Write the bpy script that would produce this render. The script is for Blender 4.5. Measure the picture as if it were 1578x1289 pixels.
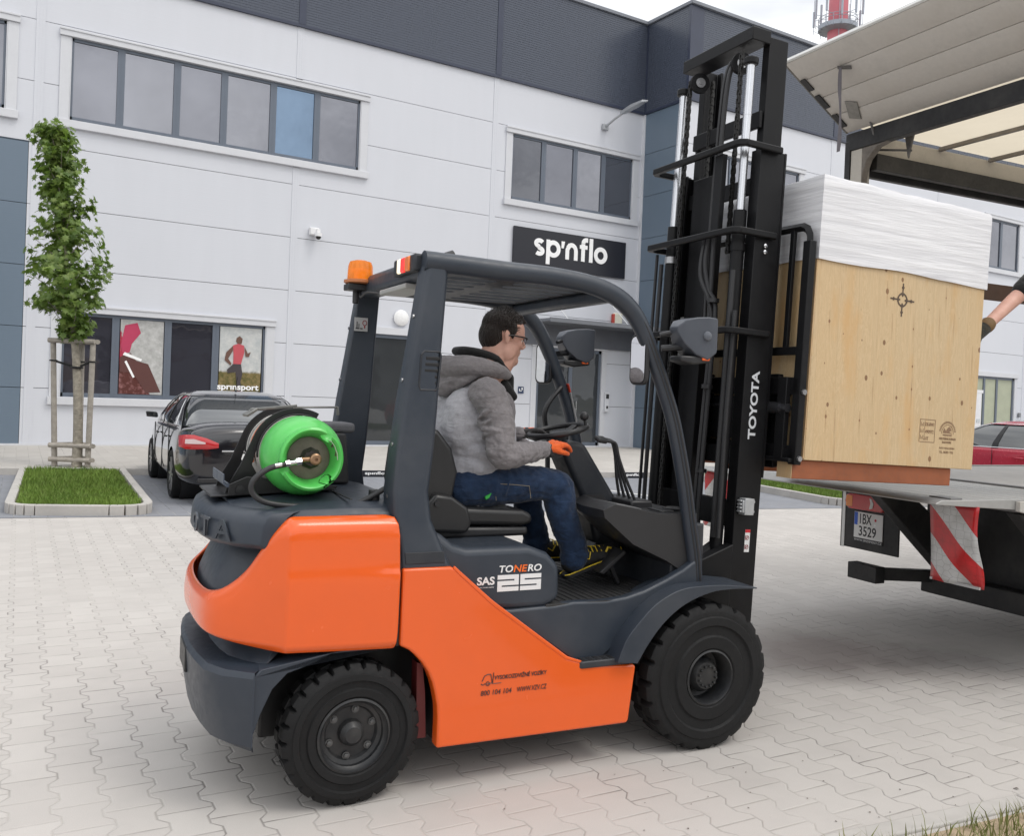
import bpy, bmesh, math, random
from math import sin, cos, pi, radians as R
from mathutils import Vector as V, Matrix, noise
random.seed(7)
S = bpy.context.scene
for o in list(bpy.data.objects): bpy.data.objects.remove(o)
C = S.collection

# ------------------------------------------------------------------ camera
cd = bpy.data.cameras.new('camera'); cam = bpy.data.objects.new('camera', cd); C.objects.link(cam)
cd.sensor_width = 36; cd.sensor_fit = 'HORIZONTAL'; cd.lens = 1388.4/1578*36
cd.shift_y = -(644.5-621.0)/1578; cd.clip_start = .05; cd.clip_end = 2000
ya, pi_, ro = R(57.968), R(-.523), R(2.248)
fw = V((cos(ya)*cos(pi_), sin(ya)*cos(pi_), sin(pi_))); r0 = V((sin(ya), -cos(ya), 0)); u0 = r0.cross(fw)
rt = r0*cos(ro)+u0*sin(ro); up = -r0*sin(ro)+u0*cos(ro)
cm = Matrix((rt, up, -fw)).transposed().to_4x4(); cm.translation = V((0, 0, 1.56)); cam.matrix_world = cm
S.camera = cam
S.cycles.caustics_reflective = False; S.cycles.caustics_refractive = False
# ------------------------------------------------------------------ light
SUN_EL, SUN_AZ = R(58), R(150)          # azimuth measured from +Y clockwise
S.view_settings.view_transform = 'Standard'; S.view_settings.look = 'None'
S.view_settings.exposure = 0.04; S.view_settings.gamma = 1
W = bpy.data.worlds.new('World'); S.world = W; W.use_nodes = True
nt = W.node_tree; nt.nodes.clear()
out = nt.nodes.new('ShaderNodeOutputWorld'); bg = nt.nodes.new('ShaderNodeBackground')
sky = nt.nodes.new('ShaderNodeTexSky'); sky.sky_type = 'NISHITA'; sky.sun_disc = False
sky.sun_elevation = SUN_EL; sky.sun_rotation = SUN_AZ; sky.air_density = 2.0; sky.dust_density = 6.0
# overcast: the sky colour is washed out by a soft cloud layer
tc = nt.nodes.new('ShaderNodeTexCoord'); mp = nt.nodes.new('ShaderNodeMapping'); mp.inputs['Scale'].default_value = (1, 1, 3); mp.inputs['Location'].default_value = (3.1, 1.7, .4)
nz = nt.nodes.new('ShaderNodeTexNoise'); nz.inputs['Scale'].default_value = 2.2; nz.inputs['Detail'].default_value = 6
cr = nt.nodes.new('ShaderNodeValToRGB'); cr.color_ramp.elements[0].color = (6.4, 6.6, 7.1, 1); cr.color_ramp.elements[1].color = (14.5, 14.6, 14.7, 1)
cr.color_ramp.elements[0].position = .32; cr.color_ramp.elements[1].position = .60
mx = nt.nodes.new('ShaderNodeMix'); mx.data_type = 'RGBA'; mx.inputs[0].default_value = .88
nt.links.new(tc.outputs['Generated'], mp.inputs[0]); nt.links.new(mp.outputs[0], nz.inputs['Vector']); nt.links.new(nz.outputs[0], cr.inputs[0])
nt.links.new(sky.outputs[0], mx.inputs[6]); nt.links.new(cr.outputs[0], mx.inputs[7]); # an overcast sky is brighter overhead than at the horizon
sx = nt.nodes.new('ShaderNodeSeparateXYZ'); nt.links.new(tc.outputs['Generated'], sx.inputs[0])
mr_ = nt.nodes.new('ShaderNodeMapRange'); nt.links.new(sx.outputs[2], mr_.inputs[0])
for i_, q_ in enumerate((0, 1, .84, 1.28)): mr_.inputs[i_+1].default_value = q_
vm = nt.nodes.new('ShaderNodeVectorMath'); vm.operation = 'SCALE'; nt.links.new(mx.outputs[2], vm.inputs[0]); nt.links.new(mr_.outputs[0], vm.inputs[3]); nt.links.new(vm.outputs[0], bg.inputs[0])
bg.inputs[1].default_value = .115; nt.links.new(bg.outputs[0], out.inputs[0])
sl = bpy.data.lights.new('sun', 'SUN'); sl.energy = .9; sl.angle = R(20); sl.color = (1, .97, .92)
so = bpy.data.objects.new('sun', sl); C.objects.link(so)
sd = V((sin(SUN_AZ)*cos(SUN_EL), cos(SUN_AZ)*cos(SUN_EL), sin(SUN_EL)))
so.rotation_euler = sd.to_track_quat('Z', 'Y').to_euler()

# ------------------------------------------------------------------ node helpers
def srgb(r, g, b): 
    f = lambda c: (c/255/12.92) if c/255 <= .04045 else ((c/255+.055)/1.055)**2.4
    return (f(r), f(g), f(b))
class N:
    def __init__(s, name):
        s.m = bpy.data.materials.new(name); s.m.use_nodes = True; s.t = s.m.node_tree
        s.b = s.t.nodes['Principled BSDF']
    def new(s, k, **kw):
        n = s.t.nodes.new(k)
        for a, b in kw.items(): setattr(n, a, b)
        return n
    def put(s, sock, v):
        if isinstance(v, bpy.types.NodeSocket): s.t.links.new(v, sock)
        elif v is not None:
            if hasattr(sock.default_value, '__len__') and not hasattr(v, '__len__'): v = (v,)*len(sock.default_value)
            if hasattr(sock.default_value, '__len__') and len(sock.default_value) == 4 and len(v) == 3: v = (*v, 1)
            sock.default_value = v
    def math(s, op, a, b=None, c=None, clamp=False):
        n = s.new('ShaderNodeMath', operation=op, use_clamp=clamp)
        s.put(n.inputs[0], a); s.put(n.inputs[1], b)
        if c is not None: s.put(n.inputs[2], c)
        return n.outputs[0]
    def coord(s, kind='Object'): return s.new('ShaderNodeTexCoord').outputs[kind]
    def xyz(s, v): n = s.new('ShaderNodeSeparateXYZ'); s.put(n.inputs[0], v); return n.outputs
    def comb(s, x, y, z=0.0):
        n = s.new('ShaderNodeCombineXYZ'); s.put(n.inputs[0], x); s.put(n.inputs[1], y); s.put(n.inputs[2], z); return n.outputs[0]
    def mapping(s, v, scale=(1, 1, 1), rot=(0, 0, 0)):
        n = s.new('ShaderNodeMapping'); s.put(n.inputs[0], v); s.put(n.inputs['Scale'], scale); s.put(n.inputs['Rotation'], rot); return n.outputs[0]
    def noise(s, v, scale, detail=4, rough=.55, dist=0.0):
        n = s.new('ShaderNodeTexNoise'); s.put(n.inputs['Vector'], v); s.put(n.inputs['Scale'], float(scale))
        n.inputs['Detail'].default_value = detail; n.inputs['Roughness'].default_value = rough; n.inputs['Distortion'].default_value = dist
        return n.outputs[0]
    def rng(s, v, a, b, c, d):
        n = s.new('ShaderNodeMapRange'); s.put(n.inputs[0], v)
        for i, q in enumerate((a, b, c, d)): n.inputs[i+1].default_value = q
        return n.outputs[0]
    def mix(s, f, a, b, mode='MIX'):
        n = s.new('ShaderNodeMix', data_type='RGBA', blend_type=mode); s.put(n.inputs[0], f); s.put(n.inputs[6], a); s.put(n.inputs[7], b); return n.outputs[2]
    def bump(s, h, strength=.3, dist=.01):
        n = s.new('ShaderNodeBump'); s.put(n.inputs['Height'], h); n.inputs['Strength'].default_value = strength; n.inputs['Distance'].default_value = dist
        s.t.links.new(n.outputs[0], s.b.inputs['Normal']); return n
    def col(s, v): s.put(s.b.inputs['Base Color'], v)
    def rough(s, v): s.put(s.b.inputs['Roughness'], v)
_mats = {}
def M(name, col, rough=.5, metal=0.0, var=.10, vs=2.5, bump=.0, bs=120, coat=0.0, dust=0.0, spec=.5, emit=None, es=0, alpha=1, bd=.002):
    """painted / plain surface with slight wear in colour, gloss and relief"""
    if name in _mats: return _mats[name]
    n = N(name); c = n.coord()
    a = n.noise(c, vs, 6, .6); b = n.noise(c, vs*9, 3)
    f = n.math('ADD', n.math('MULTIPLY', a, .7), n.math('MULTIPLY', b, .3))
    cl = n.mix(n.rng(f, .3, .7, 0, 1), tuple(x*(1-var) for x in col), tuple(min(1, x*(1+var)) for x in col))
    if dust:
        cl = n.mix(n.rng(a, .42, .72, 0, dust), cl, (.36, .33, .29))
    n.col(cl); n.rough(n.rng(b, .3, .7, max(.02, rough*.85), min(1, rough*1.15)))
    n.b.inputs['Metallic'].default_value = metal; n.b.inputs['Specular IOR Level'].default_value = spec
    if coat: n.b.inputs['Coat Weight'].default_value = coat; n.b.inputs['Coat Roughness'].default_value = .06
    if bump: n.bump(n.noise(c, bs, 3), bump, bd)
    if emit: n.put(n.b.inputs['Emission Color'], emit); n.b.inputs['Emission Strength'].default_value = es
    if alpha < 1: n.b.inputs['Alpha'].default_value = alpha
    _mats[name] = n.m; return n.m

# ------------------------------------------------------------------ mesh builder
class Frame:
    """a heading on the ground: local x forward, y left, z up"""
    def __init__(s, o, h): s.o = V(o); s.h = h; s.m = Matrix.Translation(s.o) @ Matrix.Rotation(h, 4, 'Z')
WF = Frame((0, 0, 0), 0)
def tag(o, label=None, cat=None, group=None, kind=None):
    if label: o['label'] = label
    if cat: o['category'] = cat
    if group: o['group'] = group
    if kind: o['kind'] = kind
    return o
def thing(name, label, cat, fr=WF, off=(0, 0, 0), group=None):
    o = bpy.data.objects.new(name, None); C.objects.link(o); o.empty_display_size = .1
    o.location = fr.m @ V(off); o.rotation_euler = (0, 0, fr.h); o['_off'] = 0
    del o['_off']; OFF[o.name] = V(off)
    return tag(o, label, cat, group)
OFF = {}
class MB:
    def __init__(s): s.v = []; s.f = []; s.mi = []; s.m = 0; s.T = None
    def add(s, vs, fs):
        k = len(s.v)
        if s.T is not None: vs = [s.T @ V(p) for p in vs]
        s.v += [V(p) for p in vs]; s.f += [[i+k for i in f] for f in fs]; s.mi += [s.m]*len(fs); return s
    def box(s, x0, x1, y0, y1, z0, z1):
        v = [(x, y, z) for z in (z0, z1) for y in (y0, y1) for x in (x0, x1)]
        return s.add(v, [(0, 2, 3, 1), (4, 5, 7, 6), (0, 1, 5, 4), (2, 6, 7, 3), (0, 4, 6, 2), (1, 3, 7, 5)])
    def bar(s, p0, p1, w, h, up=(0, 0, 1)):
        """rectangular bar between points; w sideways, h along up"""
        p0 = V(p0); p1 = V(p1); d = (p1-p0).normalized(); u = V(up); sd_ = d.cross(u)
        if sd_.length < 1e-4: sd_ = d.cross(V((1, 0, 0)))
        sd_.normalize(); u = sd_.cross(d); a = sd_*w/2; b = u*h/2
        v = [p0-a-b, p0+a-b, p0+a+b, p0-a+b, p1-a-b, p1+a-b, p1+a+b, p1-a+b]
        return s.add(v, [(0, 3, 2, 1), (4, 5, 6, 7), (0, 1, 5, 4), (1, 2, 6, 5), (2, 3, 7, 6), (3, 0, 4, 7)])
    def prism(s, poly, a0, a1, ax='y'):
        """poly in the two other axes (x,z for y; y,z for x; x,y for z)"""
        mk = {'y': lambda p, a: (p[0], a, p[1]), 'x': lambda p, a: (a, p[0], p[1]), 'z': lambda p, a: (p[0], p[1], a)}[ax]
        n = len(poly); v = [mk(p, a0) for p in poly]+[mk(p, a1) for p in poly]
        return s.add(v, [list(range(n)), list(range(2*n-1, n-1, -1))]+[[i, i+n, (i+1) % n+n, (i+1) % n] for i in range(n)])
    def loft(s, rings, cap=True, close=True):
        n = len(rings[0]); v = [p for r_ in rings for p in r_]; f = []
        for i in range(len(rings)-1):
            for j in range(n if close else n-1):
                a = i*n+j; b = i*n+(j+1) % n; f.append((a, b, b+n, a+n))
        if cap and close: f.append(list(range(n-1, -1, -1))); f.append([len(v)-n+j for j in range(n)])
        return s.add(v, f)
    def tube(s, pts, r, seg=12, cap=True, flat=1.0, up=None):
        pts = [V(p) for p in pts]; rs = r if hasattr(r, '__len__') else [r]*len(pts); rings = []; prev = V(up) if up else None
        for i, p in enumerate(pts):
            d = (pts[min(i+1, len(pts)-1)]-pts[max(i-1, 0)]).normalized()
            if prev is None: prev = V((0, 0, 1)) if abs(d.z) < .9 else V((1, 0, 0))
            a = d.cross(prev); 
            if a.length < 1e-5: a = d.orthogonal()
            a.normalize(); b = a.cross(d).normalized(); prev = b
            rings.append([p+a*(cos(2*pi*k/seg)*rs[i])+b*(sin(2*pi*k/seg)*rs[i]*flat) for k in range(seg)])
        return s.loft(rings, cap)
    def cyl(s, p0, p1, r0, r1=None, seg=24): return s.tube([p0, p1], [r0, r0 if r1 is None else r1], seg)
    def lathe(s, prof, o, ax, seg=32, cap=True):
        """prof = [(radius, distance along ax)]"""
        o = V(o); ax = V(ax).normalized(); a = ax.orthogonal().normalized(); b = ax.cross(a)
        return s.loft([[o+ax*h+a*(cos(2*pi*k/seg)*r)+b*(sin(2*pi*k/seg)*r) for k in range(seg)] for r, h in prof], cap)
    def ell(s, c, rad, rot=None, seg=16, rings=10):
        c = V(c); v = []; f = []
        for i in range(rings+1):
            t = pi*i/rings
            for k in range(seg):
                p = V((sin(t)*cos(2*pi*k/seg)*rad[0], sin(t)*sin(2*pi*k/seg)*rad[1], cos(t)*rad[2]))
                if rot is not None: p = rot @ p
                v.append(c+p)
        for i in range(rings):
            for k in range(seg): f.append((i*seg+k, i*seg+(k+1) % seg, (i+1)*seg+(k+1) % seg, (i+1)*seg+k))
        return s.add(v, f)
    def cap(s, p0, r0, p1, r1, seg=14):
        """closed tapered capsule"""
        p0 = V(p0); p1 = V(p1); d = (p1-p0).normalized(); pts = []; rs = []
        for k in range(5): t = k/4*pi/2; pts.append(p0-d*r0*cos(t)); rs.append(max(r0*sin(t), .0005))
        for k in range(4, -1, -1): t = k/4*pi/2; pts.append(p1+d*r1*cos(t)); rs.append(max(r1*sin(t), .0005))
        return s.tube(pts, rs, seg)
    def quad(s, a, b, c, d): return s.add([a, b, c, d], [(0, 1, 2, 3)])
    def build(s, name, mat, parent=None, ang=35, bev=0, seg=2, sub=0, off=None, fr=None, mods=(), label=None, fix=True):
        me = bpy.data.meshes.new(name)
        if off is None: off = OFF.get(parent.name, V((0, 0, 0))) if parent else V((0, 0, 0))
        off = V(off); me.from_pydata([p-off for p in s.v], [], s.f)
        if fix:
            b = bmesh.new(); b.from_mesh(me); bmesh.ops.remove_doubles(b, verts=b.verts, dist=1e-5); bmesh.ops.recalc_face_normals(b, faces=b.faces); b.to_mesh(me); b.free()
        for m in (mat if isinstance(mat, (list, tuple)) else [mat]): me.materials.append(m)
        if isinstance(mat, (list, tuple)) and len(me.polygons) == len(s.mi): me.polygons.foreach_set('material_index', s.mi)
        if ang: me.polygons.foreach_set('use_smooth', [True]*len(me.polygons)); me.set_sharp_from_angle(angle=R(ang))
        o = bpy.data.objects.new(name, me); C.objects.link(o)
        if parent: o.parent = parent; OFF[o.name] = off
        elif fr: o.location = fr.m @ off; o.rotation_euler = (0, 0, fr.h); OFF[o.name] = off
        else: o.location = off; OFF[o.name] = off
        if bev:
            q = o.modifiers.new('b', 'BEVEL'); q.width = bev; q.segments = seg; q.limit_method = 'ANGLE'; q.angle_limit = R(30); q.harden_normals = False
        if sub: q = o.modifiers.new('s', 'SUBSURF'); q.levels = q.render_levels = sub
        for k, kw in mods:
            q = o.modifiers.new(k, k)
            for a, b_ in kw.items(): setattr(q, a, b_)
        if label: o['label'] = label
        return o
def bake(o, ang=40):
    """apply modifiers into the mesh"""
    bpy.context.view_layer.update(); dg = bpy.context.evaluated_depsgraph_get()
    me = bpy.data.meshes.new_from_object(o.evaluated_get(dg)); o.modifiers.clear(); o.data = me
    me.polygons.foreach_set('use_smooth', [True]*len(me.polygons)); me.set_sharp_from_angle(angle=R(ang)); return o
def cut(o, cutters, ang=40):
    """boolean-subtract builders from object o"""
    tmp = []
    for c in cutters:
        t = c.build('tmp', bpy.data.materials[0] if bpy.data.materials else None, off=OFF.get(o.name, V((0, 0, 0))), ang=0)
        t.location = (0, 0, 0); t.parent = o; tmp.append(t)
        q = o.modifiers.new('x', 'BOOLEAN'); q.operation = 'DIFFERENCE'; q.object = t; q.solver = 'EXACT'
    # bevels must come last
    bake(o, ang)
    for t in tmp: bpy.data.objects.remove(t)
    return o
def text(name, s, o, u, v, w, h, mat, parent=None, depth=.002, bold=0.0, fit=True, shear=0, spacing=1.0, fr=None, line=1.0, kind=None):
    """lettering: o = lower-left corner, u/v unit directions, w/h size it fills"""
    cu = bpy.data.curves.new('t', 'FONT'); cu.body = s; cu.size = 1; cu.offset = bold; cu.extrude = .01; cu.shear = shear; cu.space_character = spacing; cu.space_line = line
    cu.resolution_u = 4
    t = bpy.data.objects.new('t', cu); C.objects.link(t); bpy.context.view_layer.update()
    me = bpy.data.meshes.new_from_object(t.evaluated_get(bpy.context.evaluated_depsgraph_get())); bpy.data.objects.remove(t)
    xs = [q.co.x for q in me.vertices]; ys = [q.co.y for q in me.vertices]
    x0, x1, y0, y1 = min(xs), max(xs), min(ys), max(ys); u = V(u).normalized(); v = V(v).normalized(); n = u.cross(v)
    off = OFF.get(parent.name, V((0, 0, 0))) if parent else (V(o))
    for q in me.vertices:
        c = q.co.copy(); q.co = V(o)+u*((c.x-x0)/(x1-x0)*w)+v*((c.y-y0)/(y1-y0)*h)+n*((c.z+.01)/.02*depth)-off
    me.materials.clear(); me.materials.append(mat); me.name = name
    ob = bpy.data.objects.new(name, me); C.objects.link(ob)
    if parent: ob.parent = parent
    OFF[ob.name] = off
    return ob
def disc_pts(c, r, n=24, a0=0, a1=2*pi): return [(c[0]+r*cos(a0+(a1-a0)*k/n), c[1]+r*sin(a0+(a1-a0)*k/n)) for k in range(n if abs(a1-a0-2*pi) < 1e-6 else n+1)]
def copy_tree(o, parent=None):
    c = o.copy(); C.objects.link(c); c.parent = parent
    if o.name in OFF: OFF[c.name] = OFF[o.name]
    for ch in list(o.children): copy_tree(ch, c)
    return c
def smooth_path(p, n=6):
    """Catmull-Rom through points"""
    p = [V(q) for q in p]; o = []
    for i in range(len(p)-1):
        a, b, c, d = p[max(i-1, 0)], p[i], p[i+1], p[min(i+2, len(p)-1)]
        for k in range(n):
            t = k/n; o.append(.5*((2*b)+(-a+c)*t+(2*a-5*b+4*c-d)*t*t+(-a+3*b-3*c+d)*t**3))
    return o+[p[-1]]
FK = Frame((1.376, 3.674, 0), R(-6.567))     # the forklift's own heading; the lorry stands square to it
# ------------------------------------------------------------------ ground
def joint_mat(name, ang, cw, cl, base, joint, amp=.10, jw=.0035, stain=None, var=.07):
    """interlocking concrete pavers: zigzag-edged columns with cross joints"""
    n = N(name); p = n.coord('Object'); x, y, z = n.xyz(p)[:3]; ca, sa = cos(ang), sin(ang); m = n.math
    # a slight waviness of laying
    w = n.noise(p, .7, 2); w = m('MULTIPLY', m('SUBTRACT', w, .5), .02)
    u = m('DIVIDE', m('ADD', m('ADD', m('MULTIPLY', x, ca), m('MULTIPLY', y, sa)), w), cw)
    v = m('DIVIDE', m('ADD', m('SUBTRACT', m('MULTIPLY', y, ca), m('MULTIPLY', x, sa)), w), cl)
    tri = m('SUBTRACT', m('MULTIPLY', m('ABSOLUTE', m('SUBTRACT', m('FRACT', v), .5)), 4.0), 1.0)   # 1 at v=0, -1 at .5
    a = m('MULTIPLY', m('MINIMUM', m('MAXIMUM', m('MULTIPLY', tri, 2.6), -1.0), 1.0), amp)
    k = m('ROUND', u); par = m('FLOORED_MODULO', k, 2.0); sg = m('SUBTRACT', 1.0, m('MULTIPLY', par, 2.0))
    e = m('SUBTRACT', m('SUBTRACT', u, k), m('MULTIPLY', a, sg))
    d1 = m('MULTIPLY', m('ABSOLUTE', e), cw)
    c = m('SUBTRACT', k, m('LESS_THAN', e, 0.0)); cp = m('FLOORED_MODULO', c, 2.0)
    vv = m('ADD', v, m('MULTIPLY', m('SUBTRACT', 1.0, cp), .5)); rw = m('ROUND', vv)
    d2 = m('MULTIPLY', m('ABSOLUTE', m('SUBTRACT', vv, rw)), cl)
    d = m('MINIMUM', d1, d2)
    wn = n.new('ShaderNodeTexWhiteNoise'); wn.noise_dimensions = '2D'; n.put(wn.inputs['Vector'], n.comb(c, m('FLOOR', m('ADD', vv, 0.0)))); rnd = wn.outputs['Value']
    big = n.noise(p, .45, 5, .6); mid = n.noise(p, 4, 5, .6); fine = n.noise(p, 260, 2, .6)
    cl1 = n.mix(n.rng(big, .3, .7, 0, 1), tuple(q*(1-var) for q in base), tuple(q*(1+var) for q in base))
    cl1 = n.mix(n.rng(rnd, 0, 1, 0, .38), cl1, tuple(q*t for q, t in zip(base, (.80, .79, .79))))
    cl1 = n.mix(n.rng(mid, .45, .75, 0, .12), cl1, (.25, .24, .23))
    cl1 = n.mix(n.rng(fine, .35, .8, 0, .16), cl1, (.18, .17, .16))
    # joints: part dark, part filled with pale sand
    sand = n.rng(n.noise(p, .8, 3), .42, .6, 0, 1)
    jc = n.mix(sand, joint, (.44, .42, .385))
    jm = n.rng(d, jw*.55, jw*1.5, 1, 0)
    jm = m('MULTIPLY', jm, n.rng(n.noise(p, 5, 3), .35, .62, .12, .85))
    cl1 = n.mix(jm, cl1, jc)
    if stain:
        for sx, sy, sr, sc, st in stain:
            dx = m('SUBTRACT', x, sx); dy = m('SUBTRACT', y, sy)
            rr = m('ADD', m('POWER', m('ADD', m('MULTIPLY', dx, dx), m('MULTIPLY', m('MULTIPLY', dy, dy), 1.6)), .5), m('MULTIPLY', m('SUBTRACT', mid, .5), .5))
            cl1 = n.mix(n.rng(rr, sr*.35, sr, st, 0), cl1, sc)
    n.col(cl1); n.rough(n.rng(fine, .3, .7, .78, .95)); n.b.inputs['Specular IOR Level'].default_value = .3
    h = m('ADD', n.rng(d, 0, jw*2.2, 0, 1), m('MULTIPLY', fine, .12)); h = m('ADD', h, m('MULTIPLY', rnd, .10)); n.bump(h, .55, .004)
    return n.m
PA = R(-3.3)
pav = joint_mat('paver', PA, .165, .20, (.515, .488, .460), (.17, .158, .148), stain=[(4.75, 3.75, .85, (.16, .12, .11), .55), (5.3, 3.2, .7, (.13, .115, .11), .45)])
pav2 = joint_mat('grey_paver', PA, .165, .20, (.235, .245, .27), (.10, .10, .105), amp=.0)
pav3 = joint_mat('pale_paver', PA, .2, .4, (.50, .475, .44), (.2, .19, .18), amp=0)
def sheet(name, poly, z, m, thick=0):
    b = MB()
    if thick: b.prism(poly, z-thick, z, 'z')
    else: b.add([(x, y, z) for x, y in poly], [list(range(len(poly)))])
    return tag(b.build(name, m, ang=0, off=(0, 0, 0)), kind='structure')
far = M('far_ground', (.20, .20, .17), .9, vs=.05)
sheet('ground', [(-500, -500), (600, -500), (600, 600), (-500, 600)], -.03, far)
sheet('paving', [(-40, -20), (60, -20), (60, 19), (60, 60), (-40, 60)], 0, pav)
sheet('parking_area', [(-30, 16.85), (1.95, 10.9), (14.0, 8.65), (40, 3.8), (40, 19.3), (12, 19.3), (-30, 24.2)], .004, pav2)
# pavement along the building with its kerb
kl = [(-30, 20.6), (2.4, 15.75), (6.4, 14.85), (11.45, 13.88), (19, 12.75), (34, 11.2)]
sheet('pavement', [(x, y+.12) for x, y in kl]+[(34, 21.29), (-30, 21.29)], .10, pav3, .12)
conc = M('kerb_concrete', (.44, .42, .395), .85, var=.12, bump=.25, bs=90)
def kerb(name, pts, w=.1, z0=-.05, z1=.12, closed=False, join=1.0):
    """kerb stones laid end to end with thin joints"""
    b = MB(); P = [V((x, y, 0)) for x, y in pts]
    if closed: P.append(P[0])
    for a, c in zip(P, P[1:]):
        d = c-a; L = d.length; k = max(1, round(L/join)); u = d/L; nn = V((-u.y, u.x, 0))*w/2
        for i in range(k):
            p = a+u*(L*i/k+.003); q = a+u*(L*(i+1)/k-.003)
            b.add([p-nn+V((0, 0, z0)), q-nn+V((0, 0, z0)), q+nn+V((0, 0, z0)), p+nn+V((0, 0, z0)), p-nn+V((0, 0, z1)), q-nn+V((0, 0, z1)), q+nn+V((0, 0, z1)), p+nn+V((0, 0, z1))],
                  [(0, 3, 2, 1), (4, 5, 6, 7), (0, 1, 5, 4), (1, 2, 6, 5), (2, 3, 7, 6), (3, 0, 4, 7)])
    return tag(b.build(name, conc, bev=.008, seg=2, off=(0, 0, 0)), kind='structure')
kerb('pavement_kerb', [(x, y+.05) for x, y in kl], .1, -.05, .112)
def island(x0, poly, r=.45):
    """rounded grass island: returns outline"""
    return poly
def roundpoly(poly, rad, n=5):
    o = []
    m = len(poly)
    for i in range(m):
        p = V((*poly[i], 0)); a = V((*poly[i-1], 0)); c = V((*poly[(i+1) % m], 0)); r_ = rad[i]
        if r_ == 0: o.append((p.x, p.y)); continue
        pa = p+(a-p).normalized()*r_; pc = p+(c-p).normalized()*r_
        for k in range(n+1):
            t = k/n; q = (1-t)**2*pa+2*t*(1-t)*p+t*t*pc; o.append((q.x, q.y))
    return o
soil = M('soil', (.10, .075, .05), .95, var=.3, vs=6, bump=.5, bs=40)
isl1 = roundpoly([(.60, 11.42), (2.02, 10.95), (2.42, 15.7), (1.02, 15.95)], [.28, .45, 0, 0])
isl2 = roundpoly([(11.9, 9.2), (14.6, 8.7), (15.3, 12.9), (12.75, 13.4)], [.4, .4, 0, 0])
for k, pl in enumerate((isl1, isl2)):
    kerb('island_kerb', pl, .1, -.05, .12, True, .8)
    sheet('island_soil', pl, .075, soil, .07)
def inside(p, poly):
    c = False; j = len(poly)-1
    for i in range(len(poly)):
        if (poly[i][1] > p[1]) != (poly[j][1] > p[1]) and p[0] < (poly[j][0]-poly[i][0])*(p[1]-poly[i][1])/(poly[j][1]-poly[i][1])+poly[i][0]: c = not c
        j = i
    return c
def grass_mat(name, a, b_, c_):
    n = N(name); p = n.coord(); g1 = n.noise(p, 1.3, 3); g2 = n.noise(p, 14, 3); z = n.xyz(p)[2]
    cl = n.mix(n.rng(g1, .35, .65, 0, 1), a, b_); cl = n.mix(n.rng(g2, .5, .75, 0, .7), cl, c_)
    n.col(cl); n.rough(.6); n.b.inputs['Specular IOR Level'].default_value = .25
    n.b.inputs['Subsurface Weight'].default_value = 0
    return n.m
gm = grass_mat('grass', (.11, .19, .03), (.17, .27, .045), (.24, .26, .09))
def grass(poly, z, count, h, w, m, dens=None, seed=1, lean=.6):
    rd = random.Random(seed); b = MB(); xs = [p[0] for p in poly]; ys = [p[1] for p in poly]; vs = []; fs = []; c = 0; tries = 0
    while c < count and tries < count*6:
        tries += 1; x = rd.uniform(min(xs), max(xs)); y = rd.uniform(min(ys), max(ys))
        if not inside((x, y), poly): continue
        if dens and rd.random() > dens(x, y): continue
        c += 1; a = rd.uniform(0, 6.3); hh = h*rd.uniform(.5, 1.3)*(1+.35*noise.noise(V((x*2, y*2, 0)))); ww = w*rd.uniform(.6, 1.3); l = rd.uniform(0, lean)*hh; la = rd.uniform(0, 6.3)
        dx, dy = cos(a)*ww/2, sin(a)*ww/2; lx, ly = cos(la)*l, sin(la)*l; k = len(vs)
        vs += [(x-dx, y-dy, z), (x+dx, y+dy, z), (x+dx*.7+lx*.35, y+dy*.7+ly*.35, z+hh*.6), (x-dx*.7+lx*.35, y-dy*.7+ly*.35, z+hh*.6), (x+lx, y+ly, z+hh)]
        fs += [(k, k+1, k+2, k+3), (k+3, k+2, k+4)]
    b.add(vs, fs); return tag(b.build('grass', m, ang=0, off=(0, 0, 0), fix=False), 'short green grass', 'grass', kind='stuff')
def shrink(poly, s):
    cx = sum(p[0] for p in poly)/len(poly); cy = sum(p[1] for p in poly)/len(poly)
    return [(cx+(x-cx)*s[0], cy+(y-cy)*s[1]) for x, y in poly]
grass(shrink(isl1, (.9, .97)), .07, 16000, .085, .010, gm, seed=1)['label'] = 'mown green grass in the kerbed island under the young tree'
grass(shrink(isl2, (.93, .95)), .07, 14000, .09, .012, gm, seed=2)['label'] = 'green grass strip behind the lorry platform'
# dry verge in the near right corner
verge = [(2.83, 1.985), (3.05, 1.955), (3.72, 1.865), (4.6, 1.75), (9, 1.1), (9, .3), (2.6, .3), (2.6, 2.02)]
dry = M('dry_soil', (.36, .28, .19), .95, var=.3, vs=14, bump=.6, bs=60, bd=.01)
sheet('verge', verge, .006, dry)
kerb('verge_kerb', [(1.6, 2.245), (2.7, 2.082), (3.72, 1.935), (9, 1.17)], .09, -.05, .014, join=1.0)
gd = grass_mat('dry_grass', (.15, .17, .045), (.20, .19, .075), (.38, .32, .18))
grass(verge, .006, 8200, .075, .0055, gd, dens=lambda x, y: .12+.9*max(0, noise.noise(V((x*5, y*5, 3)))+.35) if x < 5.5 else .08, seed=3, lean=1.1)['label'] = 'sparse dry grass and straw beside the paving edge'

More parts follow.
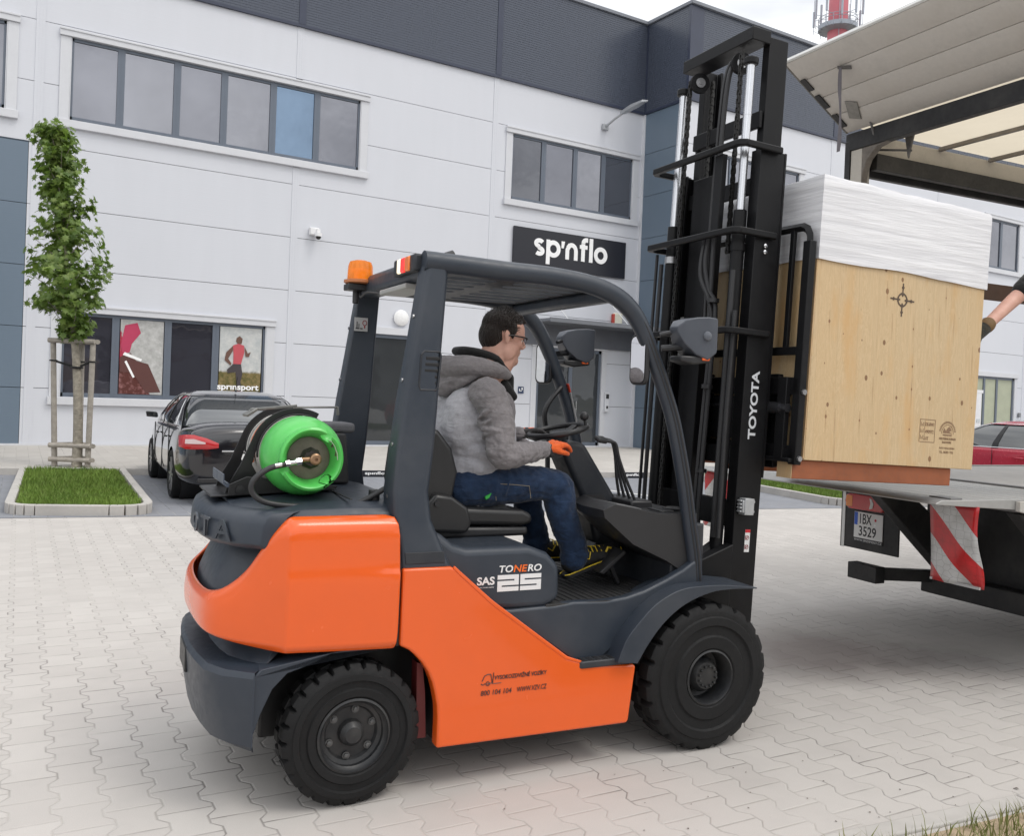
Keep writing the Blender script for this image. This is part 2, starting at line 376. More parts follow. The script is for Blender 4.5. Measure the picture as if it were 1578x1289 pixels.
# ------------------------------------------------------------------ building
WH = srgb(222, 224, 232); 
def panel_mat(name, col, rough=.42, rib=0):
    n = N(name); p = n.coord(); a = n.noise(p, .35, 4); b_ = n.noise(n.mapping(p, (1, 1, .12)), 3.0, 4)
    n.col(n.mix(n.rng(n.math('ADD', a, b_), .8, 1.2, 0, 1), tuple(q*.985 for q in col), tuple(min(1, q*1.01) for q in col))); n.rough(n.rng(b_, .3, .7, rough*.9, rough*1.15))
    if rib:
        x, y, z = n.xyz(p)[:3]; h = n.math('FRACT', n.math('MULTIPLY', z, rib)); n.bump(n.rng(n.math('ABSOLUTE', n.math('SUBTRACT', h, .5)), .44, .49, 0, 1), .2, .003)
    return n.m
mW = panel_mat('white_panel', (.61, .625, .670), .45, 10); mB = panel_mat('blue_grey_panel', srgb(102, 117, 132), .40, 10)
mClad = panel_mat('dark_cladding', srgb(73, 79, 92), .27); mTrim = M('aluminium_trim', (.60, .61, .64), .40, .0, var=.04)
mFrame = M('window_frame', srgb(98, 106, 118), .4, .1, var=.05); mGap = M('joint_dark', (.05, .055, .06), .7)
mCap = M('parapet_cap', srgb(120, 124, 132), .4)
def glass_mat(name, col, metal=.55, rough=.02):
    n = N(name); p = n.coord(); a = n.noise(p, .6, 3)
    n.col(n.mix(n.rng(a, .3, .7, 0, 1), tuple(q*.88 for q in col), tuple(q*1.1 for q in col))); n.b.inputs['Metallic'].default_value = metal; n.rough(rough)
    n.bump(n.noise(p, .9, 3), .35, .02); return n.m
gUp = glass_mat('upper_glass', (.235, .24, .27), .8); gUp2 = glass_mat('upper_glass_light', (.27, .275, .305), .8); gUp3 = glass_mat('upper_glass_dark', (.19, .195, .215), .8); gBlue = glass_mat('open_blue_glass', (.20, .28, .39), .75)
gLow = glass_mat('lower_glass', (.055, .055, .07), .35); gDoor = glass_mat('door_glass', (.07, .075, .08), .4)
ARCH = []
bld = thing('industrial_building', 'long white panelled hall with dark cladding band and grey ribbon windows', 'building', WF, (10, 21.3, 0))
def panels(b, x0, x1, z0, z1, holes, zs, Y, dirx=1, th=.03, gap=.006, mk=None):
    """panel courses between joints zs, with openings left out"""
    zz = sorted(set([z0, z1]+[z for z in zs if z0 < z < z1]))
    for za, zb in zip(zz, zz[1:]):
        cuts = sorted(set([za, zb]+[h for o in holes for h in (o[2], o[3]) if za < h < zb]))
        for i, (ca, cb) in enumerate(zip(cuts, cuts[1:])):
            xs = [(x0, x1)]
            for o in holes:
                if o[2] < cb-1e-4 and o[3] > ca+1e-4:
                    nx = []
                    for a, c in xs:
                        if o[0] > a+1e-3: nx.append((a, min(o[0], c)))
                        if o[1] < c-1e-3: nx.append((max(o[1], a), c))
                        if o[1] <= a or o[0] >= c: nx = nx if False else nx
                    xs = [q for q in nx if q[1]-q[0] > .01]
            for a, c in xs:
                ga = gap if ca == za else 0; gb = gap if cb == zb else 0
                if mk: mk(b, a, c, ca+ga, cb-gb)
                else: b.box(a, c, Y, Y+th, ca+ga, cb-gb)
ZS = [10.24-1.276*k for k in range(1, 9)]
winU = [(1.99, 8.54, 7.0, 8.75), (-5.4, .82, 7.0, 8.80)]
winL = (1.99, 6.36, 1.14, 2.95); win2 = (13.0, 17.3, 6.96, 8.78); doorL = (8.92, 10.42, .1, 2.97); door2 = (14.1, 16.4, .1, 2.95)
holes = winU+[winL, win2, doorL, door2]
b = MB()
for x0, x1 in ((-30, -10.1), (-9.93, -4.2), (-4.03, 1.35)): panels(b, x0, x1 if x1 < 0 else 1.33, 6.43 if x1 > -9 else 0, 10.24, holes, ZS, 21.3)
panels(b, 1.27, 1.33, 0, 6.43, [], ZS, 21.3)
for x0, x1 in ((1.50, 6.86), (7.03, 12.36), (12.53, 17.65)): panels(b, x0, x1, .05, 10.24, holes, ZS, 21.3)
b.build('wall', mW, bld, ang=0)
b = MB(); panels(b, -9.0, 1.26, .05, 6.43, [], ZS, 21.3); b.build('blue_wall', mB, bld, ang=0)
b = MB(); 
for x in (1.33, 6.86, 12.36, -4.2, -10.1):
    for z0, z1 in (((.05, 6.82), (8.96, 12.85)) if x in (6.86, -4.2) else ((.05, 12.85),)):
        b.box(x, x+.17, 21.288, 21.33, z0, z1) ; b.box(x+.055, x+.063, 21.286, 21.29, z0, z1); b.box(x+.115, x+.123, 21.286, 21.29, z0, z1)
b.build('joint_cover', mW, bld, ang=0)
b = MB(); 
def backing(x0, x1):
    # core behind the panels, left open at the windows
    panels(b, x0, x1, 0, 12.8, holes, [], 21.335, th=.12, gap=0)
backing(-30, 17.8); b.build('wall_core', mGap, bld, ang=0)
# ribbed cladding band
def ribs(b, x0, x1, Y, z0=10.25, z1=12.88, t=.0625, axis='x', X=None):
    prof = []; k = int((z1-z0)/t)
    for i in range(k):
        z = z0+i*t; prof += [(0, z), (0, z+t*.72), (.006, z+t*.80), (.006, z+t*.95)]
    prof.append((0, z0+k*t))
    if axis == 'x': rings = [[(x, Y+dy, z) for dy, z in prof] for x in (x0, x1)]
    else: rings = [[(X+dy, y, z) for dy, z in prof] for y in (x0, x1)]
    b.loft(rings, cap=False, close=False)
b = MB()
for x0, x1 in ((-30, -10.1), (-9.93, -4.2), (-4.03, 1.33), (1.50, 6.86), (7.03, 12.36), (12.53, 17.62)): ribs(b, x0, x1, 21.24)
ribs(b, 19.42, 21.24, 0, axis='y', X=17.62)
for x0, x1 in ((18.1, 23.9), (24.07, 29.7), (29.87, 35.7), (35.87, 41.5), (41.67, 47.3), (47.5, 60)): ribs(b, x0, x1, 19.34)
b.build('cladding', mClad, bld, ang=25)
b = MB()
for x in (1.33, 6.86, 12.36, -4.2, -10.1): b.box(x, x+.17, 21.225, 21.3, 10.25, 12.88)
for x in (23.9, 29.7, 35.7, 41.5, 47.3): b.box(x, x+.17, 19.325, 19.4, 10.25, 12.88)
b.box(17.60, 18.1, 19.33, 19.42, 10.25, 12.88); b.box(17.605, 17.66, 21.18, 21.24, 10.25, 12.88)
b.box(-30, 17.66, 21.23, 21.30, 10.18, 10.25); b.box(17.61, 17.68, 19.40, 21.23, 10.18, 10.25); b.box(17.61, 60, 19.33, 19.40, 10.18, 10.249)
b.build('cladding_trim', M('dark_trim', srgb(52, 58, 76), .35), bld, ang=0)
b = MB(); b.box(-30, 17.56, 21.18, 21.6, 12.88, 12.98); b.box(17.56, 17.9, 19.26, 21.6, 12.88, 12.98); b.box(17.9, 60, 19.26, 19.7, 12.88, 12.98); b.build('parapet_cap', mCap, bld, bev=.01)
b = MB(); b.box(-30, 60, 21.7, 60, 12.0, 12.3); b.box(17.7, 60, 19.6, 21.65, 12.0, 12.3); b.box(-30, 60, 59, 60, 0, 12); b.build('roof', M('roof_membrane', (.3, .3, .3), .9), bld, ang=0)
# side return and far front
b = MB(); panels(b, 19.43, 21.24, .05, 10.18, [], ZS, 0, mk=lambda b, a, c, z0, z1: b.box(17.65, 17.68, a, c, z0, z1)); 
b.build('return_wall', mB, bld, ang=0)
b = MB(); b.box(17.62, 17.65, 21.2, 21.3, .05, 10.18); b.build('corner_profile', mTrim, bld, ang=0)
win3 = (18.5, 22.45, 7.0, 8.85); win4 = (32.8, 35.05, 7.05, 8.9); ent = (31.9, 35.15, .1, 2.95); w5 = (37, 40.5, 7.0, 8.85); h2 = [win3, win4, ent, w5, (25, 29, 7, 8.85)]
b = MB()
for x0, x1 in ((17.69, 23.9), (24.07, 29.7), (29.87, 35.7), (35.87, 41.5), (41.67, 60)): panels(b, x0, x1, .05, 10.18, h2, ZS, 19.4)
b.build('wall', mW, bld, ang=0)
b = MB(); panels(b, 17.69, 60, 0, 12.8, h2, [], 19.435, th=.12, gap=0); b.box(17.69, 17.8, 19.56, 21.3, 0, 12.8); b.build('wall_core', mGap, bld, ang=0)
for x in (23.9, 29.7, 35.7, 41.5): b = MB(); b.box(x, x+.17, 19.388, 19.43, .05, 10.18); b.box(x+.08, x+.09, 19.386, 19.39, .05, 10.18); b.build('joint_cover', mW, bld, ang=0)
def window(x0, x1, z0, z1, mull, Y, glass, trim=.2, blue=None, handles=True, sill=True):
    f = MB(); fw_ = .065; d0, d1 = Y+.02, Y+.09
    f.box(x0, x1, d0, d1, z0, z0+fw_*1.4); f.box(x0, x1, d0, d1, z1-fw_, z1); f.box(x0, x0+fw_, d0, d1, z0, z1); f.box(x1-fw_, x1, d0, d1, z0, z1)
    for m_ in mull: f.box(m_-.075, m_+.075, d0-.004, d1, z0+.02, z1-.02); f.box(m_-.006, m_+.006, d0-.006, d0, z0+.05, z1-.03)
    if handles:
        ed = [x0]+list(mull)+[x1]
        for a, c in zip(ed, ed[1:]):
            for q in (.22, .78): f.box(a+(c-a)*q-.04, a+(c-a)*q+.04, d0-.012, d0, z0+.03, z0+.05)
    w = f.build('window', mFrame, bld, ang=0)
    ed = [x0+fw_]+[q for m_ in mull for q in (m_-.075, m_+.075)]+[x1-fw_]; g = MB()
    for i in range(0, len(ed), 2):
        g.m = 1 if blue is not None and i//2 == blue else (0, 2, 0, 2, 3, 0, 2)[(i//2+int(abs(x0)*3)) % 7]*(glass is gUp)
        g.box(ed[i]-.003, ed[i+1]+.003, Y+.05, Y+.06, z0+.08, z1-.06)
    if glass: g.build('pane', [glass, gBlue, gUp2, gUp3], w, ang=0, fix=False)
    t = MB(); 
    t.box(x0-trim, x0-.002, Y-.03, Y+.02, z0, z1); t.box(x1+.002, x1+trim, Y-.03, Y+.02, z0, z1)
    t.box(x0-trim-.02, x1+trim+.02, Y-.07, Y+.02, z1+.002, z1+.16); t.box(x0-trim-.02, x1+trim+.02, Y-.09, Y-.0701, z1+.12, z1+.16)
    t.box(x0-.002, x0+.02, Y-.02, Y+.1, z0, z1); t.box(x1-.02, x1+.002, Y-.02, Y+.1, z0, z1)
    t.build('surround', mTrim, w, bev=.004, seg=1)
    if sill: s_ = MB(); s_.box(x0-trim-.03, x1+trim+.03, Y-.09, Y+.02, z0-.17, z0-.002); s_.build('sill', mTrim, w, bev=.008)
    return w
window(*winU[0], [2.99, 4.16, 5.2, 6.34, 7.42], 21.3, gUp, blue=4)
window(*winU[1], [-4.3, -3.2, -2.1, -1.0, -.2], 21.3, gUp)
window(*winL, [3.06, 4.15, 5.2], 21.3, gLow)
window(*win2, [14.08, 15.18, 16.2], 21.3, gUp)
window(*win3, [19.5, 20.5, 21.5], 19.4, gUp); window(*win4, [33.85], 19.4, gUp); window(*w5, [38, 39.2], 19.4, gUp); window(25, 29, 7, 8.85, [26, 27, 28], 19.4, gUp)
# glass doors
def gdoor(x0, x1, z1, Y, mull, hx, glass, name='door'):
    f = MB(); f.box(x0, x0+.09, Y+.02, Y+.09, .1, z1); f.box(x1-.09, x1, Y+.02, Y+.09, .1, z1); f.box(x0, x1, Y+.02, Y+.09, z1-.09, z1); f.box(x0, x1, Y+.02, Y+.09, .1, .24)
    for m_ in mull: f.box(m_-.06, m_+.06, Y+.015, Y+.09, .1, z1)
    w = f.build(name, mFrame, bld, ang=0); g = MB(); g.box(x0+.05, x1-.05, Y+.05, Y+.06, .2, z1-.05); g.build('pane', glass, w, ang=0)
    if hx: h = MB(); h.tube([(hx, Y-.05, .95), (hx, Y-.05, 1.45)], .015, 8); h.tube([(hx, Y-.05, 1.0), (hx, Y+.03, 1.0)], .01, 6); h.tube([(hx, Y-.05, 1.4), (hx, Y+.03, 1.4)], .01, 6); h.build('handle', M('steel', (.6, .6, .6), .25, .9), w)
    t = MB(); t.box(x0-.18, x0-.002, Y-.03, Y+.02, .1, z1); t.box(x1+.002, x1+.18, Y-.03, Y+.02, .1, z1); t.box(x0-.2, x1+.2, Y-.07, Y+.02, z1+.002, z1+.18); t.build('surround', mTrim, w, bev=.004, seg=1)
    return w
gdoor(*doorL[:2], doorL[3], 21.3, [], None, gDoor)
gdoor(*door2[:2], door2[3], 21.3, [15.3], 15.5, gDoor)
w = gdoor(*ent[:2], ent[3], 19.4, [33.15, 34.0], None, M('blind', srgb(168, 172, 150), .6), 'entrance')
b = MB(); b.box(32.2, 33.0, 19.41, 19.45, .24, 2.3); b.box(32.1, 33.08, 19.40, 19.41, 2.3, 2.42); b.build('white_door', M('white_door', (.72, .72, .74), .4), w, bev=.01)
b = MB(); b.box(32.7, 32.9, 19.39, 19.41, 1.2, 1.33); b.build('notice', M('notice', srgb(190, 195, 198), .6), w)
# canopy over the entrance
b = MB(); b.box(13.6, 17.55, 20.0, 21.28, 3.58, 3.66); b.box(13.6, 17.55, 19.96, 20.0, 3.56, 3.68)
cp_ = b.build('canopy', M('canopy', srgb(104, 107, 113), .4), bld, bev=.006)
b = MB()
for x in (14.3, 16.4): b.tube([(x, 20.1, 3.66), (x-.35, 21.3, 4.9)], .012, 6)
b.build('tie_rod', M('steel_white', (.75, .75, .75), .3, .4), cp_)
b = MB(); b.box(13.5, 17.6, 21.18, 21.296, 3.0, 3.6); b.build('canopy_shade_slab', M('shaded_wall_grey', srgb(98, 101, 108), .5), cp_, ang=0)  # grey slab carries the white wall's shade under the canopy as colour
b = MB(); b.box(-30, 17.68, 21.26, 21.3, .02, .14); b.box(17.6, 60, 19.36, 19.4, .02, .14); b.build('plinth', mTrim, bld, ang=0)

# things fixed to the wall
def lettering_spinflo(x, z, w, h, Y, m, parent, bold=.05):
    text('lettering', 'sp', (x, Y, z), (1, 0, 0), (0, 0, 1), w*.44, h*.82, m, parent, .01, bold)
sb = MB(); sb.box(13.13, 17.09, 21.22, 21.285, 5.16, 6.24)
sg = sb.build('company_sign', M('sign_black', srgb(28, 29, 38), .35, var=.03), None, bev=.006, off=(15.1, 21.28, 5.7)); tag(sg, 'wide black sign with white lowercase lettering high on the wall', 'sign')
mL = M('sign_white', (.9, .9, .9), .4, var=.01)
def wordmark(parent, x0, w, zb, h, Y, m, dep=.012):
    """heavy geometric letters s p ' n f l o drawn from arcs and bars"""
    st = .26; U = h      # x-height unit h; letters given in units of x-height
    def put(bm, poly_out, poly_in=None):
        if poly_in is None: bm.prism([(x0+x*w, zb+z*h) for x, z in poly_out], Y-dep, Y)
        else:
            n_ = len(poly_out); O = [(x0+x*w, zb+z*h) for x, z in poly_out]; I = [(x0+x*w, zb+z*h) for x, z in poly_in]
            v = [(x, Y-dep, z) for x, z in O]+[(x, Y-dep, z) for x, z in I]+[(x, Y, z) for x, z in O]+[(x, Y, z) for x, z in I]
            f = []
            for i in range(n_):
                j = (i+1) % n_; f += [(i, j, n_+j, n_+i), (2*n_+j, 2*n_+i, 3*n_+i, 3*n_+j), (i, 2*n_+i, 2*n_+j, j), (n_+j, 3*n_+j, 3*n_+i, n_+i)]
            bm.add(v, f)
    def ring(bm, cx, r, a0=0, a1=360, cz=.5, rx=None):
        t = st; rx = rx or r; ri = r-t; rxi = rx-t*XA
        if a1-a0 >= 360:
            A = [R(a0+k*10) for k in range(36)]
            put(bm, [(cx+rx*cos(q), cz+r*sin(q)) for q in A], [(cx+rxi*cos(q), cz+ri*sin(q)) for q in A])
        else:
            k = max(4, int((a1-a0)/10)); A = [R(a0+(a1-a0)*i/k) for i in range(k+1)]
            put(bm, [(cx+rx*cos(q), cz+r*sin(q)) for q in A]+[(cx+rxi*cos(q), cz+ri*sin(q)) for q in reversed(A)])
    XA = h/w                                     # converts x-height units to width units
    o = []
    def letter():
        bm = MB(); o.append(bm); return bm
    q = XA
    X = 0.0
    bm = letter(); pts = []                    # s
    c1 = (.36*q, .715); c2 = (.36*q, .285)
    out = [(c1[0]+.36*q*cos(R(a)), c1[1]+.285*sin(R(a))) for a in range(25, 275, 12)]+[(c2[0]+.36*q*cos(R(a)), c2[1]+.285*sin(R(a))) for a in range(85, -155, -12)]
    t = .125; ribbon = []
    left = []; right = []
    mid = [(c1[0]+.24*q*cos(R(a)), c1[1]+.16*sin(R(a))) for a in range(28, 268, 12)]+[(c2[0]+.24*q*cos(R(a)), c2[1]+.16*sin(R(a))) for a in range(88, -152, -12)]
    for i in range(len(mid)):
        a = mid[max(i-1, 0)]; c = mid[min(i+1, len(mid)-1)]; dx = (c[0]-a[0])/q; dz = c[1]-a[1]; L = math.hypot(dx, dz); nx, nz_ = -dz/L, dx/L
        left.append((mid[i][0]+nx*t*q, mid[i][1]+nz_*t)); right.append((mid[i][0]-nx*t*q, mid[i][1]-nz_*t))
    for i in range(len(mid)-1): put(bm, [left[i], left[i+1], right[i+1], right[i]])
    X = .84*q
    bm = letter(); put(bm, [(X, -.42), (X+st*q, -.42), (X+st*q, 1.0), (X, 1.0)]); bm2 = letter(); ring(bm2, X+.5*q, .5, 0, 360, .5, .5*q)   # p
    X += 1.06*q; bm = letter(); put(bm, [(X, .62), (X+.16*q, .62), (X+.24*q, 1.02), (X, 1.02)])
    X += .30*q; bm = letter(); put(bm, [(X, 0), (X+st*q, 0), (X+st*q, .55), (X+.38*q, .75), (X+.2*q, .95), (X, .6)])  # n
    ring(letter(), X+.44*q, .5, 0, 150, .5, .44*q); bm = letter(); put(bm, [(X+(.88-st)*q, 0), (X+.88*q, 0), (X+.88*q, .5), (X+(.88-st)*q, .5)])
    X += 1.02*q; bm = letter(); put(bm, [(X+.12*q, 0), (X+.38*q, 0), (X+.38*q, 1.05), (X+.12*q, 1.05)]); put(bm, [(X, .74), (X+.119*q, .74), (X+.119*q, .97), (X, .97)]); put(bm, [(X+.381*q, .74), (X+.56*q, .74), (X+.56*q, .97), (X+.381*q, .97)])
    ring(letter(), X+.47*q, .35, 90, 180, 1.07, .35*q); bm = letter(); put(bm, [(X+.471*q, 1.16), (X+.58*q, 1.16), (X+.58*q, 1.42), (X+.471*q, 1.42)])
    X += .70*q; bm = letter(); put(bm, [(X, 0), (X+st*q, 0), (X+st*q, 1.42), (X, 1.42)])
    X += .36*q; ring(letter(), X+.5*q, .5, 0, 360, .5, .5*q)
    al = MB()
    for i, k in enumerate(o):
        # each stroke a hair prouder than the last so no faces coincide
        for p in k.v:
            if abs(p.y-(Y-dep)) < 1e-6: p.y -= i*.0004
        al.add(k.v, k.f)
    return al.build('lettering', m, parent, ang=0, fix=False)
wordmark(sg, 13.80, 2.60, 5.50, .49, 21.219, mL)
b = MB(); b.box(7.30, 7.52, 21.14, 21.28, 5.24, 5.42); c_ = b.build('security_camera', M('camera_white', (.75, .75, .76), .4), None, bev=.02, off=(7.42, 21.28, 5.3)); tag(c_, 'small white dome security camera on the white wall', 'camera')
b = MB(); b.cyl((7.48, 21.08, 5.28), (7.48, 21.08, 5.2), .085, .085); b.box(7.44, 7.52, 21.06, 21.2, 5.28, 5.38); b.build('housing', M('camera_white', 0), c_); b = MB(); b.ell((7.48, 21.08, 5.195), (.065, .065, .07)); b.build('lens_dome', M('lens_black', (.02, .02, .02), .1), c_)
b = MB(); b.lathe([(0.2, 0), (.21, .03), (.2, .06), (.15, .09), (.08, .105), (.01, .11)], (9.83, 21.28, 3.42), (0, -1, 0)); tag(b.build('bulkhead_lamp', M('opal', (.8, .8, .8), .25), None, off=(9.83, 21.28, 3.42)), 'round white wall lamp above the grey door', 'wall lamp')
fl = thing('floodlight', 'grey street style floodlight on a short arm under the dark cladding', 'floodlight', WF, (16.2, 21.28, 9.55))
b = MB(); b.box(16.05, 16.25, 21.2, 21.285, 9.45, 9.62); b.tube([(16.15, 21.2, 9.55), (16.25, 20.95, 9.72), (16.35, 20.7, 9.85)], .035, 10); b.build('arm', M('lamp_grey', srgb(165, 168, 172), .4, .3), fl, bev=.01)
b = MB(); b.loft([[(16.28, 20.75, 9.80), (16.48, 20.75, 9.86), (16.48, 20.75, 9.93), (16.28, 20.75, 9.90)], [(16.32, 20.35, 9.90), (16.66, 20.35, 10.0), (16.64, 20.35, 10.08), (16.34, 20.35, 10.02)], [(16.42, 19.95, 10.0), (16.66, 19.95, 10.07), (16.65, 19.95, 10.11), (16.43, 19.95, 10.07)]]); b.build('lamp_head', M('lamp_grey', 0), fl, bev=.01)
al_ = MB(); al_.box(16.72, 17.05, 21.18, 21.28, 3.72, 4.12); q = al_.build('alarm_siren', M('siren_white', srgb(225, 222, 205), .4), None, bev=.04, off=(16.9, 21.28, 3.9)); tag(q, 'cream alarm siren with red edges on the wall above the canopy', 'alarm')
b = MB(); b.box(16.69, 16.74, 21.17, 21.285, 3.76, 4.08); b.build('red_lens', M('red_lens', (.5, .06, .04), .3), q, bev=.01)
b = MB(); b.box(13.5, 13.68, 21.27, 21.29, 1.6, 1.79); q = b.build('blue_plate', M('blue_sign', srgb(46, 62, 92), .4), None, bev=.003, off=(13.6, 21.28, 1.7)); tag(q, 'small square blue plate with white symbol beside the entrance', 'sign')
b = MB(); b.box(13.53, 13.55, 21.262, 21.27, 1.66, 1.74); b.box(13.56, 13.61, 21.262, 21.27, 1.66, 1.68); b.box(13.60, 13.64, 21.262, 21.27, 1.7, 1.76); b.build('symbol', mL, q, ang=0)
b = MB(); b.box(16.52, 16.68, 21.2, 21.28, 1.15, 1.75); q = b.build('intercom', M('intercom', srgb(205, 207, 212), .4), None, bev=.01, off=(16.6, 21.28, 1.4)); tag(q, 'pale upright intercom panel right of the glass entrance', 'intercom')
b = MB(); b.box(16.55, 16.65, 21.19, 21.2, 1.55, 1.68); b.box(16.57, 16.63, 21.19, 21.2, 1.25, 1.33); b.build('button_panel', M('black_plastic', (.02, .02, .022), .45), q)
b = MB(); b.box(35.45, 35.6, 19.33, 19.38, 1.45, 1.62); tag(b.build('wall_socket', M('socket_grey', srgb(120, 122, 126), .5), None, bev=.01, off=(35.5, 19.38, 1.5)), 'tiny grey box on the wall right of the far door', 'wall box')
# posters inside the shop window
def poster_mat(kind):
    n = N('poster_'+kind); p = n.coord(); x, y, z = n.xyz(p)[:3]; a = n.noise(n.comb(x, z), 6, 5, .7); c2 = n.noise(n.comb(x, z), 2.2, 3)
    if kind == 'runner':
        sky_ = n.mix(n.rng(a, .3, .7, 0, 1), (.42, .45, .46), (.62, .62, .60)); gr = n.mix(n.rng(a, .4, .65, 0, 1), (.10, .095, .03), (.27, .20, .09))
        n.col(n.mix(n.rng(n.math('ADD', z, n.math('MULTIPLY', a, .12)), -.08, -.02, 0, 1), gr, sky_))
    else:
        d = n.math('ADD', n.math('MULTIPLY', x, 1.15), n.math('MULTIPLY', z, .55)); f1 = n.rng(n.math('ADD', d, n.math('MULTIPLY', c2, .5)), .02, .07, 0, 1)
        cl = n.mix(n.rng(z, -.1, .12, 0, 1), (.10, .03, .025), (.42, .035, .07)); cl = n.mix(n.rng(a, .5, .7, 0, .6), cl, (.5, .25, .25))
        n.col(n.mix(f1, cl, n.mix(n.rng(a, .35, .7, 0, 1), (.36, .36, .35), (.58, .58, .57))))
    n.rough(.25); return n.m
for x0, x1, kd, lab in ((3.16, 4.06, 'climber', 'shop window poster of a red clad arm over pale rock'), (5.3, 6.27, 'runner', 'shop window poster of a runner on a grassy hill')):
    b = MB(); b.box(x0, x1, 21.335, 21.345, 1.24, 2.88); q = b.build('poster', poster_mat(kd), None, ang=0, off=((x0+x1)/2, 21.34, 1.95)); tag(q, lab, 'poster')
    if kd == 'climber':
        Yc = 21.331; br_ = M('printed_brown', (.10, .035, .03), .6); t = MB(); t.prism([(3.17, 2.05), (3.38, 2.15), (3.50, 1.98), (3.75, 1.92), (4.03, 1.30), (3.72, 1.28), (3.50, 1.62), (3.36, 1.72), (3.17, 1.72)], Yc-.003, Yc); t.build('printed_arm', br_, q, ang=0)
        t = MB(); t.prism([(3.22, 2.10), (3.26, 2.16), (3.62, 2.02), (3.60, 1.97)], Yc-.005, Yc-.0031); t.prism([(3.26, 1.95), (3.30, 1.98), (3.48, 1.62), (3.44, 1.60)], Yc-.005, Yc-.0031); t.build('printed_cord', mL, q, ang=0)
        t = MB(); t.prism([(3.17, 2.3), (3.25, 2.75), (3.5, 2.82), (3.58, 2.6), (3.40, 2.35), (3.36, 2.16), (3.22, 2.12)], Yc-.003, Yc); t.build('printed_sleeve', M('printed_pink', (.45, .04, .10), .6), q, ang=0)
    if kd == 'runner':
        hm = M('runner_skin', (.14, .07, .05), .6); b = MB(); Y = 21.33
        def blob(pts, m, nm): 
            t = MB(); t.prism(pts, Y-.004, Y); return t.build(nm, m, q, ang=0)
        blob([(5.68, 2.63), (5.75, 2.68), (5.82, 2.62), (5.80, 2.50), (5.72, 2.48), (5.67, 2.55)], hm, 'printed_head')
        Y -= .002; blob([(5.60, 2.45), (5.72, 2.5), (5.86, 2.46), (5.87, 2.3), (5.80, 2.02), (5.62, 2.02), (5.62, 2.25)], M('runner_shirt', (.5, .08, .10), .6), 'printed_shirt')
        Y -= .002; blob([(5.60, 2.44), (5.45, 2.28), (5.42, 2.1), (5.56, 1.98), (5.58, 2.03), (5.5, 2.14), (5.60, 2.32)], hm, 'printed_arm'); blob([(5.87, 2.44), (5.95, 2.28), (6.02, 2.32), (5.98, 2.2), (5.9, 2.2)], hm, 'printed_arm')
        Y -= .002; blob([(5.62, 2.02), (5.80, 2.02), (5.84, 1.8), (5.80, 1.6), (5.86, 1.35), (5.76, 1.34), (5.71, 1.6), (5.68, 1.84), (5.5, 1.8), (5.48, 1.88)], M('runner_legs', (.05, .04, .045), .6), 'printed_legs')
        text('lettering', "spr\u0131nsport", (5.27, 21.316, 1.37), (1, 0, 0), (0, 0, 1), .96, .17, mL, q, .004, .03)
# books on the upstairs sill
for i, (x, cl) in enumerate(((4.45-.9, (.8, .75, .74)), (3.60, (.7, .45, .42)), (3.65, (.75, .72, .72)), (3.80, (.72, .74, .8)))):
    pass
# low signs on the pavement kerb
for x, y, lab in ((6.43, 14.80, 'small black parking sign on the kerb seen behind the rear pillar'), (11.45, 13.78, 'small black parking sign on the kerb seen behind the levers')):
    b = MB(); L_ = .62; dx, dy = cos(R(-11.5))*L_/2, sin(R(-11.5))*L_/2
    b.bar((x-dx, y-dy, .06), (x+dx, y+dy, .06), .03, .115); q = b.build('parking_sign', M('sign_black', 0), None, bev=.004, off=(x, y, 0)); tag(q, lab, 'sign')
    text('lettering', "sp\u0131nflo", (x-dx*.55+.003, y-dy*.55-.02, .03), (dx, dy, 0), (0, 0, 1), .36, .07, mL, q, .004, .03)
b = MB(); b.bar((9.3, 12.9, .0065), (9.9, 8.9+1.2, .0065), .1, .001); b.bar((6.9, 13.6, .0065), (6.5, 10.4, .0065), .1, .001); tag(b.build('bay_marking', M('road_paint', (.62, .62, .6), .7), None, ang=0, off=(0, 0, 0)), kind='structure')
# a plain hall added behind the camera, only for reflections in glass and paint
oh = thing('reflection_hall', 'unseen dark low hall added behind the camera for reflections', 'building', WF, (0, -28, 0))
b = MB(); b.box(-40, 50, -40, -28, 0, 7); b.build('wall', M('reflection_hall_wall', (.16, .17, .18), .7), oh, ang=0)
b = MB(); 
for k in range(9): b.box(-36+k*9, -32+k*9, -28.1, -28, 0, 4.5)
b.build('gate', M('reflection_hall_gate', (.45, .45, .47), .6), oh, ang=0)
nb = thing('mirror_hall', 'unseen grey hall added beyond the left end of the yard for mirror reflections', 'building', WF, (-75, 0, 0))  # added out of view to give the forklift mirror something to reflect
b = MB(); b.box(-90, -75, -60, 80, 0, 9); b.build('wall', M('mirror_hall_wall', (.75, .76, .78), .7), nb, ang=0)
# lattice of antennas on the red and white mast far behind
tw = thing('telecom_tower', 'distant red and white chimney mast with ringed antenna platform', 'tower', WF, (123.7, 100.2, 0))
cx, cy = 123.7, 100.2
mr = M('tower_red', srgb(200, 112, 122), .6, var=.08, vs=.3); mwt = M('tower_white', (.75, .75, .76), .6); mst = M('galvanised', srgb(160, 165, 175), .5, .3)
b = MB(); b.cyl((cx, cy, 0), (cx, cy, 61.0), 2.1, 1.72, 32); b.build('shaft', mwt, tw)
b = MB(); b.cyl((cx, cy, 61.01), (cx, cy, 75), 1.65, 1.45, 32); b.build('red_section', mr, tw)
b = MB(); b.lathe([(1.6, 64.0), (3.1, 64.3), (3.15, 65.0), (3.05, 65.0), (2.95, 64.45), (1.6, 64.4)], (cx, cy, 0), (0, 0, 1), 24, False); b.lathe([(1.75, 61.0), (1.95, 61.0), (1.95, 61.25), (1.75, 61.25)], (cx, cy, 0), (0, 0, 1), 24, False)
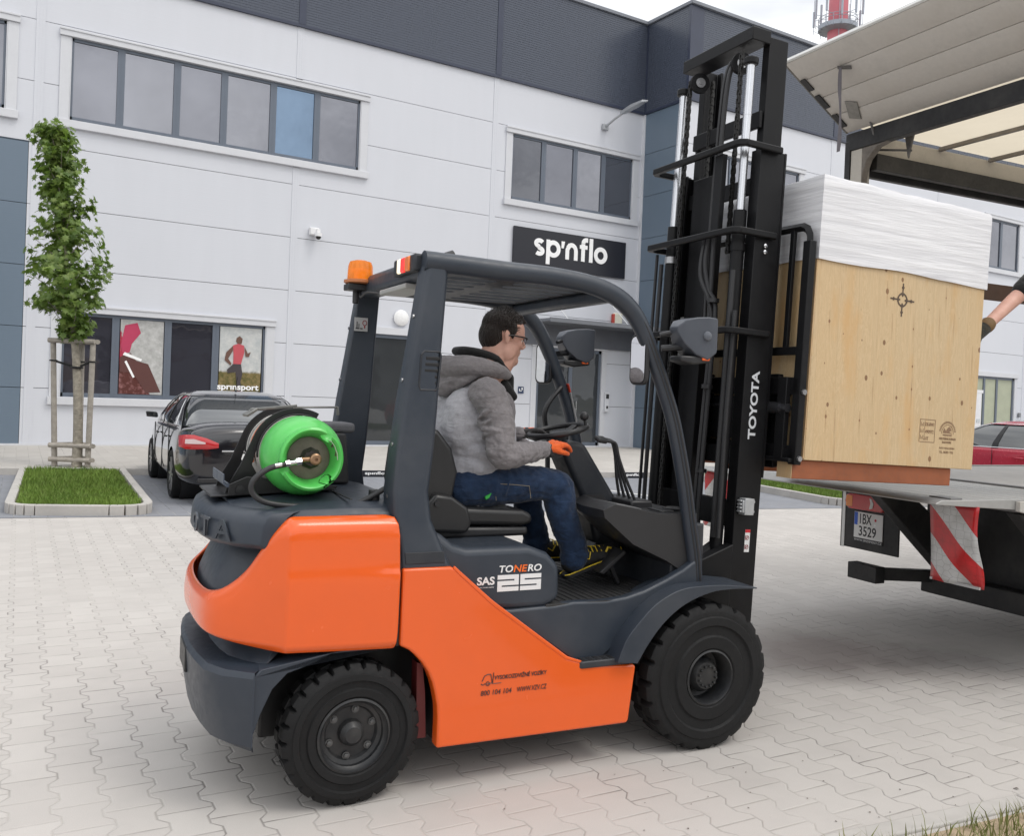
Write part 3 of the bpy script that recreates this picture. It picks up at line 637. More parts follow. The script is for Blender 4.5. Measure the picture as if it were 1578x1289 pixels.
for k in range(14):
    a = k*2*pi/14; b.tube([(cx+3.1*cos(a), cy+3.1*sin(a), 64.3), (cx+3.1*cos(a), cy+3.1*sin(a), 66.2)], .05, 5); b.bar((cx+1.6*cos(a), cy+1.6*sin(a), 64.2), (cx+3.1*cos(a), cy+3.1*sin(a), 64.2), .08, .1)
for z in (65.7, 66.2): b.tube([(cx+3.1*cos(k*pi/12), cy+3.1*sin(k*pi/12), z) for k in range(25)], .05, 5, False)
b.build('ring_platform', mst, tw)
b = MB()
for k in range(10):
    a = k*2*pi/10+.2; r_ = 3.9; x, y = cx+r_*cos(a), cy+r_*sin(a); b.box(x-.13, x+.13, y-.13, y+.13, 65.4+(k % 3)*.5, 68+(k % 3)); b.tube([(x, y, 64.2), (x, y, 70)], .05, 5); b.bar((x, y, 66.5), (cx+1.6*cos(a), cy+1.6*sin(a), 66.5), .06, .06); b.bar((x, y, 64.8), (cx+3*cos(a), cy+3*sin(a), 64.2), .06, .06)
b.tube([(cx-1.3, cy-1.3, 58), (cx-1.3, cy-1.3, 75)], .06, 5); b.tube([(cx+.9, cy-1.7, 58), (cx+.9, cy-1.7, 75)], .06, 5)
b.build('antenna_array', mst, tw)

# loose grit and leaf scraps on the paving near the verge
rd = random.Random(5); b = MB()
for k in range(120):
    x = rd.uniform(1.6, 6.5); y = 2.0+abs(rd.gauss(0, .45))+max(0, (3.7-x)*.07); s_ = rd.uniform(.0015, .005)*(2 if rd.random() < .08 else 1); a = rd.uniform(0, 6.3); z = .003
    pts = [(x+s_*cos(a+j*1.26)*rd.uniform(.5, 1.2), y+s_*sin(a+j*1.26)*rd.uniform(.5, 1.2), z+rd.uniform(0, s_*.4)) for j in range(5)]; b.add(pts+[(x, y, z+s_*.6)], [(j, (j+1) % 5, 5) for j in range(5)])
tag(b.build('grit', M('grit_dark', (.12, .10, .085), .9, var=.4, vs=20), ang=0, off=(0, 0, 0), fix=False), 'scattered grit and leaf scraps on the paving by the verge', 'grit', kind='stuff')
# ------------------------------------------------------------------ forklift
OR = M('orange_paint', (.76, .108, .012), .24, var=.04, coat=.35, vs=1.2)
DG = M('dark_grey_paint', srgb(45, 52, 62), .42, var=.07, vs=3, bump=.15, bs=260, dust=.05)
DG2 = M('charcoal_plastic', srgb(34, 38, 45), .55, var=.08, vs=4, bump=.2, bs=300, dust=.06)
BK = M('black_steel', (.009, .009, .010), .45, var=.2, vs=5, bump=.12, bs=160)
RB = M('rubber', (.0105, .0105, .011), .68, var=.3, vs=6, bump=.3, bs=120, spec=.28)
RIM = M('black_rim', (.014, .015, .017), .45, var=.2, vs=8, dust=.08)
CH = M('chrome', (.72, .72, .74), .12, 1.0, var=.05); STL = M('bare_steel', (.42, .42, .43), .35, .9, var=.15, vs=20)
CST = M('cast_aluminium', (.46, .47, .48), .5, .6, var=.12, vs=30); BLK = M('black_plastic', 0); VIN = M('seat_vinyl', (.018, .018, .019), .38, var=.12, vs=6, bump=.15, bs=220)
fk = thing('forklift', 'orange and dark grey gas forklift with raised mast carrying the wooden crate', 'forklift', FK, (.8, 0, 0))
NE = -.56
# counterweight, lower cast part
def plan(xs, y0=.56, c=(-.372, -.462, -.512, -.532, -.545), dx=0, ins=0):
    near = [(xs, -y0+ins), (c[0]+ins, -y0+ins), (c[1]+dx+ins, -.482+ins), (c[2]+dx+ins, -.385+ins*.8), (c[3]+dx+ins, -.24), (c[4]+dx+ins, -.08)]
    return near+[(x, -y) for x, y in reversed(near)]
def ring(z, xs=.14, dx=0, ins=0): return [(x, y, z) for x, y in plan(xs, dx=dx, ins=ins)]
b = MB(); b.loft([ring(.25, -.365, .04, .012), ring(.27, -.365, .02, .004), ring(.40, -.365, 0), ring(.515, -.365, -.008), ring(.535, -.365, 0, .006), ring(.545, -.32, .03, .055), ring(.62, -.22, .06, .10)])
cw = b.build('counterweight', DG, fk, bev=.008)
b = MB(); arch = [(-.37, .255), (-.374, .32), (-.345, .385), (-.307, .47), (-.25, .522), (-.16, .545), (-.09, .578), (.15, .581), (.15, .60), (-.31, .62), (-.40, .54), (-.41, .30)]
# wheel-arch cheeks each side
for s in (-1, 1):
    c = MB(); c.prism([(-.34, .545), (-.370, .52), (-.372, .262), (-.366, .255), (-.365, .31), (-.340, .385), (-.302, .47), (-.25, .522), (-.16, .548), (-.09, .578), (.15, .581), (.15, .62)], s*.553, s*.30); c.build('arch_cheek', DG, cw, bev=.004)
c = MB(); c.box(-.555, -.5, -.10, .10, .42, .52); c.build('tow_recess', BK, cw, bev=.006)
c = MB(); c.box(-.3, .9, -.30, .30, .20, .70); c.box(-.3, .2, -.44, .44, .60, .78); c.build('chassis', BK, fk, bev=.01)
# orange shell
def oc(x, y, z0, ch, k=0.0):
    return [(x, y, z0), (x, y-.003, .70), (x+k*.2, y-.008, .865), (x+k*.25, y+.001, .885), (x+ch*.10+k*.6, y, 1.01), (x+ch*.2+k*.8, y+.008, 1.052), (x+ch*.4+k, y+.030, 1.076), (x+ch+k, y+.062, 1.083)]
def ch(x): return -.56+(-x-.262)*.775
def oc2(x, z0, zt, dx=0):
    y = ch(x); H = zt-z0
    return [(x, y, z0), (x-.001, y-.003, z0+H*.25), (x, y-.003, z0+H*.52), (x+dx*.4, y-.002, z0+H*.72), (x+dx*.7, y, zt-.055), (x+dx*.85, y+.003, zt-.028), (x+dx, y+.012, zt-.008), (x+dx+.012, y+.035, zt)]
colz = [oc(.158, -.56, .582, -.05), oc(.13, -.56, .583, -.03), oc(-.06, -.56, .589, 0), oc(-.235, -.56, .597, .0, .006), oc(-.262, -.56, .598, .0, .010),
        oc2(-.305, .602, 1.052, .01), oc2(-.352, .608, .975, .006), oc2(-.405, .615, .880, .018)]
band = [oc2(-.455, .625, .812), [(-.515, -.350, .64), (-.517, -.35, .665), (-.517, -.35, .69), (-.515, -.35, .72), (-.511, -.345, .757), (-.506, -.345, .772), (-.499, -.34, .783), (-.484, -.33, .787)],
        [(-.535, -.22, .65), (-.538, -.22, .68), (-.5375, -.22, .70), (-.535, -.22, .72), (-.533, -.22, .748), (-.528, -.22, .760), (-.521, -.218, .770), (-.505, -.21, .774)],
        [(-.543, 0, .655), (-.546, 0, .68), (-.5455, 0, .70), (-.543, 0, .72), (-.541, 0, .745), (-.536, 0, .757), (-.529, 0, .767), (-.513, 0, .771)]]
cols = colz+band; cols = cols+[[(x, -y, z) for x, y, z in c] for c in reversed(cols[:-1])]
b = MB(); b.loft(cols, cap=False, close=False)
sh = b.build('rear_cowl', OR, fk, ang=60, fix=True, mods=[('SOLIDIFY', dict(thickness=.012, offset=-1)), ('SUBSURF', dict(levels=2, render_levels=2))])
for e in sh.data.edges:
    pass
cre = sh.data.attributes.new('crease_edge', 'FLOAT', 'EDGE')
for e in sh.data.edges:
    a, c = [sh.data.vertices[i].co+OFF[sh.name] for i in e.vertices]
    v = 0.0
    if abs(a.x-c.x) < .05 and a.x > .09 and c.x > .09: v = 1
    bottom = lambda q: any((V(q)-V(k[0])).length < 1e-3 for k in cols); topv = lambda q: any((V(q)-V(k[7])).length < 1e-3 for k in cols)
    if (bottom(a) and bottom(c)): v = 1
    if (topv(a) and topv(c)): v = .75
    if all(abs(q.x+.257) < .008 and abs(abs(q.y)-.56) < .012 for q in (a, c)): v = .75
    cre.data[e.index].value = v
# recess behind the lip and dark top
def rc(z, d, w=0): 
    n_ = [(.12, -.50+w), (-.20, -.50+w), (-.31+d, -.46+w), (-.40+d, -.395+w), (-.475+d, -.30), (-.50+d, -.20), (-.508+d, 0)]; return [(x, y, z) for x, y in n_+[(x, -y) for x, y in reversed(n_[:-1])]]
b = MB(); b.loft([rc(.66, .02, .02), rc(.755, .015, .02), rc(.79, .022, .02), rc(.86, .05, .03), (rc(.93, .085, .05)), rc(1.0, .13, .06), rc(1.03, .12, .05)]); b.build('recess_panel', DG, fk, ang=60)
def hoodring(x, z0, zc, w=.50): return [(x, -w, z0), (x, -w, zc-.055), (x, -w+.02, zc-.03), (x, -w+.07, zc-.015), (x, -.15, zc), (x, .15, zc), (x, w-.07, zc-.015), (x, w-.02, zc-.03), (x, w, zc-.055), (x, w, z0)]
b = MB(); b.loft([hoodring(-.43, 1.0, 1.112, .36), hoodring(-.38, 1.0, 1.118, .42), hoodring(-.30, 1.0, 1.124, .47), hoodring(-.2, 1.03, 1.132, .50), hoodring(.0, 1.03, 1.138, .50), hoodring(.19, 1.03, 1.135, .50)]); hd = b.build('hood', DG, fk, bev=.004)
# rear lip with embossed lettering
lipo = [(-.27, -.50), (-.345, -.495), (-.44, -.41), (-.505, -.27), (-.525, -.12), (-.53, 0)]; lipo = lipo+[(x, -y) for x, y in reversed(lipo[:-1])]
def lip(z, d, g=0): return [(x+d+g*0, y*(1-d*.6), z) for x, y in lipo]
b = MB(); b.loft([lip(.955, .045), lip(.965, .01), lip(.98, -.005), lip(1.05, 0), lip(1.075, .012), lip(1.092, .035), lip(1.100, .07)]); b.build('hood_lip', DG, fk, bev=.003)
m_emb = M('embossed', srgb(50, 57, 66), .4, bump=.1, bs=250)
def emb(s_, pa, pb, z0, h, name='embossed_lettering'):
    pa = V((*pa, z0)); pb = V((*pb, z0)); d = pb-pa; text(name, s_, pa, d, (0, 0, 1), d.length, h, m_emb, fk, .006, .01)
emb('A', (-.372, -.482), (-.302+(-.14), -.422), .988, .075) if False else None
m_emb.use_fake_user = False; emb('A', (-.495, -.332), (-.442, -.424), .985, .075); emb('T', (-.524, -.222), (-.505, -.312), .985, .075); emb('O', (-.5375, -.105), (-.5335, -.20), .985, .075); emb('TOY', (-.536, .27), (-.5385, -.08), .985, .075) if False else None
b = MB(); b.cyl((.10, -.38, 1.12), (.10, -.38, 1.165), .022); b.build('filler_cap', BLK, hd, bev=.004)
b = MB(); b.box(-.02, -.012, -.47, .47, 1.1365, 1.1395); b.build('hood_seam', BLK, hd, ang=0)
# orange side panels under the cab
side = [(.17, .587), (.205, .570), (.23, .549), (.262, .515), (.288, .476), (.306, .436), (.318, .395), (.330, .34), (.334, .29), (.333, .174), (1.205, .167), (1.214, .18), (1.240, .405), (1.237, .417), (1.061, .430), (1.02, .436), (.97, .452), (.90, .475), (.574, .71), (.546, .731), (.41, .848), (.385, .872), (.365, .880), (.17, .881)]
for s in (-1, 1):
    b = MB(); b.prism(side, s*.56, s*.50); q = b.build('side_panel', OR, fk, bev=.010, seg=3)
    b = MB(); b.prism([(.38, .884), (.405, .862), (.546, .741), (.574, .720), (.90, .483), (.97, .458), (.96, .450), (.89, .472), (.565, .706), (.535, .73), (.40, .848), (.375, .872)], s*.562, s*.55) 
    b.build('panel_lip', OR, q, bev=.003)
b = MB(); b.prism([(.159, .585), (.168, .585), (.168, .89), (.155, 1.0), (.146, 1.0), (.159, .89)], -.545, .545); b.build('panel_gap', BK, fk, ang=0)
# engine cover / seat base
b = MB(); b.prism([(.22, .69), (.22, 1.0), (.33, 1.01), (.40, .955), (.455, .937), (.735, .937), (.825, .905), (.882, .85), (.888, .71), (.825, .676), (.657, .676)], -.50, .50); q = b.build('engine_cover', DG, fk, bev=.03, seg=4)
mdw = M('decal_white', (.72, .72, .72), .4, var=.02); mdo = M('decal_orange', (.75, .14, .02), .4); mdb = M('decal_black', (.03, .028, .03), .45)
def dec(s_, x, z, w, h, m, y=-.5015, bold=.02, shear=0, sp=1.0, par=fk, nm='decal'): return text(nm, s_, (x, y, z), (1, 0, 0), (0, 0, 1), w, h, m, par, .0012, bold, shear=shear, spacing=sp)
dec('TO', .600, .834, .062, .029, mdw, sp=1.05, shear=.15); dec('NE', .664, .834, .063, .029, mdo, shear=.15); dec('RO', .729, .834, .064, .029, mdw, shear=.15)
def seg25():
    m_ = MB(); t = .018; h = .067; y0, y1 = -.5016, -.5005
    def r_(x0, x1, z0, z1): m_.box(x0, x1, y0, y1, z0, z1)
    x = .594; z = .757; w = .096
    r_(x, x+w, z+h-t, z+h); r_(x+w-t*1.1, x+w, z+h/2+t/2+.0002, z+h-t-.0002); r_(x, x+w, z+h/2-t/2, z+h/2+t/2); r_(x, x+t*1.1, z+t+.0002, z+h/2-t/2-.0002); r_(x, x+w, z, z+t)
    x += w+.007
    r_(x, x+w, z+h-t, z+h); r_(x, x+t*1.1, z+h/2+t/2+.0002, z+h-t-.0002); r_(x, x+w, z+h/2-t/2, z+h/2+t/2); r_(x+w-t*1.1, x+w, z+t+.0002, z+h/2-t/2-.0002); r_(x, x+w, z, z+t)
    return m_
seg25().build('decal', mdw, fk, ang=0, fix=False)
dec('SAS', .503, .787, .078, .033, mdw, bold=.03); dec('system of active stability', .505, .774, .074, .006, mdw, bold=0)
y_ = -.5612
dec('VYSOKOZDVI\u017dN\u00c9 VOZ\u00cdKY', .570, .419, .235, .021, mdb, y=y_, bold=.012, shear=.12); dec('800 104 104', .512, .360, .135, .020, mdb, y=y_, bold=.0, shear=.12); dec('WWW.VZV.CZ', .672, .360, .135, .020, mdb, y=y_, bold=.0, shear=.12)
b = MB(); b.tube([(.516, y_, .418), (.526, y_, .438), (.540, y_, .444), (.553, y_, .443)], .0018, 5); b.tube([(.512, y_, .408), (.52, y_, .402), (.53, y_, .408)], .0018, 5); b.tube([(.535, y_, .405), (.560, y_, .408), (.553, y_, .443)], .0018, 5); b.tube([(.562, y_, .404), (.566, y_, .448)], .0018, 5); b.tube([(.566, y_, .404), (.600, y_, .405)], .0014, 5)
b.tube(disc_pts3((.541, y_, .406), .007) if False else [(.541+.008*cos(k*pi/6), y_, .406+.008*sin(k*pi/6)) for k in range(13)], .0015, 5, False); b.build('decal_emblem', mdb, fk)
# floor, sill and step
FL = M('rubber_mat', (.018, .018, .019), .75, bump=.5, bs=60, dust=.08, bd=.004)
b = MB(); b.box(.82, 1.56, -.505, .505, .66, .69)
for k in range(15): b.box(.90+k*.036, .915+k*.036, -.46, .46, .69, .694)
fl_ = b.build('floor', FL, fk, bev=.003)
for s in (-1, 1):
    b = MB(); b.prism([(.60, .686), (.657, .681), (.86, .686), (.95, .695), (1.109, .69), (1.215, .70), (1.306, .722), (1.42, .765), (1.51, .805), (1.60, .86), (1.62, .73), (1.45, .715), (1.35, .68), (1.24, .60), (1.15, .48), (1.10, .44), (.96, .44)], s*.508, s*.46); b.build('sill', DG, fk, bev=.012, seg=3)
    b = MB(); b.prism([(.90, .46), (.95, .435), (1.16, .425), (1.14, .50), (1.10, .55), (1.02, .58), (.92, .55)], s*.50, s*.35); b.build('step_recess', DG, fk, bev=.01)
    b = MB(); b.prism([(.92, s*.40), (.92, s*.53), (.97, s*.568), (1.215, s*.568), (1.235, s*.54), (1.235, s*.40)], .425, .455, 'z'); st_ = b.build('step', DG2, fk, bev=.006)
    b = MB()
    for i in range(7):
        for j in range(3):
            if (i+j) % 2 == 0 or 1: b.box(.975+i*.034, .975+i*.034+.022, s*(.520+j*.0165)-.005, s*(.520+j*.0165)+.005, .4545, .4575)
    b.build('grip_pattern', BLK, st_, ang=0)
    up_ = smooth_path([(1.125, 0, .445), (1.16, 0, .53), (1.21, 0, .592), (1.31, 0, .682), (1.434, 0, .736), (1.563, 0, .746), (1.70, 0, .742), (1.86, 0, .722)], 4)
    lo = smooth_path([(1.225, 0, .432), (1.282, 0, .517), (1.36, 0, .602), (1.462, 0, .670), (1.594, 0, .713), (1.72, 0, .722), (1.86, 0, .716)], 4)
    b = MB(); b.prism([(p.x, p.z) for p in up_]+[(p.x, p.z) for p in reversed(lo)], s*.595, s*.36); b.build('front_fender', DG, fk, bev=.006, seg=3)
# wheels
def tyre(b, cx, y_out, cz, Rr, Wd, rim, n=24, s=-1):
    """solid tyre with staggered lugs; y_out is the outer face, body goes inward"""
    prof = [(rim, .012, 0), (rim+.012, .0, 0), (rim+(Rr-rim)*.30, -.002, 0), (rim+(Rr-rim)*.34, .006, 0), (rim+(Rr-rim)*.52, .006, 0), (rim+(Rr-rim)*.56, -.004, 0), (rim+(Rr-rim)*.72, -.002, 0), (rim+(Rr-rim)*.75, .005, 0), (Rr-.030, .006, 0), (Rr-.012, .014, 1), (Rr, .026, 1), (Rr, Wd*.46, 1), (Rr-.001, Wd*.5, 3), (Rr, Wd*.54, 2), (Rr, Wd-.026, 2), (Rr-.012, Wd-.014, 2), (Rr-.030, Wd-.006, 0), (rim+(Rr-rim)*.6, Wd, 0), (rim, Wd-.012, 0)]
    sub = 6; tot = n*sub; rings = []
    for i in range(tot):
        a = 2*pi*i/tot; r_ = []
        for k, (r0_, h, t) in enumerate(prof):
            rr = r0_; sh_ = 0
            if t == 1 and i % sub in (0,): rr = min(rr, Rr-.021)
            if t == 2 and (i+sub//2) % sub in (0,): rr = min(rr, Rr-.021)
            if t == 3: rr = Rr-.014
            r_.append((cx+rr*cos(a), y_out-s*0+(h if s < 0 else -h), cz+rr*sin(a)))
        rings.append(r_)
    m = len(prof); v = [p for q in rings for p in q]; f = []
    for i in range(tot):
        for j in range(m-1): a = i*m+j; c = ((i+1) % tot)*m+j; f.append((a, c, c+1, a+1))
    b.add(v, f)
def wheel(cx, y_out, cz, Rr, Wd, rim, s, front, steer=0):
    w = bpy.data.objects.new('wheel', None); C.objects.link(w); w.parent = fk; w.location = V((cx, y_out*.8, cz))-OFF[fk.name]; w.rotation_euler = (0, 0, steer); OFF[w.name] = V((cx, y_out*.8, cz))
    b = MB(); tyre(b, cx, y_out, cz, Rr, Wd, rim, 22 if front else 26, s); b.build('tyre', RB, w, ang=28)
    g = lambda h: y_out+(h if s < 0 else -h); ax = (0, -s*-1 if False else (1 if s < 0 else -1), 0); o = (cx, y_out, cz)
    b = MB()
    if front: b.lathe([(rim+.004, .004), (rim-.004, .0), (rim-.010, .012), (rim-.016, .05), (rim-.012, .10), (.08, .11), (.078, .06), (.062, .035), (.058, .03), (.03, .028), (.0005, .028)], o, ax, 40, False)
    else: b.lathe([(rim+.004, .004), (rim-.004, .0), (rim-.008, .012), (rim-.018, .022), (rim-.02, .036), (rim-.034, .042), (rim-.042, .055), (.05, .055), (.046, .03), (.036, .018), (.03, .012), (.0005, .010)], o, ax, 40, False)
    rm = b.build('rim', RIM, w, ang=30)
    nb, rb, hb = (12, .046, .026) if front else (6, .088, .05)
    b = MB()
    for k in range(nb):
        if not front: b = MB()
        a = 2*pi*k/nb+.35; p = V((cx+rb*cos(a), g(hb), cz+rb*sin(a))); r1 = .0055 if front else .010
        b.lathe([(r1, 0.0), (r1, .009), (r1*.6, .011), (.0004, .011)], p, (0, s, 0), 6, False)
        if not front: b.lathe([(r1*1.5, 0), (r1*1.5, .003), (r1, .003)], p, (0, s, 0), 12, False); b.build('wheel_nut', M('worn_steel', (.12, .12, .12), .45, .5), rm)
    if front: b.build('wheel_nuts', RIM, rm)
    return w
wheel(1.625, -.585, .327, .327, .20, .122, -1, True); wheel(1.625, .585, .327, .327, .20, .122, 1, True)
wheel(0, -.565, .2655, .2655, .165, .137, -1, False, R(2)); wheel(0, .565, .2655, .2655, .165, .137, 1, False, R(2))
b = MB(); b.cyl((1.625, -.4, .327), (1.625, .4, .327), .10, .10); b.box(1.50, 1.75, -.3, .3, .22, .45); b.build('front_axle', BK, fk, bev=.01)
b = MB(); b.box(-.07, .07, -.40, .40, .20, .30); b.build('rear_axle', BK, fk, bev=.01)
b = MB(); b.box(.9, 1.70, -.34, .34, .20, .655); b.prism([(.34, .18), (.34, .60), (1.2, .6), (1.2, .18)], -.495, .495); b.build('underframe', BK, fk, bev=.01)
b = MB(); b.prism([(.262, .50), (.285, .49), (.30, .38), (.31, .20), (.27, .2)], -.50, -.44); b.build('inner_bracket', M('maroon_paint', (.10, .012, .012), .5), fk)
# overhead guard
gd_ = bpy.data.objects.new('overhead_guard', None); C.objects.link(gd_); gd_.parent = fk; gd_.location = V((.5, 0, 2))-OFF[fk.name]; OFF[gd_.name] = V((.5, 0, 2))
for s in (-1, 1):
    y0 = s*.475
    path = smooth_path([(.235, y0, 2.068), (.40, y0, 2.065), (.60, y0, 2.06), (.80, y0, 2.058), (.98, y0, 2.042), (1.11, y0, 2.005), (1.20, y0, 1.945), (1.262, y0, 1.862), (1.325, y0, 1.74), (1.39, y0, 1.60), (1.445, y0, 1.46), (1.51, y0, 1.22), (1.555, y0, 1.0), (1.585, y0, .86), (1.60, y0, .735)], 5)
    rr = [.041 if p.z > 1.98 else max(.034, .041-(1.98-p.z)*.03) for p in path]
    b = MB(); b.tube(path, rr, 16, up=(0, 1, 0)); q = b.build('side_tube', DG, gd_, ang=50)
    b = MB(); 
    gp = [p for p in path if p.z < 1.9]
    b.tube([p+V((.004, s*.033, 0)) for p in gp], .006, 6); b.tube([p+V((-.012, s*.031, 0)) for p in gp], .004, 6); b.build('edge_groove', BLK, q)
    # rear pillar
    b = MB()
    def pr(x0, x1, z, yo, yi): return [(x0, s*yo, z), (x1-.02, s*yo, z), (x1, s*(yo-.025), z), (x1, s*yi, z), (x0-.015, s*yi, z), (x0-.015, s*(yo-.03), z)]
    b.loft([pr(.175, .385, .87, .545, .40), pr(.17, .345, .95, .54, .41), pr(.145, .297, 1.06, .53, .41), pr(.138, .283, 1.17, .525, .415), pr(.150, .30, 1.32, .52, .42), pr(.170, .312, 1.5, .515, .42), pr(.205, .322, 1.74, .51, .42), pr(.245, .338, 2.03, .505, .42), pr(.255, .342, 2.07, .50, .425)])
    q = b.build('rear_pillar', DG, gd_, bev=.012, seg=3)
    b = MB(); b.prism([(.185, .895), (.345, .895), (.34, .94), (.18, .94)], s*.5465, s*.54); b.build('pillar_badge', DG2, q, bev=.002)
    b = MB(); b.tube([(.228, s*.511, 1.70), (.222, s*.512, 1.58), (.228, s*.512, 1.565), (.292, s*.511, 1.565), (.30, s*.511, 1.58), (.31, s*.508, 1.70), (.305, s*.508, 1.715), (.24, s*.508, 1.715), (.228, s*.511, 1.70)], .0045, 6); b.build('vent_rim', DG2, q)
    b = MB()
    for k in range(5): z = 1.585+k*.024; x = .236+k*.0028; b.box(x, x+.058, s*.5065-.006, s*.5065+.006, z, z+.014)
    b.build('vent_slots', M('vent_black', (.006, .006, .007), .6), q, bev=.003)
    for z, x in ((1.35, .138), (1.6, .168), (1.85, .203), (1.15, .127)): b = MB(); b.cyl((x-.004, s*.47, z), (x+.02, s*.47, z), .008, .008, 8); b.build('pillar_bolt', STL, q)
b = MB(); b.box(.235, .345, -.46, .46, 2.0, 2.095); rb_ = b.build('rear_crossbeam', DG, gd_, bev=.03, seg=3)
b = MB(); b.box(1.06, 1.13, -.46, .46, 1.975, 2.03); b.build('front_crossbeam', DG, gd_, bev=.015)
# roof plate with slots
b = MB(); b.box(.30, 1.11, -.45, .45, 2.028, 2.048); rp = b.build('roof_plate', DG2, gd_, ang=30)
cs = []
for i in range(7):
    y = -.36+i*.12
    for xa, xb in ((.37, .60), (.68, 1.04)):
        c = MB(); c.prism([(xa+.043+.043*cos(a), y+.043*sin(a)) for a in [pi/2+k*pi/8 for k in range(9)]]+[(xb-.043+.043*cos(a), y+.043*sin(a)) for a in [-pi/2+k*pi/8 for k in range(9)]], 2.0, 2.08, 'z'); cs.append(c)
cut(rp, cs)
# light bar under the rear beam
for s in (-1,):
    b = MB(); b.box(.205, .245, s*.185 if s > 0 else -.45, s*.45 if s > 0 else -.185, 2.03, 2.10); lb = b.build('lamp_cluster', DG2, gd_, bev=.01)
    for y0, y1, cl, e, es in ((.25, .29, (.85, .75, .6), (1, .8, .55), 1.1), (.293, .345, (.75, .02, .015), (1, .03, .02), .9), (.348, .40, (.75, .18, .02), (1, .2, .03), .12)):
        b = MB(); b.box(.198, .215, min(s*y0, s*y1), max(s*y0, s*y1), 2.035, 2.095); b.build('lens', M('lens_%d' % int(cl[1]*100), cl, .15, emit=e, es=es, coat=.5), lb, bev=.006)
    b = MB(); b.cyl((.35, s*.42, 2.10), (.38, s*.42, 2.112), .02, .02); b.build('roof_plug', BLK, gd_)
b = MB(); b.box(.22, .34, -.30, .05, 1.975, 1.998); b.build('wiring_cover', M('pale_plastic', (.35, .35, .34), .5), rb_, bev=.006)
b = MB(); b.tube(smooth_path([(.22, .35, 2.02), (.20, .28, 1.985), (.21, .2, 2.0), (.24, .1, 1.99)]), .005, 6); b.build('cable', BLK, rb_)
# orange beacon
bc = bpy.data.objects.new('beacon', None); C.objects.link(bc); bc.parent = fk; bc.location = V((.205, .345, 2.06))-OFF[fk.name]; OFF[bc.name] = V((.205, .345, 2.06))
b = MB(); b.lathe([(.066, 0), (.075, .004), (.075, .016), (.06, .02)], (.215, .35, 2.052), (0, 0, 1), 32); b.build('base_ring', M('amber_dark', (.45, .16, .06), .4), bc)
def amber(): 
    n = N('amber_lens'); p = n.coord(); x, y, z = n.xyz(p)[:3]; w = n.math('FRACT', n.math('MULTIPLY', z, 90.0))
    n.col((.85, .25, .02)); n.b.inputs['Transmission Weight'].default_value = .55; n.rough(.18); n.b.inputs['IOR'].default_value = 1.4; n.bump(w, .3, .002)
    n.put(n.b.inputs['Emission Color'], (1, .32, .02)); n.b.inputs['Emission Strength'].default_value = .16; return n.m
b = MB(); b.lathe([(.060, .018), (.059, .05), (.057, .085), (.050, .104), (.025, .112), (.0005, .113)], (.215, .35, 2.052), (0, 0, 1), 36, False); b.build('lens', amber(), bc)
b = MB(); b.lathe([(.02, .02), (.02, .05), (.032, .055), (.032, .07), (.0005, .075)], (.215, .35, 2.052), (0, 0, 1), 20, False); b.build('reflector', M('amber_core', (.9, .35, .05), .3, emit=(1, .35, .03), es=.5), bc)
b = MB(); b.box(.15, .25, .31, .40, 2.02, 2.05); b.cyl((.2, .36, 1.96), (.2, .36, 2.03), .015); b.build('bracket', BLK, bc, bev=.004)
b = MB(); b.box(.212, .277, .4075, .4105, 1.835, 1.90); q = b.build('warning_sticker', M('sticker', (.42, .42, .42), .45), fk, ang=0)
b = MB(); b.box(.218, .236, .4055, .4075, 1.845, 1.85); b.box(.222, .226, .4055, .4075, 1.85, 1.88); b.box(.232, .235, .4055, .4075, 1.852, 1.87); b.box(.240, .252, .4055, .4075, 1.845, 1.85); b.build('sticker_symbols', BLK, q, ang=0)
b = MB(); b.tube([(.262+.010*cos(k*pi/6), .4065, 1.875+.012*sin(k*pi/6)) for k in range(13)], .0018, 5, False); b.tube([(.262, .4065, 1.85), (.262, .4065, 1.862)], .003, 5); b.build('sticker_ring', M('sticker_ink', (.25, .03, .03), .5), q)
# seat
st = bpy.data.objects.new('seat', None); C.objects.link(st); st.parent = fk; st.location = V((.6, 0, 1))-OFF[fk.name]; OFF[st.name] = V((.6, 0, 1))
b = MB(); b.prism([(.50, .995), (.50, 1.045), (.62, 1.065), (.90, 1.05), (.945, 1.03), (.95, .99), (.90, .98)], -.24, .24); b.build('cushion', VIN, st, bev=.025, seg=4)
b = MB(); b.prism([(.46, .93), (.46, .985), (.93, .975), (.93, .935)], -.235, .235); b.build('seat_frame', BLK, st, bev=.015)
b = MB(); b.prism([(.42, 1.0), (.395, 1.16), (.41, 1.30), (.45, 1.40), (.49, 1.40), (.555, 1.32), (.585, 1.22), (.565, 1.10), (.53, 1.02)], -.23, .23); b.build('backrest', VIN, st, bev=.04, seg=4)
for s in (-1, 1):
    b = MB(); b.prism([(.44, .97), (.43, 1.08), (.47, 1.13), (.545, 1.12), (.62, 1.07), (.64, 1.0), (.62, .96)], s*.275, s*.225); q = b.build('side_bolster', VIN, st, bev=.015, seg=3)
    b = MB(); b.cyl((.475, s*.27, 1.09), (.475, s*.283, 1.09), .014, .012, 14); b.build('pivot', BLK, q)
b = MB(); b.box(.92, .965, -.17, -.12, .985, 1.0); b.build('slide_lever', BLK, st, bev=.006)
for ch in st.children: ch.location.x -= .07
tb = MB(); tb.prism([(.02, 1.14), (.0, 1.36), (.10, 1.36), (.12, 1.14)], .06, .34); q = tb.build('tool_pocket', M('black_canvas', (.035, .035, .036), .8, bump=.3, bs=60), fk, bev=.01)
b = MB(); b.box(.035, .15, .10, .30, 1.36, 1.405); b.build('folded_cloth', M('grey_rag', (.12, .12, .13), .9, bump=.6, bs=20, bd=.01), q, bev=.015, seg=3)
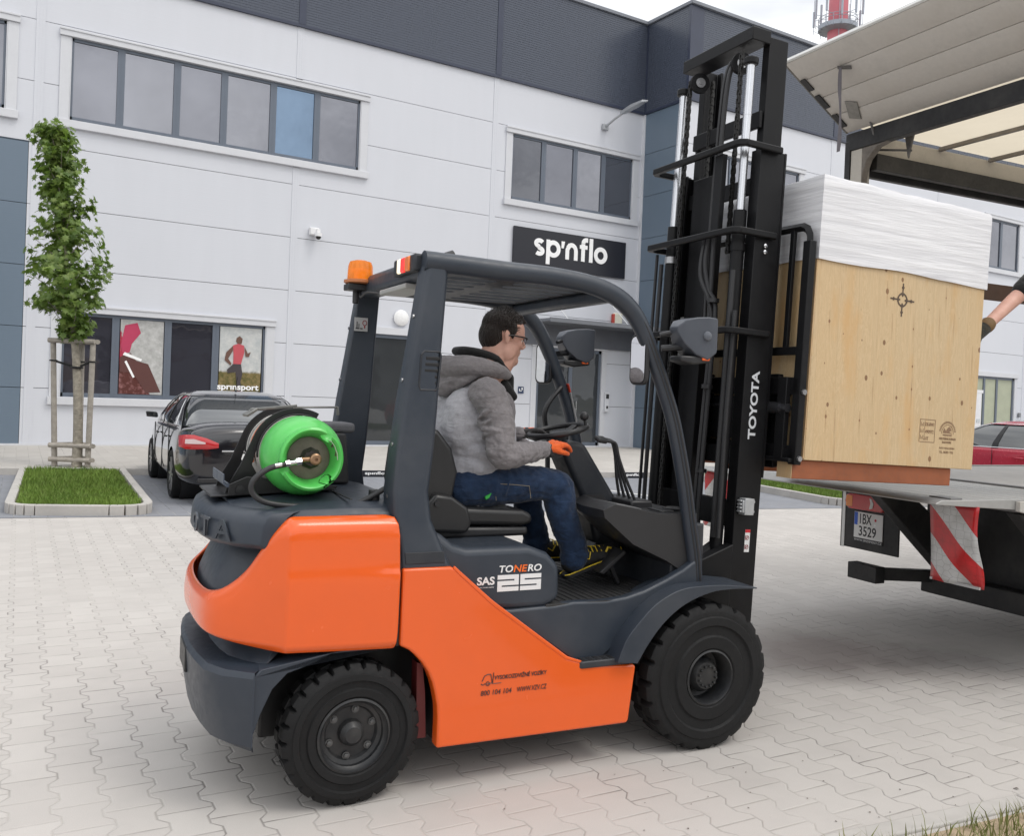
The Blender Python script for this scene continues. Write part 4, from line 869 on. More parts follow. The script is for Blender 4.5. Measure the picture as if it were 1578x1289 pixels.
# dashboard, column, wheel, levers, pedals
def dsr(y, x0): return [(x0, y, 1.075), (x0+.06, y, 1.10), (1.40, y, 1.052), (1.60, y, 1.05), (1.61, y, .80), (1.56, y, .77), (1.44, y, .84), (max(x0+.16, 1.26), y, .92), (x0+.01, y, 1.04)]
b = MB(); b.loft([dsr(-.47, 1.10), dsr(-.30, 1.09), dsr(-.12, 1.14), dsr(-.08, 1.30), dsr(.09, 1.34), dsr(.12, 1.42), dsr(.47, 1.44)])
ds = b.build('dashboard', BLK, fk, bev=.012, seg=3)
b = MB(); b.box(1.48, 1.66, -.45, .45, .66, 1.0); b.build('front_bulkhead', DG2, fk, bev=.01)
b = MB(); b.loft([[(1.20, -.42, 1.0915), (1.20, -.27, 1.0915), (1.20, -.27, 1.0945), (1.20, -.42, 1.0945)], [(1.33, -.42, 1.068), (1.33, -.27, 1.068), (1.33, -.27, 1.071), (1.33, -.42, 1.071)]]); b.T = None; b.build('label_plate', M('label_grey', (.22, .22, .22), .4), ds, ang=0)
b = MB(); b.prism([(1.44+.0, -.42), (1.51, -.42), (1.51, -.30), (1.44, -.30)], 1.045, 1.060, 'z'); b.build('tray', BLK, ds, bev=.006)
b = MB(); b.lathe([(.05, .0), (.055, .012), (.045, .014), (.042, .002), (.0005, .0)], (1.55, -.36, 1.051), (0, 0, 1), 24, False); b.build('cup_holder', BLK, ds)
b = MB(); b.prism([(1.12, 1.36), (1.22, 1.34), (1.42, 1.06), (1.46, .80), (1.33, .72), (1.27, .98), (1.10, 1.30)], -.09, .09); b.build('steering_column', DG2, fk, bev=.025, seg=3)
sw = bpy.data.objects.new('steering_wheel', None); C.objects.link(sw); sw.parent = fk; sw.location = V((1.142, 0, 1.40))-OFF[fk.name]; OFF[sw.name] = V((1.142, 0, 1.40))
wn_ = V((-.22, 0, .975)).normalized(); wx = V((.975, 0, .22)).normalized(); wc = V((1.115, 0, 1.395))
b = MB(); b.tube([wc+wx*(.140*cos(k*pi/18))+V((0, .145, 0))*sin(k*pi/18) for k in range(37)], .0135, 12, False); b.build('rim', BLK, sw)
b = MB()
for a in (20, 140, 260): b.bar(wc-wn_*.03, wc+wx*(.14*cos(R(a)))+V((0, .14*sin(R(a)), 0)), .035, .012)
b.build('spokes', BLK, sw, bev=.004)
b = MB(); b.lathe([(.045, -.05), (.05, -.02), (.04, -.005), (.0005, .0)], wc, wn_, 24); b.build('hub', DG2, sw)
b = MB(); kp = wc+wx*.10-V((0, .10, 0))+wn_*.01; b.cyl(kp, kp+wn_*.03, .008, .008, 10); b.ell(kp+wn_*.045, (.022, .022, .022)); b.build('spinner_knob', BLK, sw)
b = MB(); b.box(1.38, 1.50, -.26, .04, 1.04, 1.085); lvb = b.build('lever_console', BLK, fk, bev=.01)
for k in range(4):
    y = -.225+k*.06; xo = k*.030
    b = MB(); b.tube(smooth_path([(1.435+xo*.2, y, 1.06), (1.375+xo*.6, y, 1.17), (1.325+xo, y, 1.28), (1.305+xo, y, 1.345), (1.28+xo, y, 1.358), (1.24+xo, y, 1.362)], 4), .0075, 8); q = b.build('hydraulic_lever', BLK, fk)
    b = MB(); b.cap((1.245+xo, y, 1.362), .014, (1.215+xo, y, 1.365), .013, 10); b.build('knob', BLK, q)
b = MB(); b.prism([(1.20, .765), (1.22, .755), (1.34, .85), (1.325, .865)], -.30, -.20); b.bar((1.28, -.25, .79), (1.33, -.25, .70), .02, .02); b.build('pedal', BLK, fk, bev=.004)
b = MB(); b.prism([(1.22, .80), (1.235, .785), (1.30, .86), (1.285, .87)], -.12, -.02); b.bar((1.26, -.07, .83), (1.36, -.07, .76), .02, .02); b.build('pedal', BLK, fk, bev=.004)
b = MB(); b.tube(smooth_path([(1.30, .45, 1.35), (1.27, .44, 1.45), (1.29, .44, 1.52), (1.36, .45, 1.60), (1.395, .47, 1.62)], 4), .014, 8); b.tube([(1.31, .45, 1.06), (1.30, .45, 1.35)], .014, 8); b.build('grab_handle', BLK, gd_)
for s in (-1, 1):
    # mirror
    b = MB(); yy = s*.50; n_ = V((-.85, -.5, .0)).normalized() if s > 0 else V((-.965, -.26, 0)).normalized()
    t_ = V((0, 0, 1)).cross(n_).normalized(); ctr = V((1.285, .50, 1.735)) if s > 0 else V((1.262, -.455, 1.735))
    def rr_(w, h, d, k=5, rc=.03): 
        o = []
        for sx, sz, a0 in ((1, 1, 0), (-1, 1, 90), (-1, -1, 180), (1, -1, 270)):
            for j in range(k+1): a = R(a0+90*j/k); o.append(ctr+t_*(sx*(w/2-rc)+rc*cos(a))+V((0, 0, sz*(h/2-rc)+rc*sin(a)))+n_*d)
        return o
    b.loft([rr_(.078, .20, .004), rr_(.090, .214, .009), rr_(.098, .222, .004), rr_(.098, .222, -.012), rr_(.07, .19, -.030)]); mr_ = b.build('mirror', BLK, fk, bev=.002)
    b = MB(); b.loft([rr_(.080, .203, .0055, rc=.026), rr_(.080, .203, .0095, rc=.026)]); b.build('mirror_glass', M('mirror_glass', (.80, .80, .82), .02, 1.0, var=.01), mr_)
    b = MB(); b.tube([ctr-n_*.02, ctr-n_*.04+V((.03, -s*.01, .0)), V((1.335, s*.47, 1.72))], .007, 8); b.build('mirror_arm', BLK, mr_)
    # work light housing
    ly = s*.53
    def hr(x, z0, z1, w): return [(x, ly-w, z0), (x, ly+w, z0), (x, ly+w, z1), (x, ly-w, z1)]
    b = MB(); b.loft([hr(1.385, 1.865, 1.885, .03), hr(1.415, 1.81, 1.915, .05), hr(1.47, 1.765, 1.93, .062), hr(1.53, 1.745, 1.935, .066), hr(1.572, 1.775, 1.932, .066), hr(1.58, 1.80, 1.925, .062)]); q = b.build('headlight', M('housing_grey', srgb(70, 74, 82), .42, bump=.1, bs=300), fk, bev=.012, seg=3)
    b = MB(); b.lathe([(.022, 0), (.018, .008), (.006, .012), (.0005, .012)], (1.52, ly+s*.066, 1.85), (0, s, 0), 20, False); b.build('pivot_boss', M('housing_boss', srgb(88, 92, 100), .4), q)
    b = MB(); b.box(1.575, 1.586, ly-.052, ly+.052, 1.805, 1.915); b.build('lens', M('clear_lens', (.6, .62, .65), .05, .4), q, bev=.01)
    b = MB(); b.loft([hr(1.40, 1.735, 1.76, .045), hr(1.46, 1.722, 1.76, .055), hr(1.56, 1.735, 1.77, .05)]); b.build('lamp_bracket', BLK, q, bev=.008)
    b = MB(); b.box(1.505, 1.545, ly-.061, ly+.061, 1.742, 1.79); b.build('indicator', M('indicator_orange', (.75, .12, .02), .2, coat=.5, emit=(1, .15, .02), es=.1), q, bev=.006)
    b = MB(); b.tube([(1.36, s*.48, 1.79), (1.44, s*.52, 1.80)], .015, 8); b.tube([(1.35, s*.48, 1.85), (1.42, s*.52, 1.87)], .01, 8); b.build('mounting_arm', BLK, q)
b = MB(); b.box(1.389, 1.393, .42, .45, 1.60, 1.64) ; 
b = MB(); b.bar((1.402, .441, 1.63), (1.418, .441, 1.585), .026, .004, (1, 0, .35)); q = b.build('red_tag', M('tag_red', (.7, .07, .03), .4), gd_, ang=0)
b = MB(); b.bar((1.420, .441, 1.58), (1.475, .441, 1.38), .026, .004, (1, 0, .3)); b.build('instruction_strip', M('tag_white', (.42, .42, .42), .5), q, ang=0)

# ---- mast (leans a little forward)
TM = Matrix.Translation((2.03, 0, .3)) @ Matrix.Rotation(R(2.3), 4, 'Y') @ Matrix.Translation((-2.03, 0, -.3))
ma = bpy.data.objects.new('mast', None); C.objects.link(ma); ma.parent = fk; ma.location = V((2.0, 0, .3))-OFF[fk.name]; OFF[ma.name] = V((2.0, 0, .3))
MS = M('mast_black', (.0085, .0085, .0095), .42, var=.25, vs=3, bump=.12, bs=150, spec=.22)
def TB(): b = MB(); b.T = TM; return b
def rail(b, x0, x1, y_out, z0, z1, s, t=.020, fl=.055):
    """channel rail: web on the outside, flanges inward"""
    yi = y_out-s*fl if False else y_out-s*fl
    pts = [(x0, y_out), (x1, y_out), (x1, yi), (x1-t, yi), (x1-t, y_out-s*t), (x0+t, y_out-s*t), (x0+t, yi), (x0, yi)]
    b.prism(pts, z0, z1, 'z')
for s in (-1, 1):
    b = TB(); rail(b, 1.885, 2.035, s*.35, .25, 2.80, s, .018, .07); q = b.build('outer_rail', MS, ma, bev=.003)
    b = TB(); rail(b, 1.91, 2.03, s*.325, .35, 2.795, s, .014, .045); b.build('middle_rail', MS, ma, bev=.003)
    b = TB(); rail(b, 1.950, 2.068, s*.278, .5, 3.385, s, .014, .050); b.build('inner_rail', MS, ma, bev=.003)
# rail details on near side
b = TB(); b.box(2.034, 2.045, -.352, -.30, 1.2, 2.80); b.build('rail_edge', MS, ma, ang=0)
for z, nm in ((2.785, 'a'), (2.365, 'b'), (1.885, 'c')):
    b = TB(); zz = z
    xb = 1.735; pth = [(2.0, .385), (xb+.03, .385), (xb, .355), (xb, -.345), (xb+.01, -.365), (xb+.035, -.385), (1.99, -.385), (2.0, -.375), (2.0, -.357), (xb+.05, -.357), (xb+.03, -.335), (xb+.03, .335), (xb+.05, .357), (2.0, .357)]
    b.prism(pth, zz, zz+.032, 'z'); b.build('cross_guard', MS, ma, bev=.006)
b = TB(); b.box(1.835, 1.95, -.285, .285, 3.345, 3.41); b.build('top_crossmember', MS, ma, bev=.004)
for z, h, x in ((2.93, .085, 1.925), (2.60, .085, 1.925)):
    b = TB(); b.box(x, x+.02, -.27, .27, z, z+h); b.build('crossmember', MS, ma, bev=.004)
b = TB(); b.box(1.89, 2.0, -.34, .34, .3, .45); b.build('lower_crossmember', MS, ma, bev=.004); b = TB(); b.box(1.89, 1.93, -.34, .34, .95, 1.08); b.build('lower_crossmember', MS, ma, bev=.004)
b = TB(); b.box(1.77, 1.80, -.205, -.145, 2.40, 2.785); b.build('hose_channel', MS, ma, bev=.003)
# twin lift cylinders
for s in (-1, 1):
    yc = s*.275
    b = TB(); b.cyl((1.845, yc, .45), (1.845, yc, 2.50), .032, .032, 20); q = b.build('lift_cylinder', MS, ma)
    b = TB(); b.cyl((1.845, yc, 2.50), (1.845, yc, 3.22), .0205, .0205, 20); b.cyl((1.845, yc, 2.97), (1.845, yc, 2.975), .0215, .0215, 20); b.build('piston_rod', M('piston_chrome', (.62, .63, .66), .22, .85, var=.05), q)
    b = TB(); b.cyl((1.845, yc, 3.22), (1.845, yc, 3.255), .036, .036, 20); b.build('rod_cap', MS, q, bev=.006)
    b = TB(); b.cyl((1.845, yc, 2.30), (1.845, yc, 2.335), .037, .037, 16); b.build('clamp', STL if s > 0 else MS, q)
# chains
def chain(b, x, y, z0, z1, w=.024, p=.022):
    k = int((z1-z0)/p)
    for i in range(k):
        z = z0+i*p; o = .004 if i % 2 else 0
        b.cyl((x, y-w/2-.001, z), (x, y+w/2+.001, z), .0062, .0062, 6)
        b.box(x-.0075, x+.0075, y-w/2+o, y-w/2+o+.006, z-.003, z+p*.85); b.box(x-.0075, x+.0075, y+w/2-o-.006, y+w/2-o, z-.003, z+p*.85)
CHN = M('chain_steel', (.035, .034, .033), .42, .5, var=.3, vs=30)
for x, y, z0, z1 in ((1.835, -.212, 2.30, 3.33), (1.835, .205, .6, 3.30), (1.93, .135, .6, 3.30), (1.93, -.175, .6, 2.9)):
    b = TB(); chain(b, x, y, z0, z1); b.build('chain', CHN, ma, ang=0, fix=False)
# sheaves
for y in (.17, -.165):
    b = TB(); b.lathe([(.0005, -.012), (.052, -.012), (.054, -.006), (.044, 0), (.054, .006), (.052, .012), (.0005, .012)], (1.87, y, 3.265), (.3, 1, 0), 32, False); q = b.build('sheave', MS, ma, ang=30)
    b = TB(); b.lathe([(.026, -.017), (.026, -.012)], (1.87, y, 3.265), (.3, 1, 0), 20); b.lathe([(.011, -.024), (.011, -.01)], (1.87, y, 3.265), (.3, 1, 0), 12); b.build('axle_pin', STL, q)
# hoses
def hose(pts, r=.010, par=None, m=None): b = TB(); b.tube(smooth_path(pts, 6), r, 10); return b.build('hose', m or BLK, par or ma)
hose([(1.810, -.14, 1.9), (1.810, -.13, 2.4), (1.820, -.12, 2.9), (1.830, -.125, 3.18), (1.850, -.14, 3.27), (1.880, -.17, 3.31), (1.920, -.19, 3.27)], .013)
hose([(1.805, -.11, 1.9), (1.805, -.10, 2.4), (1.815, -.095, 2.9), (1.825, -.10, 3.18), (1.850, -.12, 3.29), (1.890, -.16, 3.325)], .009)
hose([(1.800, -.10, 2.38), (1.790, -.10, 2.25), (1.800, -.13, 2.12), (1.820, -.17, 2.02), (1.810, -.18, 1.7), (1.800, -.18, 1.2), (1.800, -.17, .8)], .012)
hose([(1.800, -.07, 2.38), (1.780, -.08, 2.2), (1.800, -.14, 2.06), (1.815, -.155, 1.9), (1.800, -.155, 1.4), (1.800, -.14, .8)], .012)
hose([(1.810, -.30, 2.2), (1.802, -.305, 1.6), (1.802, -.30, .9)], .014); hose([(1.810, -.335, 2.0), (1.806, -.33, 1.5), (1.806, -.335, .9)], .011)
hose([(1.820, .33, 2.3), (1.820, .335, 1.5), (1.820, .33, .6)], .012); hose([(1.825, .385, 2.36), (1.825, .39, 1.4), (1.825, .385, .6)], .009)
b = TB()
for z in (2.05, 1.62, 1.2): b.cyl((1.805, -.17, z), (1.805, -.17, z+.02), .028, .028, 12)
b.build('hose_clip', BLK, ma)
# dark lower body of the mast unit
b = TB(); b.box(1.90, 1.99, .04, .20, .5, 2.75); b.build('centre_channel', MS, ma, bev=.004)
b = TB(); b.prism([(1.62, .62), (1.70, .80), (1.885, .875), (1.885, .45), (1.70, .45)], -.36, -.30); b.build('mast_bracket', MS, ma, bev=.006)
b = TB(); b.prism([(1.62, .62), (1.70, .80), (1.885, .875), (1.885, .45), (1.70, .45)], .30, .36); b.build('mast_bracket', MS, ma, bev=.006)
b = TB(); b.cyl((1.62, -.25, .70), (1.87, -.25, .86), .03, .03, 16); b.build('tilt_cylinder', MS, ma)
# bolts, aluminium block, sticker
b = TB()
for z in (2.33, 2.30): b.lathe([(.011, 0), (.011, .012), (.006, .014), (.0005, .014)], (1.945, -.351, z), (0, -1, 0), 12, False)
b.build('cross_bolts', CH, ma)
b = TB(); b.box(1.905, 1.96, -.40, -.352, 1.02, 1.10); b.box(1.895, 1.91, -.395, -.355, 1.03, 1.09)
for k in range(4): b.box(1.885, 1.896, -.39, -.36, 1.032+k*.017, 1.041+k*.017)
for z in (1.035, 1.083): b.cyl((1.96, -.375, z), (1.978, -.375, z), .010, .010, 10)
b.build('valve_block', CST, ma, bev=.004)
b = TB(); b.box(1.958, 1.988, -.3515, -.3505, .835, .945); q = b.build('safety_sticker', M('sticker_white', (.68, .68, .68), .4), ma, ang=0)
b = TB(); b.box(1.958, 1.988, -.3522, -.3516, .93, .945); b.build('sticker_band', M('sticker_red', (.55, .02, .03), .4), q, ang=0)
b = TB()
for z in (.905, .86): b.tube([(1.972+.009*cos(k*pi/6), -.3524, z+.010*sin(k*pi/6)) for k in range(13)], .0012, 5, False); b.tube([(1.966, -.3524, z-.006), (1.978, -.3524, z+.007)], .0018, 5); b.box(1.960, 1.962, -.3526, -.3516, z-.012, z+.012)
b.build('sticker_pictogram', M('sticker_ink', 0), q, ang=0)
def TXT(s_, o, u, v, w, h, m, par, bold=.0, depth=.0015):
    t = text('maker_lettering', s_, o, u, v, w, h, m, None, depth, bold); off = OFF[t.name]
    for q in t.data.vertices: q.co = (TM @ (q.co+off))-OFF[par.name]
    t.parent = par; OFF[t.name] = OFF[par.name]; return t
b = 0
TXT('TOYOTA', (1.975, -.3505, 1.385), (0, 0, 1), (-1, 0, 0), .335, .046, M('lettering_grey', srgb(205, 208, 212), .4), ma, .03)
# ---- carriage, backrest and forks (move with the mast's tilt)
ca_ = bpy.data.objects.new('carriage', None); C.objects.link(ca_); ca_.parent = fk; ca_.location = V((2.1, 0, 1.3))-OFF[fk.name]; OFF[ca_.name] = V((2.1, 0, 1.3))
b = TB(); b.box(2.085, 2.12, -.50, .50, 1.615, 1.70); b.build('upper_bar', MS, ca_, bev=.004)
b = TB(); b.box(2.085, 2.12, -.50, .50, 1.30, 1.37); b.box(2.06, 2.085, -.50, .5, 1.29, 1.31); b.build('lower_bar', MS, ca_, bev=.004)
for y in (-.42, .42):
    b = TB(); b.box(2.06, 2.09, y-.03, y+.03, 1.30, 1.70); b.build('side_plate', MS, ca_, bev=.003)
b = TB(); b.cyl((2.07, -.46, 1.55), (2.07, .46, 1.55), .022, .022, 16); b.cyl((2.07, -.42, 1.55), (2.07, -.28, 1.55), .03, .03, 16); b.build('side_shift_cylinder', M('dark_rod', (.10, .10, .11), .25, .8), ca_)
b = TB(); b.box(1.99, 2.06, -.34, -.28, 1.25, 1.62); b.box(1.99, 2.06, .28, .34, 1.25, 1.62); b.box(2.0, 2.06, -.30, .30, 1.25, 1.34); b.build('roller_bracket', MS, ca_, bev=.004)
# backrest frame
b = TB()
path = smooth_path([(2.095, -.30, 2.435), (2.095, -.44, 2.435), (2.095, -.49, 2.41), (2.095, -.505, 2.36), (2.095, -.505, 2.2)], 4)
for s in (-1, 1):
    b = TB(); b.box(2.085, 2.125, min(s*.465, s*.515), max(s*.465, s*.515), 1.28, 2.36); b.build('backrest_upright', MS, ca_, bev=.004)
    pts = [(2.085+.02, s*y, z) for y, z in ((.49, 2.355), (.487, 2.39), (.470, 2.42), (.44, 2.435), (.30, 2.437), (.0, 2.437))]
    b = TB(); b.tube([V(p) for p in pts], .021, 4, up=(0, 0, 1)); 
    b.build('backrest_corner', MS, ca_)
for y in (-.375, -.23, -.08, .08, .23, .375): b = TB(); b.box(2.095, 2.115, y-.014, y+.014, 1.84, 2.43); b.build('backrest_bar', MS, ca_, bev=.003)
b = TB(); b.box(2.09, 2.118, -.47, .47, 1.81, 1.85); b.build('backrest_rail', MS, ca_, bev=.003)
b = TB(); 
for z in (1.63, 1.31): b.lathe([(.014, 0), (.014, .012), (.0005, .012)], (2.105, -.517, z), (0, -1, 0), 6, False)
b.build('backrest_bolts', STL, ca_)
for y in (-.27, .27):
    b = TB(); b.prism([(2.12, 1.25), (2.12, 1.72), (2.15, 1.72), (2.152, 1.30), (3.20, 1.30), (3.25, 1.285), (3.20, 1.272), (2.15, 1.255)], y-.055, y+.055); b.build('fork', MS, ca_, bev=.004)
b = TB(); b.box(2.05, 2.09, -.25, .25, 1.38, 1.60); b.build('centre_plate', MS, ca_, bev=.004)
b = TB(); b.box(1.945, 1.951, .268, .292, 1.78, 2.02); q = b.build('capacity_strip', mdw, ma, ang=0)
b = TB(); b.box(1.944, 1.9505, .268, .292, 1.90, 1.93); b.build('red_patch', M('sticker_red', 0), q, ang=0)

# ------------------------------------------------------------------ crate on the forks
cr_ = thing('crate', 'tall plywood crate with white film wrap over its top and red-brown skids', 'crate', FK, (2.8, 0, 1.2))
def wood_mat(name, base, dark, knot=True, rot=0):
    n = N(name); p = n.coord(); x, y, z = n.xyz(p)[:3]; hv = n.math('ADD', x, n.math('MULTIPLY', y, 1.0))
    sheetid = n.math('FLOOR', n.math('MULTIPLY', hv, 7.6)); wn = n.new('ShaderNodeTexWhiteNoise'); wn.noise_dimensions = '1D'; n.put(wn.inputs['W'], sheetid); rv = wn.outputs['Value']
    q = n.comb(n.math('MULTIPLY', hv, 9.0), n.math('MULTIPLY', rv, 9.0), n.math('MULTIPLY', z, .9)); w1 = n.noise(q, 1.6, 6, .65, 1.4)
    grain = n.math('FRACT', n.math('MULTIPLY', w1, 11.0)); g2 = n.noise(n.comb(n.math('MULTIPLY', hv, 160.0), rv, n.math('MULTIPLY', z, 3.0)), 1.0, 3)
    cl = n.mix(n.rng(grain, 0, 1, 0, .5), base, dark); cl = n.mix(n.rng(g2, .35, .7, 0, .6), cl, tuple(c*.82 for c in base))
    cl = n.mix(n.math('MULTIPLY', rv, .22), cl, tuple(c*d for c, d in zip(base, (.95, .80, .60))))
    warm = n.noise(n.comb(n.math('MULTIPLY', hv, 5.0), 0.0, n.math('MULTIPLY', z, 1.6)), 1.3, 4, .6); cl = n.mix(n.rng(warm, .52, .72, 0, .6), cl, (.58, .33, .12))
    if knot:
        vo = n.new('ShaderNodeTexVoronoi'); vo.feature = 'F1'; vo.voronoi_dimensions = '2D'; n.put(vo.inputs['Vector'], n.comb(n.math('MULTIPLY', hv, 8.5), n.math('MULTIPLY', z, 6.0), 0.0)); vo.inputs['Scale'].default_value = 1; vo.inputs['Randomness'].default_value = .95
        d = vo.outputs['Distance']; sz = n.xyz(vo.outputs['Color'])
        thr = n.rng(sz[0], .35, 1, .0, .095)
        km = n.math('LESS_THAN', n.math('SUBTRACT', d, thr), 0.0); cl = n.mix(n.math('MULTIPLY', km, .85), cl, (.17, .075, .03))
        # resin streak above and under each knot
        sx = n.math('ABSOLUTE', n.math('SUBTRACT', n.math('MULTIPLY', hv, 8.5), n.xyz(vo.outputs['Position'])[0])); sk = n.math('MULTIPLY', n.rng(sx, .0, .05, 1, 0), n.rng(d, .05, .7, .6, 0)); cl = n.mix(n.math('MULTIPLY', sk, n.rng(sz[1], .4, .8, 0, 1)), cl, (.30, .15, .06))
    e = n.math('ABSOLUTE', n.math('SUBTRACT', n.math('FRACT', n.math('MULTIPLY', hv, 7.6)), .5)); cl = n.mix(n.rng(e, .488, .5, 0, .35), cl, (.28, .16, .08))
    n.col(cl); n.rough(.6); n.bump(g2, .12, .002); return n.m
WD = wood_mat('plywood', (.63, .480, .290), (.41, .27, .135))
b = TB(); b.box(2.155, 3.345, -.50, .70, 1.305, 2.36); b.build('plywood_box', WD, cr_, bev=.003, seg=1)
b = TB(); b.box(2.15, 2.157, -.498, -.42, 1.31, 2.36); b.build('corner_batten', wood_mat('batten', (.60, .42, .24), (.48, .30, .15), False), cr_, bev=.002)
def film_mat():
    n = N('stretch_film'); p = n.coord(); x, y, z = n.xyz(p)[:3]; h = n.math('ADD', x, y)
    w = n.noise(n.comb(n.math('MULTIPLY', h, .7), 0.0, n.math('MULTIPLY', n.math('ADD', z, n.math('MULTIPLY', h, .03)), 22.0)), 1.5, 5, .6, .25); w2 = n.noise(n.comb(n.math('MULTIPLY', h, 2.0), 2.0, n.math('MULTIPLY', n.math('SUBTRACT', z, n.math('MULTIPLY', h, .05)), 60.0)), 1.2, 3, .6, .2)
    f = n.math('ADD', n.math('MULTIPLY', w, .7), n.math('MULTIPLY', w2, .3))
    n.col(n.mix(n.rng(f, .42, .6, 0, 1), (.64, .64, .665), (.78, .78, .80))); n.rough(n.rng(w2, .3, .7, 0.12, .30)); n.bump(n.math('POWER', f, 2.0), .30, .02)
    n.b.inputs['Coat Weight'].default_value = .3; return n.m
def wrap():
    b = TB(); per = []; X0, X1, Y0, Y1 = 2.150, 3.350, -.507, .707
    N1 = 40
    for k in range(N1): per.append((X0, Y1+(Y0-Y1)*k/N1))
    for k in range(N1): per.append((X0+(X1-X0)*k/N1, Y0))
    for k in range(N1): per.append((X1, Y0+(Y1-Y0)*k/N1))
    for k in range(N1): per.append((X1+(X0-X1)*k/N1, Y1))
    rings = []
    zs = [2.285, 2.29, 2.35, 2.42, 2.5, 2.58, 2.64, 2.675, 2.69]
    for i, z in enumerate(zs):
        r_ = []
        for k, (x, y) in enumerate(per):
            wv = .004*noise.noise(V((x*6, y*6, z*14)))+.003; cn = (x-2.75, y-.1); L = math.hypot(*cn); zz = z+(.010*noise.noise(V((x*3, y*3, 0))) if i < 2 else 0)+(.006*noise.noise(V((x*8, y*8, 5))) if i > 6 else 0)
            sh = -.008 if i == len(zs)-1 else 0
            # skirt of the film waves a little at its lower edge
            r_.append((x+cn[0]/L*(wv+sh), y+cn[1]/L*(wv+sh), zz))
        rings.append(r_)
    b.loft(rings, cap=False)
    b.prism([(X0+.006, Y0+.006), (X1-.006, Y0+.006), (X1-.006, Y1-.006), (X0+.006, Y1-.006)], 2.3, 2.688, 'z')
    return b.build('film_wrap', film_mat(), cr_, ang=60)
wrap()
SK = M('skid_paint', (.27, .085, .035), .7, var=.25, vs=5, bump=.3, bs=50)
b = TB(); b.box(2.10, 3.20, -.485, -.385, 1.212, 1.304); b.build('skid', SK, cr_, bev=.004)
b = TB(); b.box(2.095, 2.0995, -.485, -.385, 1.213, 1.303); b.build('skid_end', wood_mat('end_grain', (.55, .40, .24), (.40, .27, .14), False), cr_, ang=0)
b = TB(); b.box(2.10, 3.20, .585, .685, 1.212, 1.304); b.build('skid', SK, cr_, bev=.004)
b = TB(); b.box(2.17, 3.20, .05, .15, 1.212, 1.304); b.build('skid', SK, cr_, bev=.004)
INK = M('stencil_ink', (.10, .07, .05), .8, var=.3, vs=40); INK2 = M('stamp_ink', (.24, .15, .09), .8, var=.3, vs=60)
def on_crate(nm, m, fn): b = TB(); fn(b); return b.build(nm, m, cr_, ang=0, fix=False)
yc_ = -.5012
def cg(b):
    cx, cz = 2.735, 2.150
    for a0 in (0, 90, 180, 270):
        A = [R(a0+12+66*k/8) for k in range(9)]
        b.prism([(cx+.036*cos(a), cz+.036*sin(a)) for a in A]+[(cx+.027*cos(a), cz+.027*sin(a)) for a in reversed(A)], yc_, yc_+.001)
        d = V((cos(R(a0)), sin(R(a0)))); n2 = V((-d.y, d.x))
        P = [V((cx, cz))+d*p+n2*q for p, q in ((.020, -.004), (.085, -.004), (.085, .004), (.020, .004))]; b.prism([(p.x, p.y) for p in P], yc_-.0003, yc_+.001)
        P = [V((cx, cz))+d*p+n2*q for p, q in ((.016, -.002), (.036, -.012), (.036, .012), (.016, .002))]; b.prism([(p.x, p.y) for p in P], yc_-.0006, yc_+.001)
        P = [V((cx, cz))+d*p+n2*q for p, q in ((.058, -.008), (.068, -.008), (.068, .008), (.058, .008))]; b.prism([(p.x, p.y) for p in P], yc_-.0009, yc_+.001)
on_crate('shipping_mark', INK, cg)
def stamp(b):
    x0, x1, z0, z1 = 2.925, 3.04, 1.435, 1.555
    for a in ((x0, x1, z0, z0+.003), (x0, x1, z1-.003, z1), (x0, x0+.003, z0+.0031, z1-.0031), (x1-.003, x1, z0+.0031, z1-.0031), (x0+.036, x0+.038, z0+.01, z1-.01)): b.box(a[0], a[1], yc_, yc_+.001, a[2], a[3])
    for i in range(3):
        for j in range(3): b.box(x0+.008+j*.009, x0+.011+j*.009, yc_, yc_+.001, z0+.015+i*.034, z0+.036+i*.034-(j % 2)*.008)
on_crate('heat_treatment_stamp', INK2, stamp)
def ctext(s_, x, z, w, h, bold=.01):
    t = text('stamp_lettering', s_, (x, yc_+.001, z), (1, 0, 0), (0, 0, 1), w, h, INK2, None, .0012, bold); off = OFF[t.name]
    for q in t.data.vertices: q.co = (TM @ (q.co+off))-OFF[cr_.name]
    t.parent = cr_; OFF[t.name] = OFF[cr_.name]
ctext('DE-BW1', 2.966, 1.520, .064, .018); ctext('490972', 2.966, 1.482, .064, .018); ctext('HT', 2.968, 1.446, .026, .018)
def rnd(b):
    cx, cz = 3.135, 1.49
    A = [R(-5+190*k/20) for k in range(21)]; b.prism([(cx+.046*cos(a), cz+.046*sin(a)) for a in A]+[(cx+.043*cos(a), cz+.043*sin(a)) for a in reversed(A)], yc_, yc_+.001)
    for k in range(19):
        a = R(12+k*156/18); d = V((cos(a), sin(a))); n2 = V((-d.y, d.x)); P = [V((cx, cz))+d*p+n2*q for p, q in ((.053, -.003), (.064, -.003), (.064, .003-.001*(k % 2)), (.053, .002))]; b.prism([(p.x, p.y) for p in P], yc_, yc_+.001)
    b.prism([(cx-.036, cz), (cx-.028, cz+.028), (cx-.012, cz+.012), (cx, cz+.03), (cx+.014, cz+.036), (cx+.03, cz+.016), (cx+.012, cz+.008), (cx+.034, cz)], yc_, yc_+.001)
    b.prism([(cx-.036, cz-.006), (cx+.036, cz-.006), (cx+.03, cz-.014), (cx-.03, cz-.014)], yc_, yc_+.001)
on_crate('round_stamp', INK2, rnd)
ctext('HOLZVERPACKUNGEN', 3.075, 1.455, .125, .012); ctext('BAUWERK', 3.10, 1.436, .07, .012); ctext('74731 WALLD\u00dcRN', 3.08, 1.406, .115, .012, 0); ctext('TEL. 06282 / 926', 3.082, 1.384, .105, .012, 0)
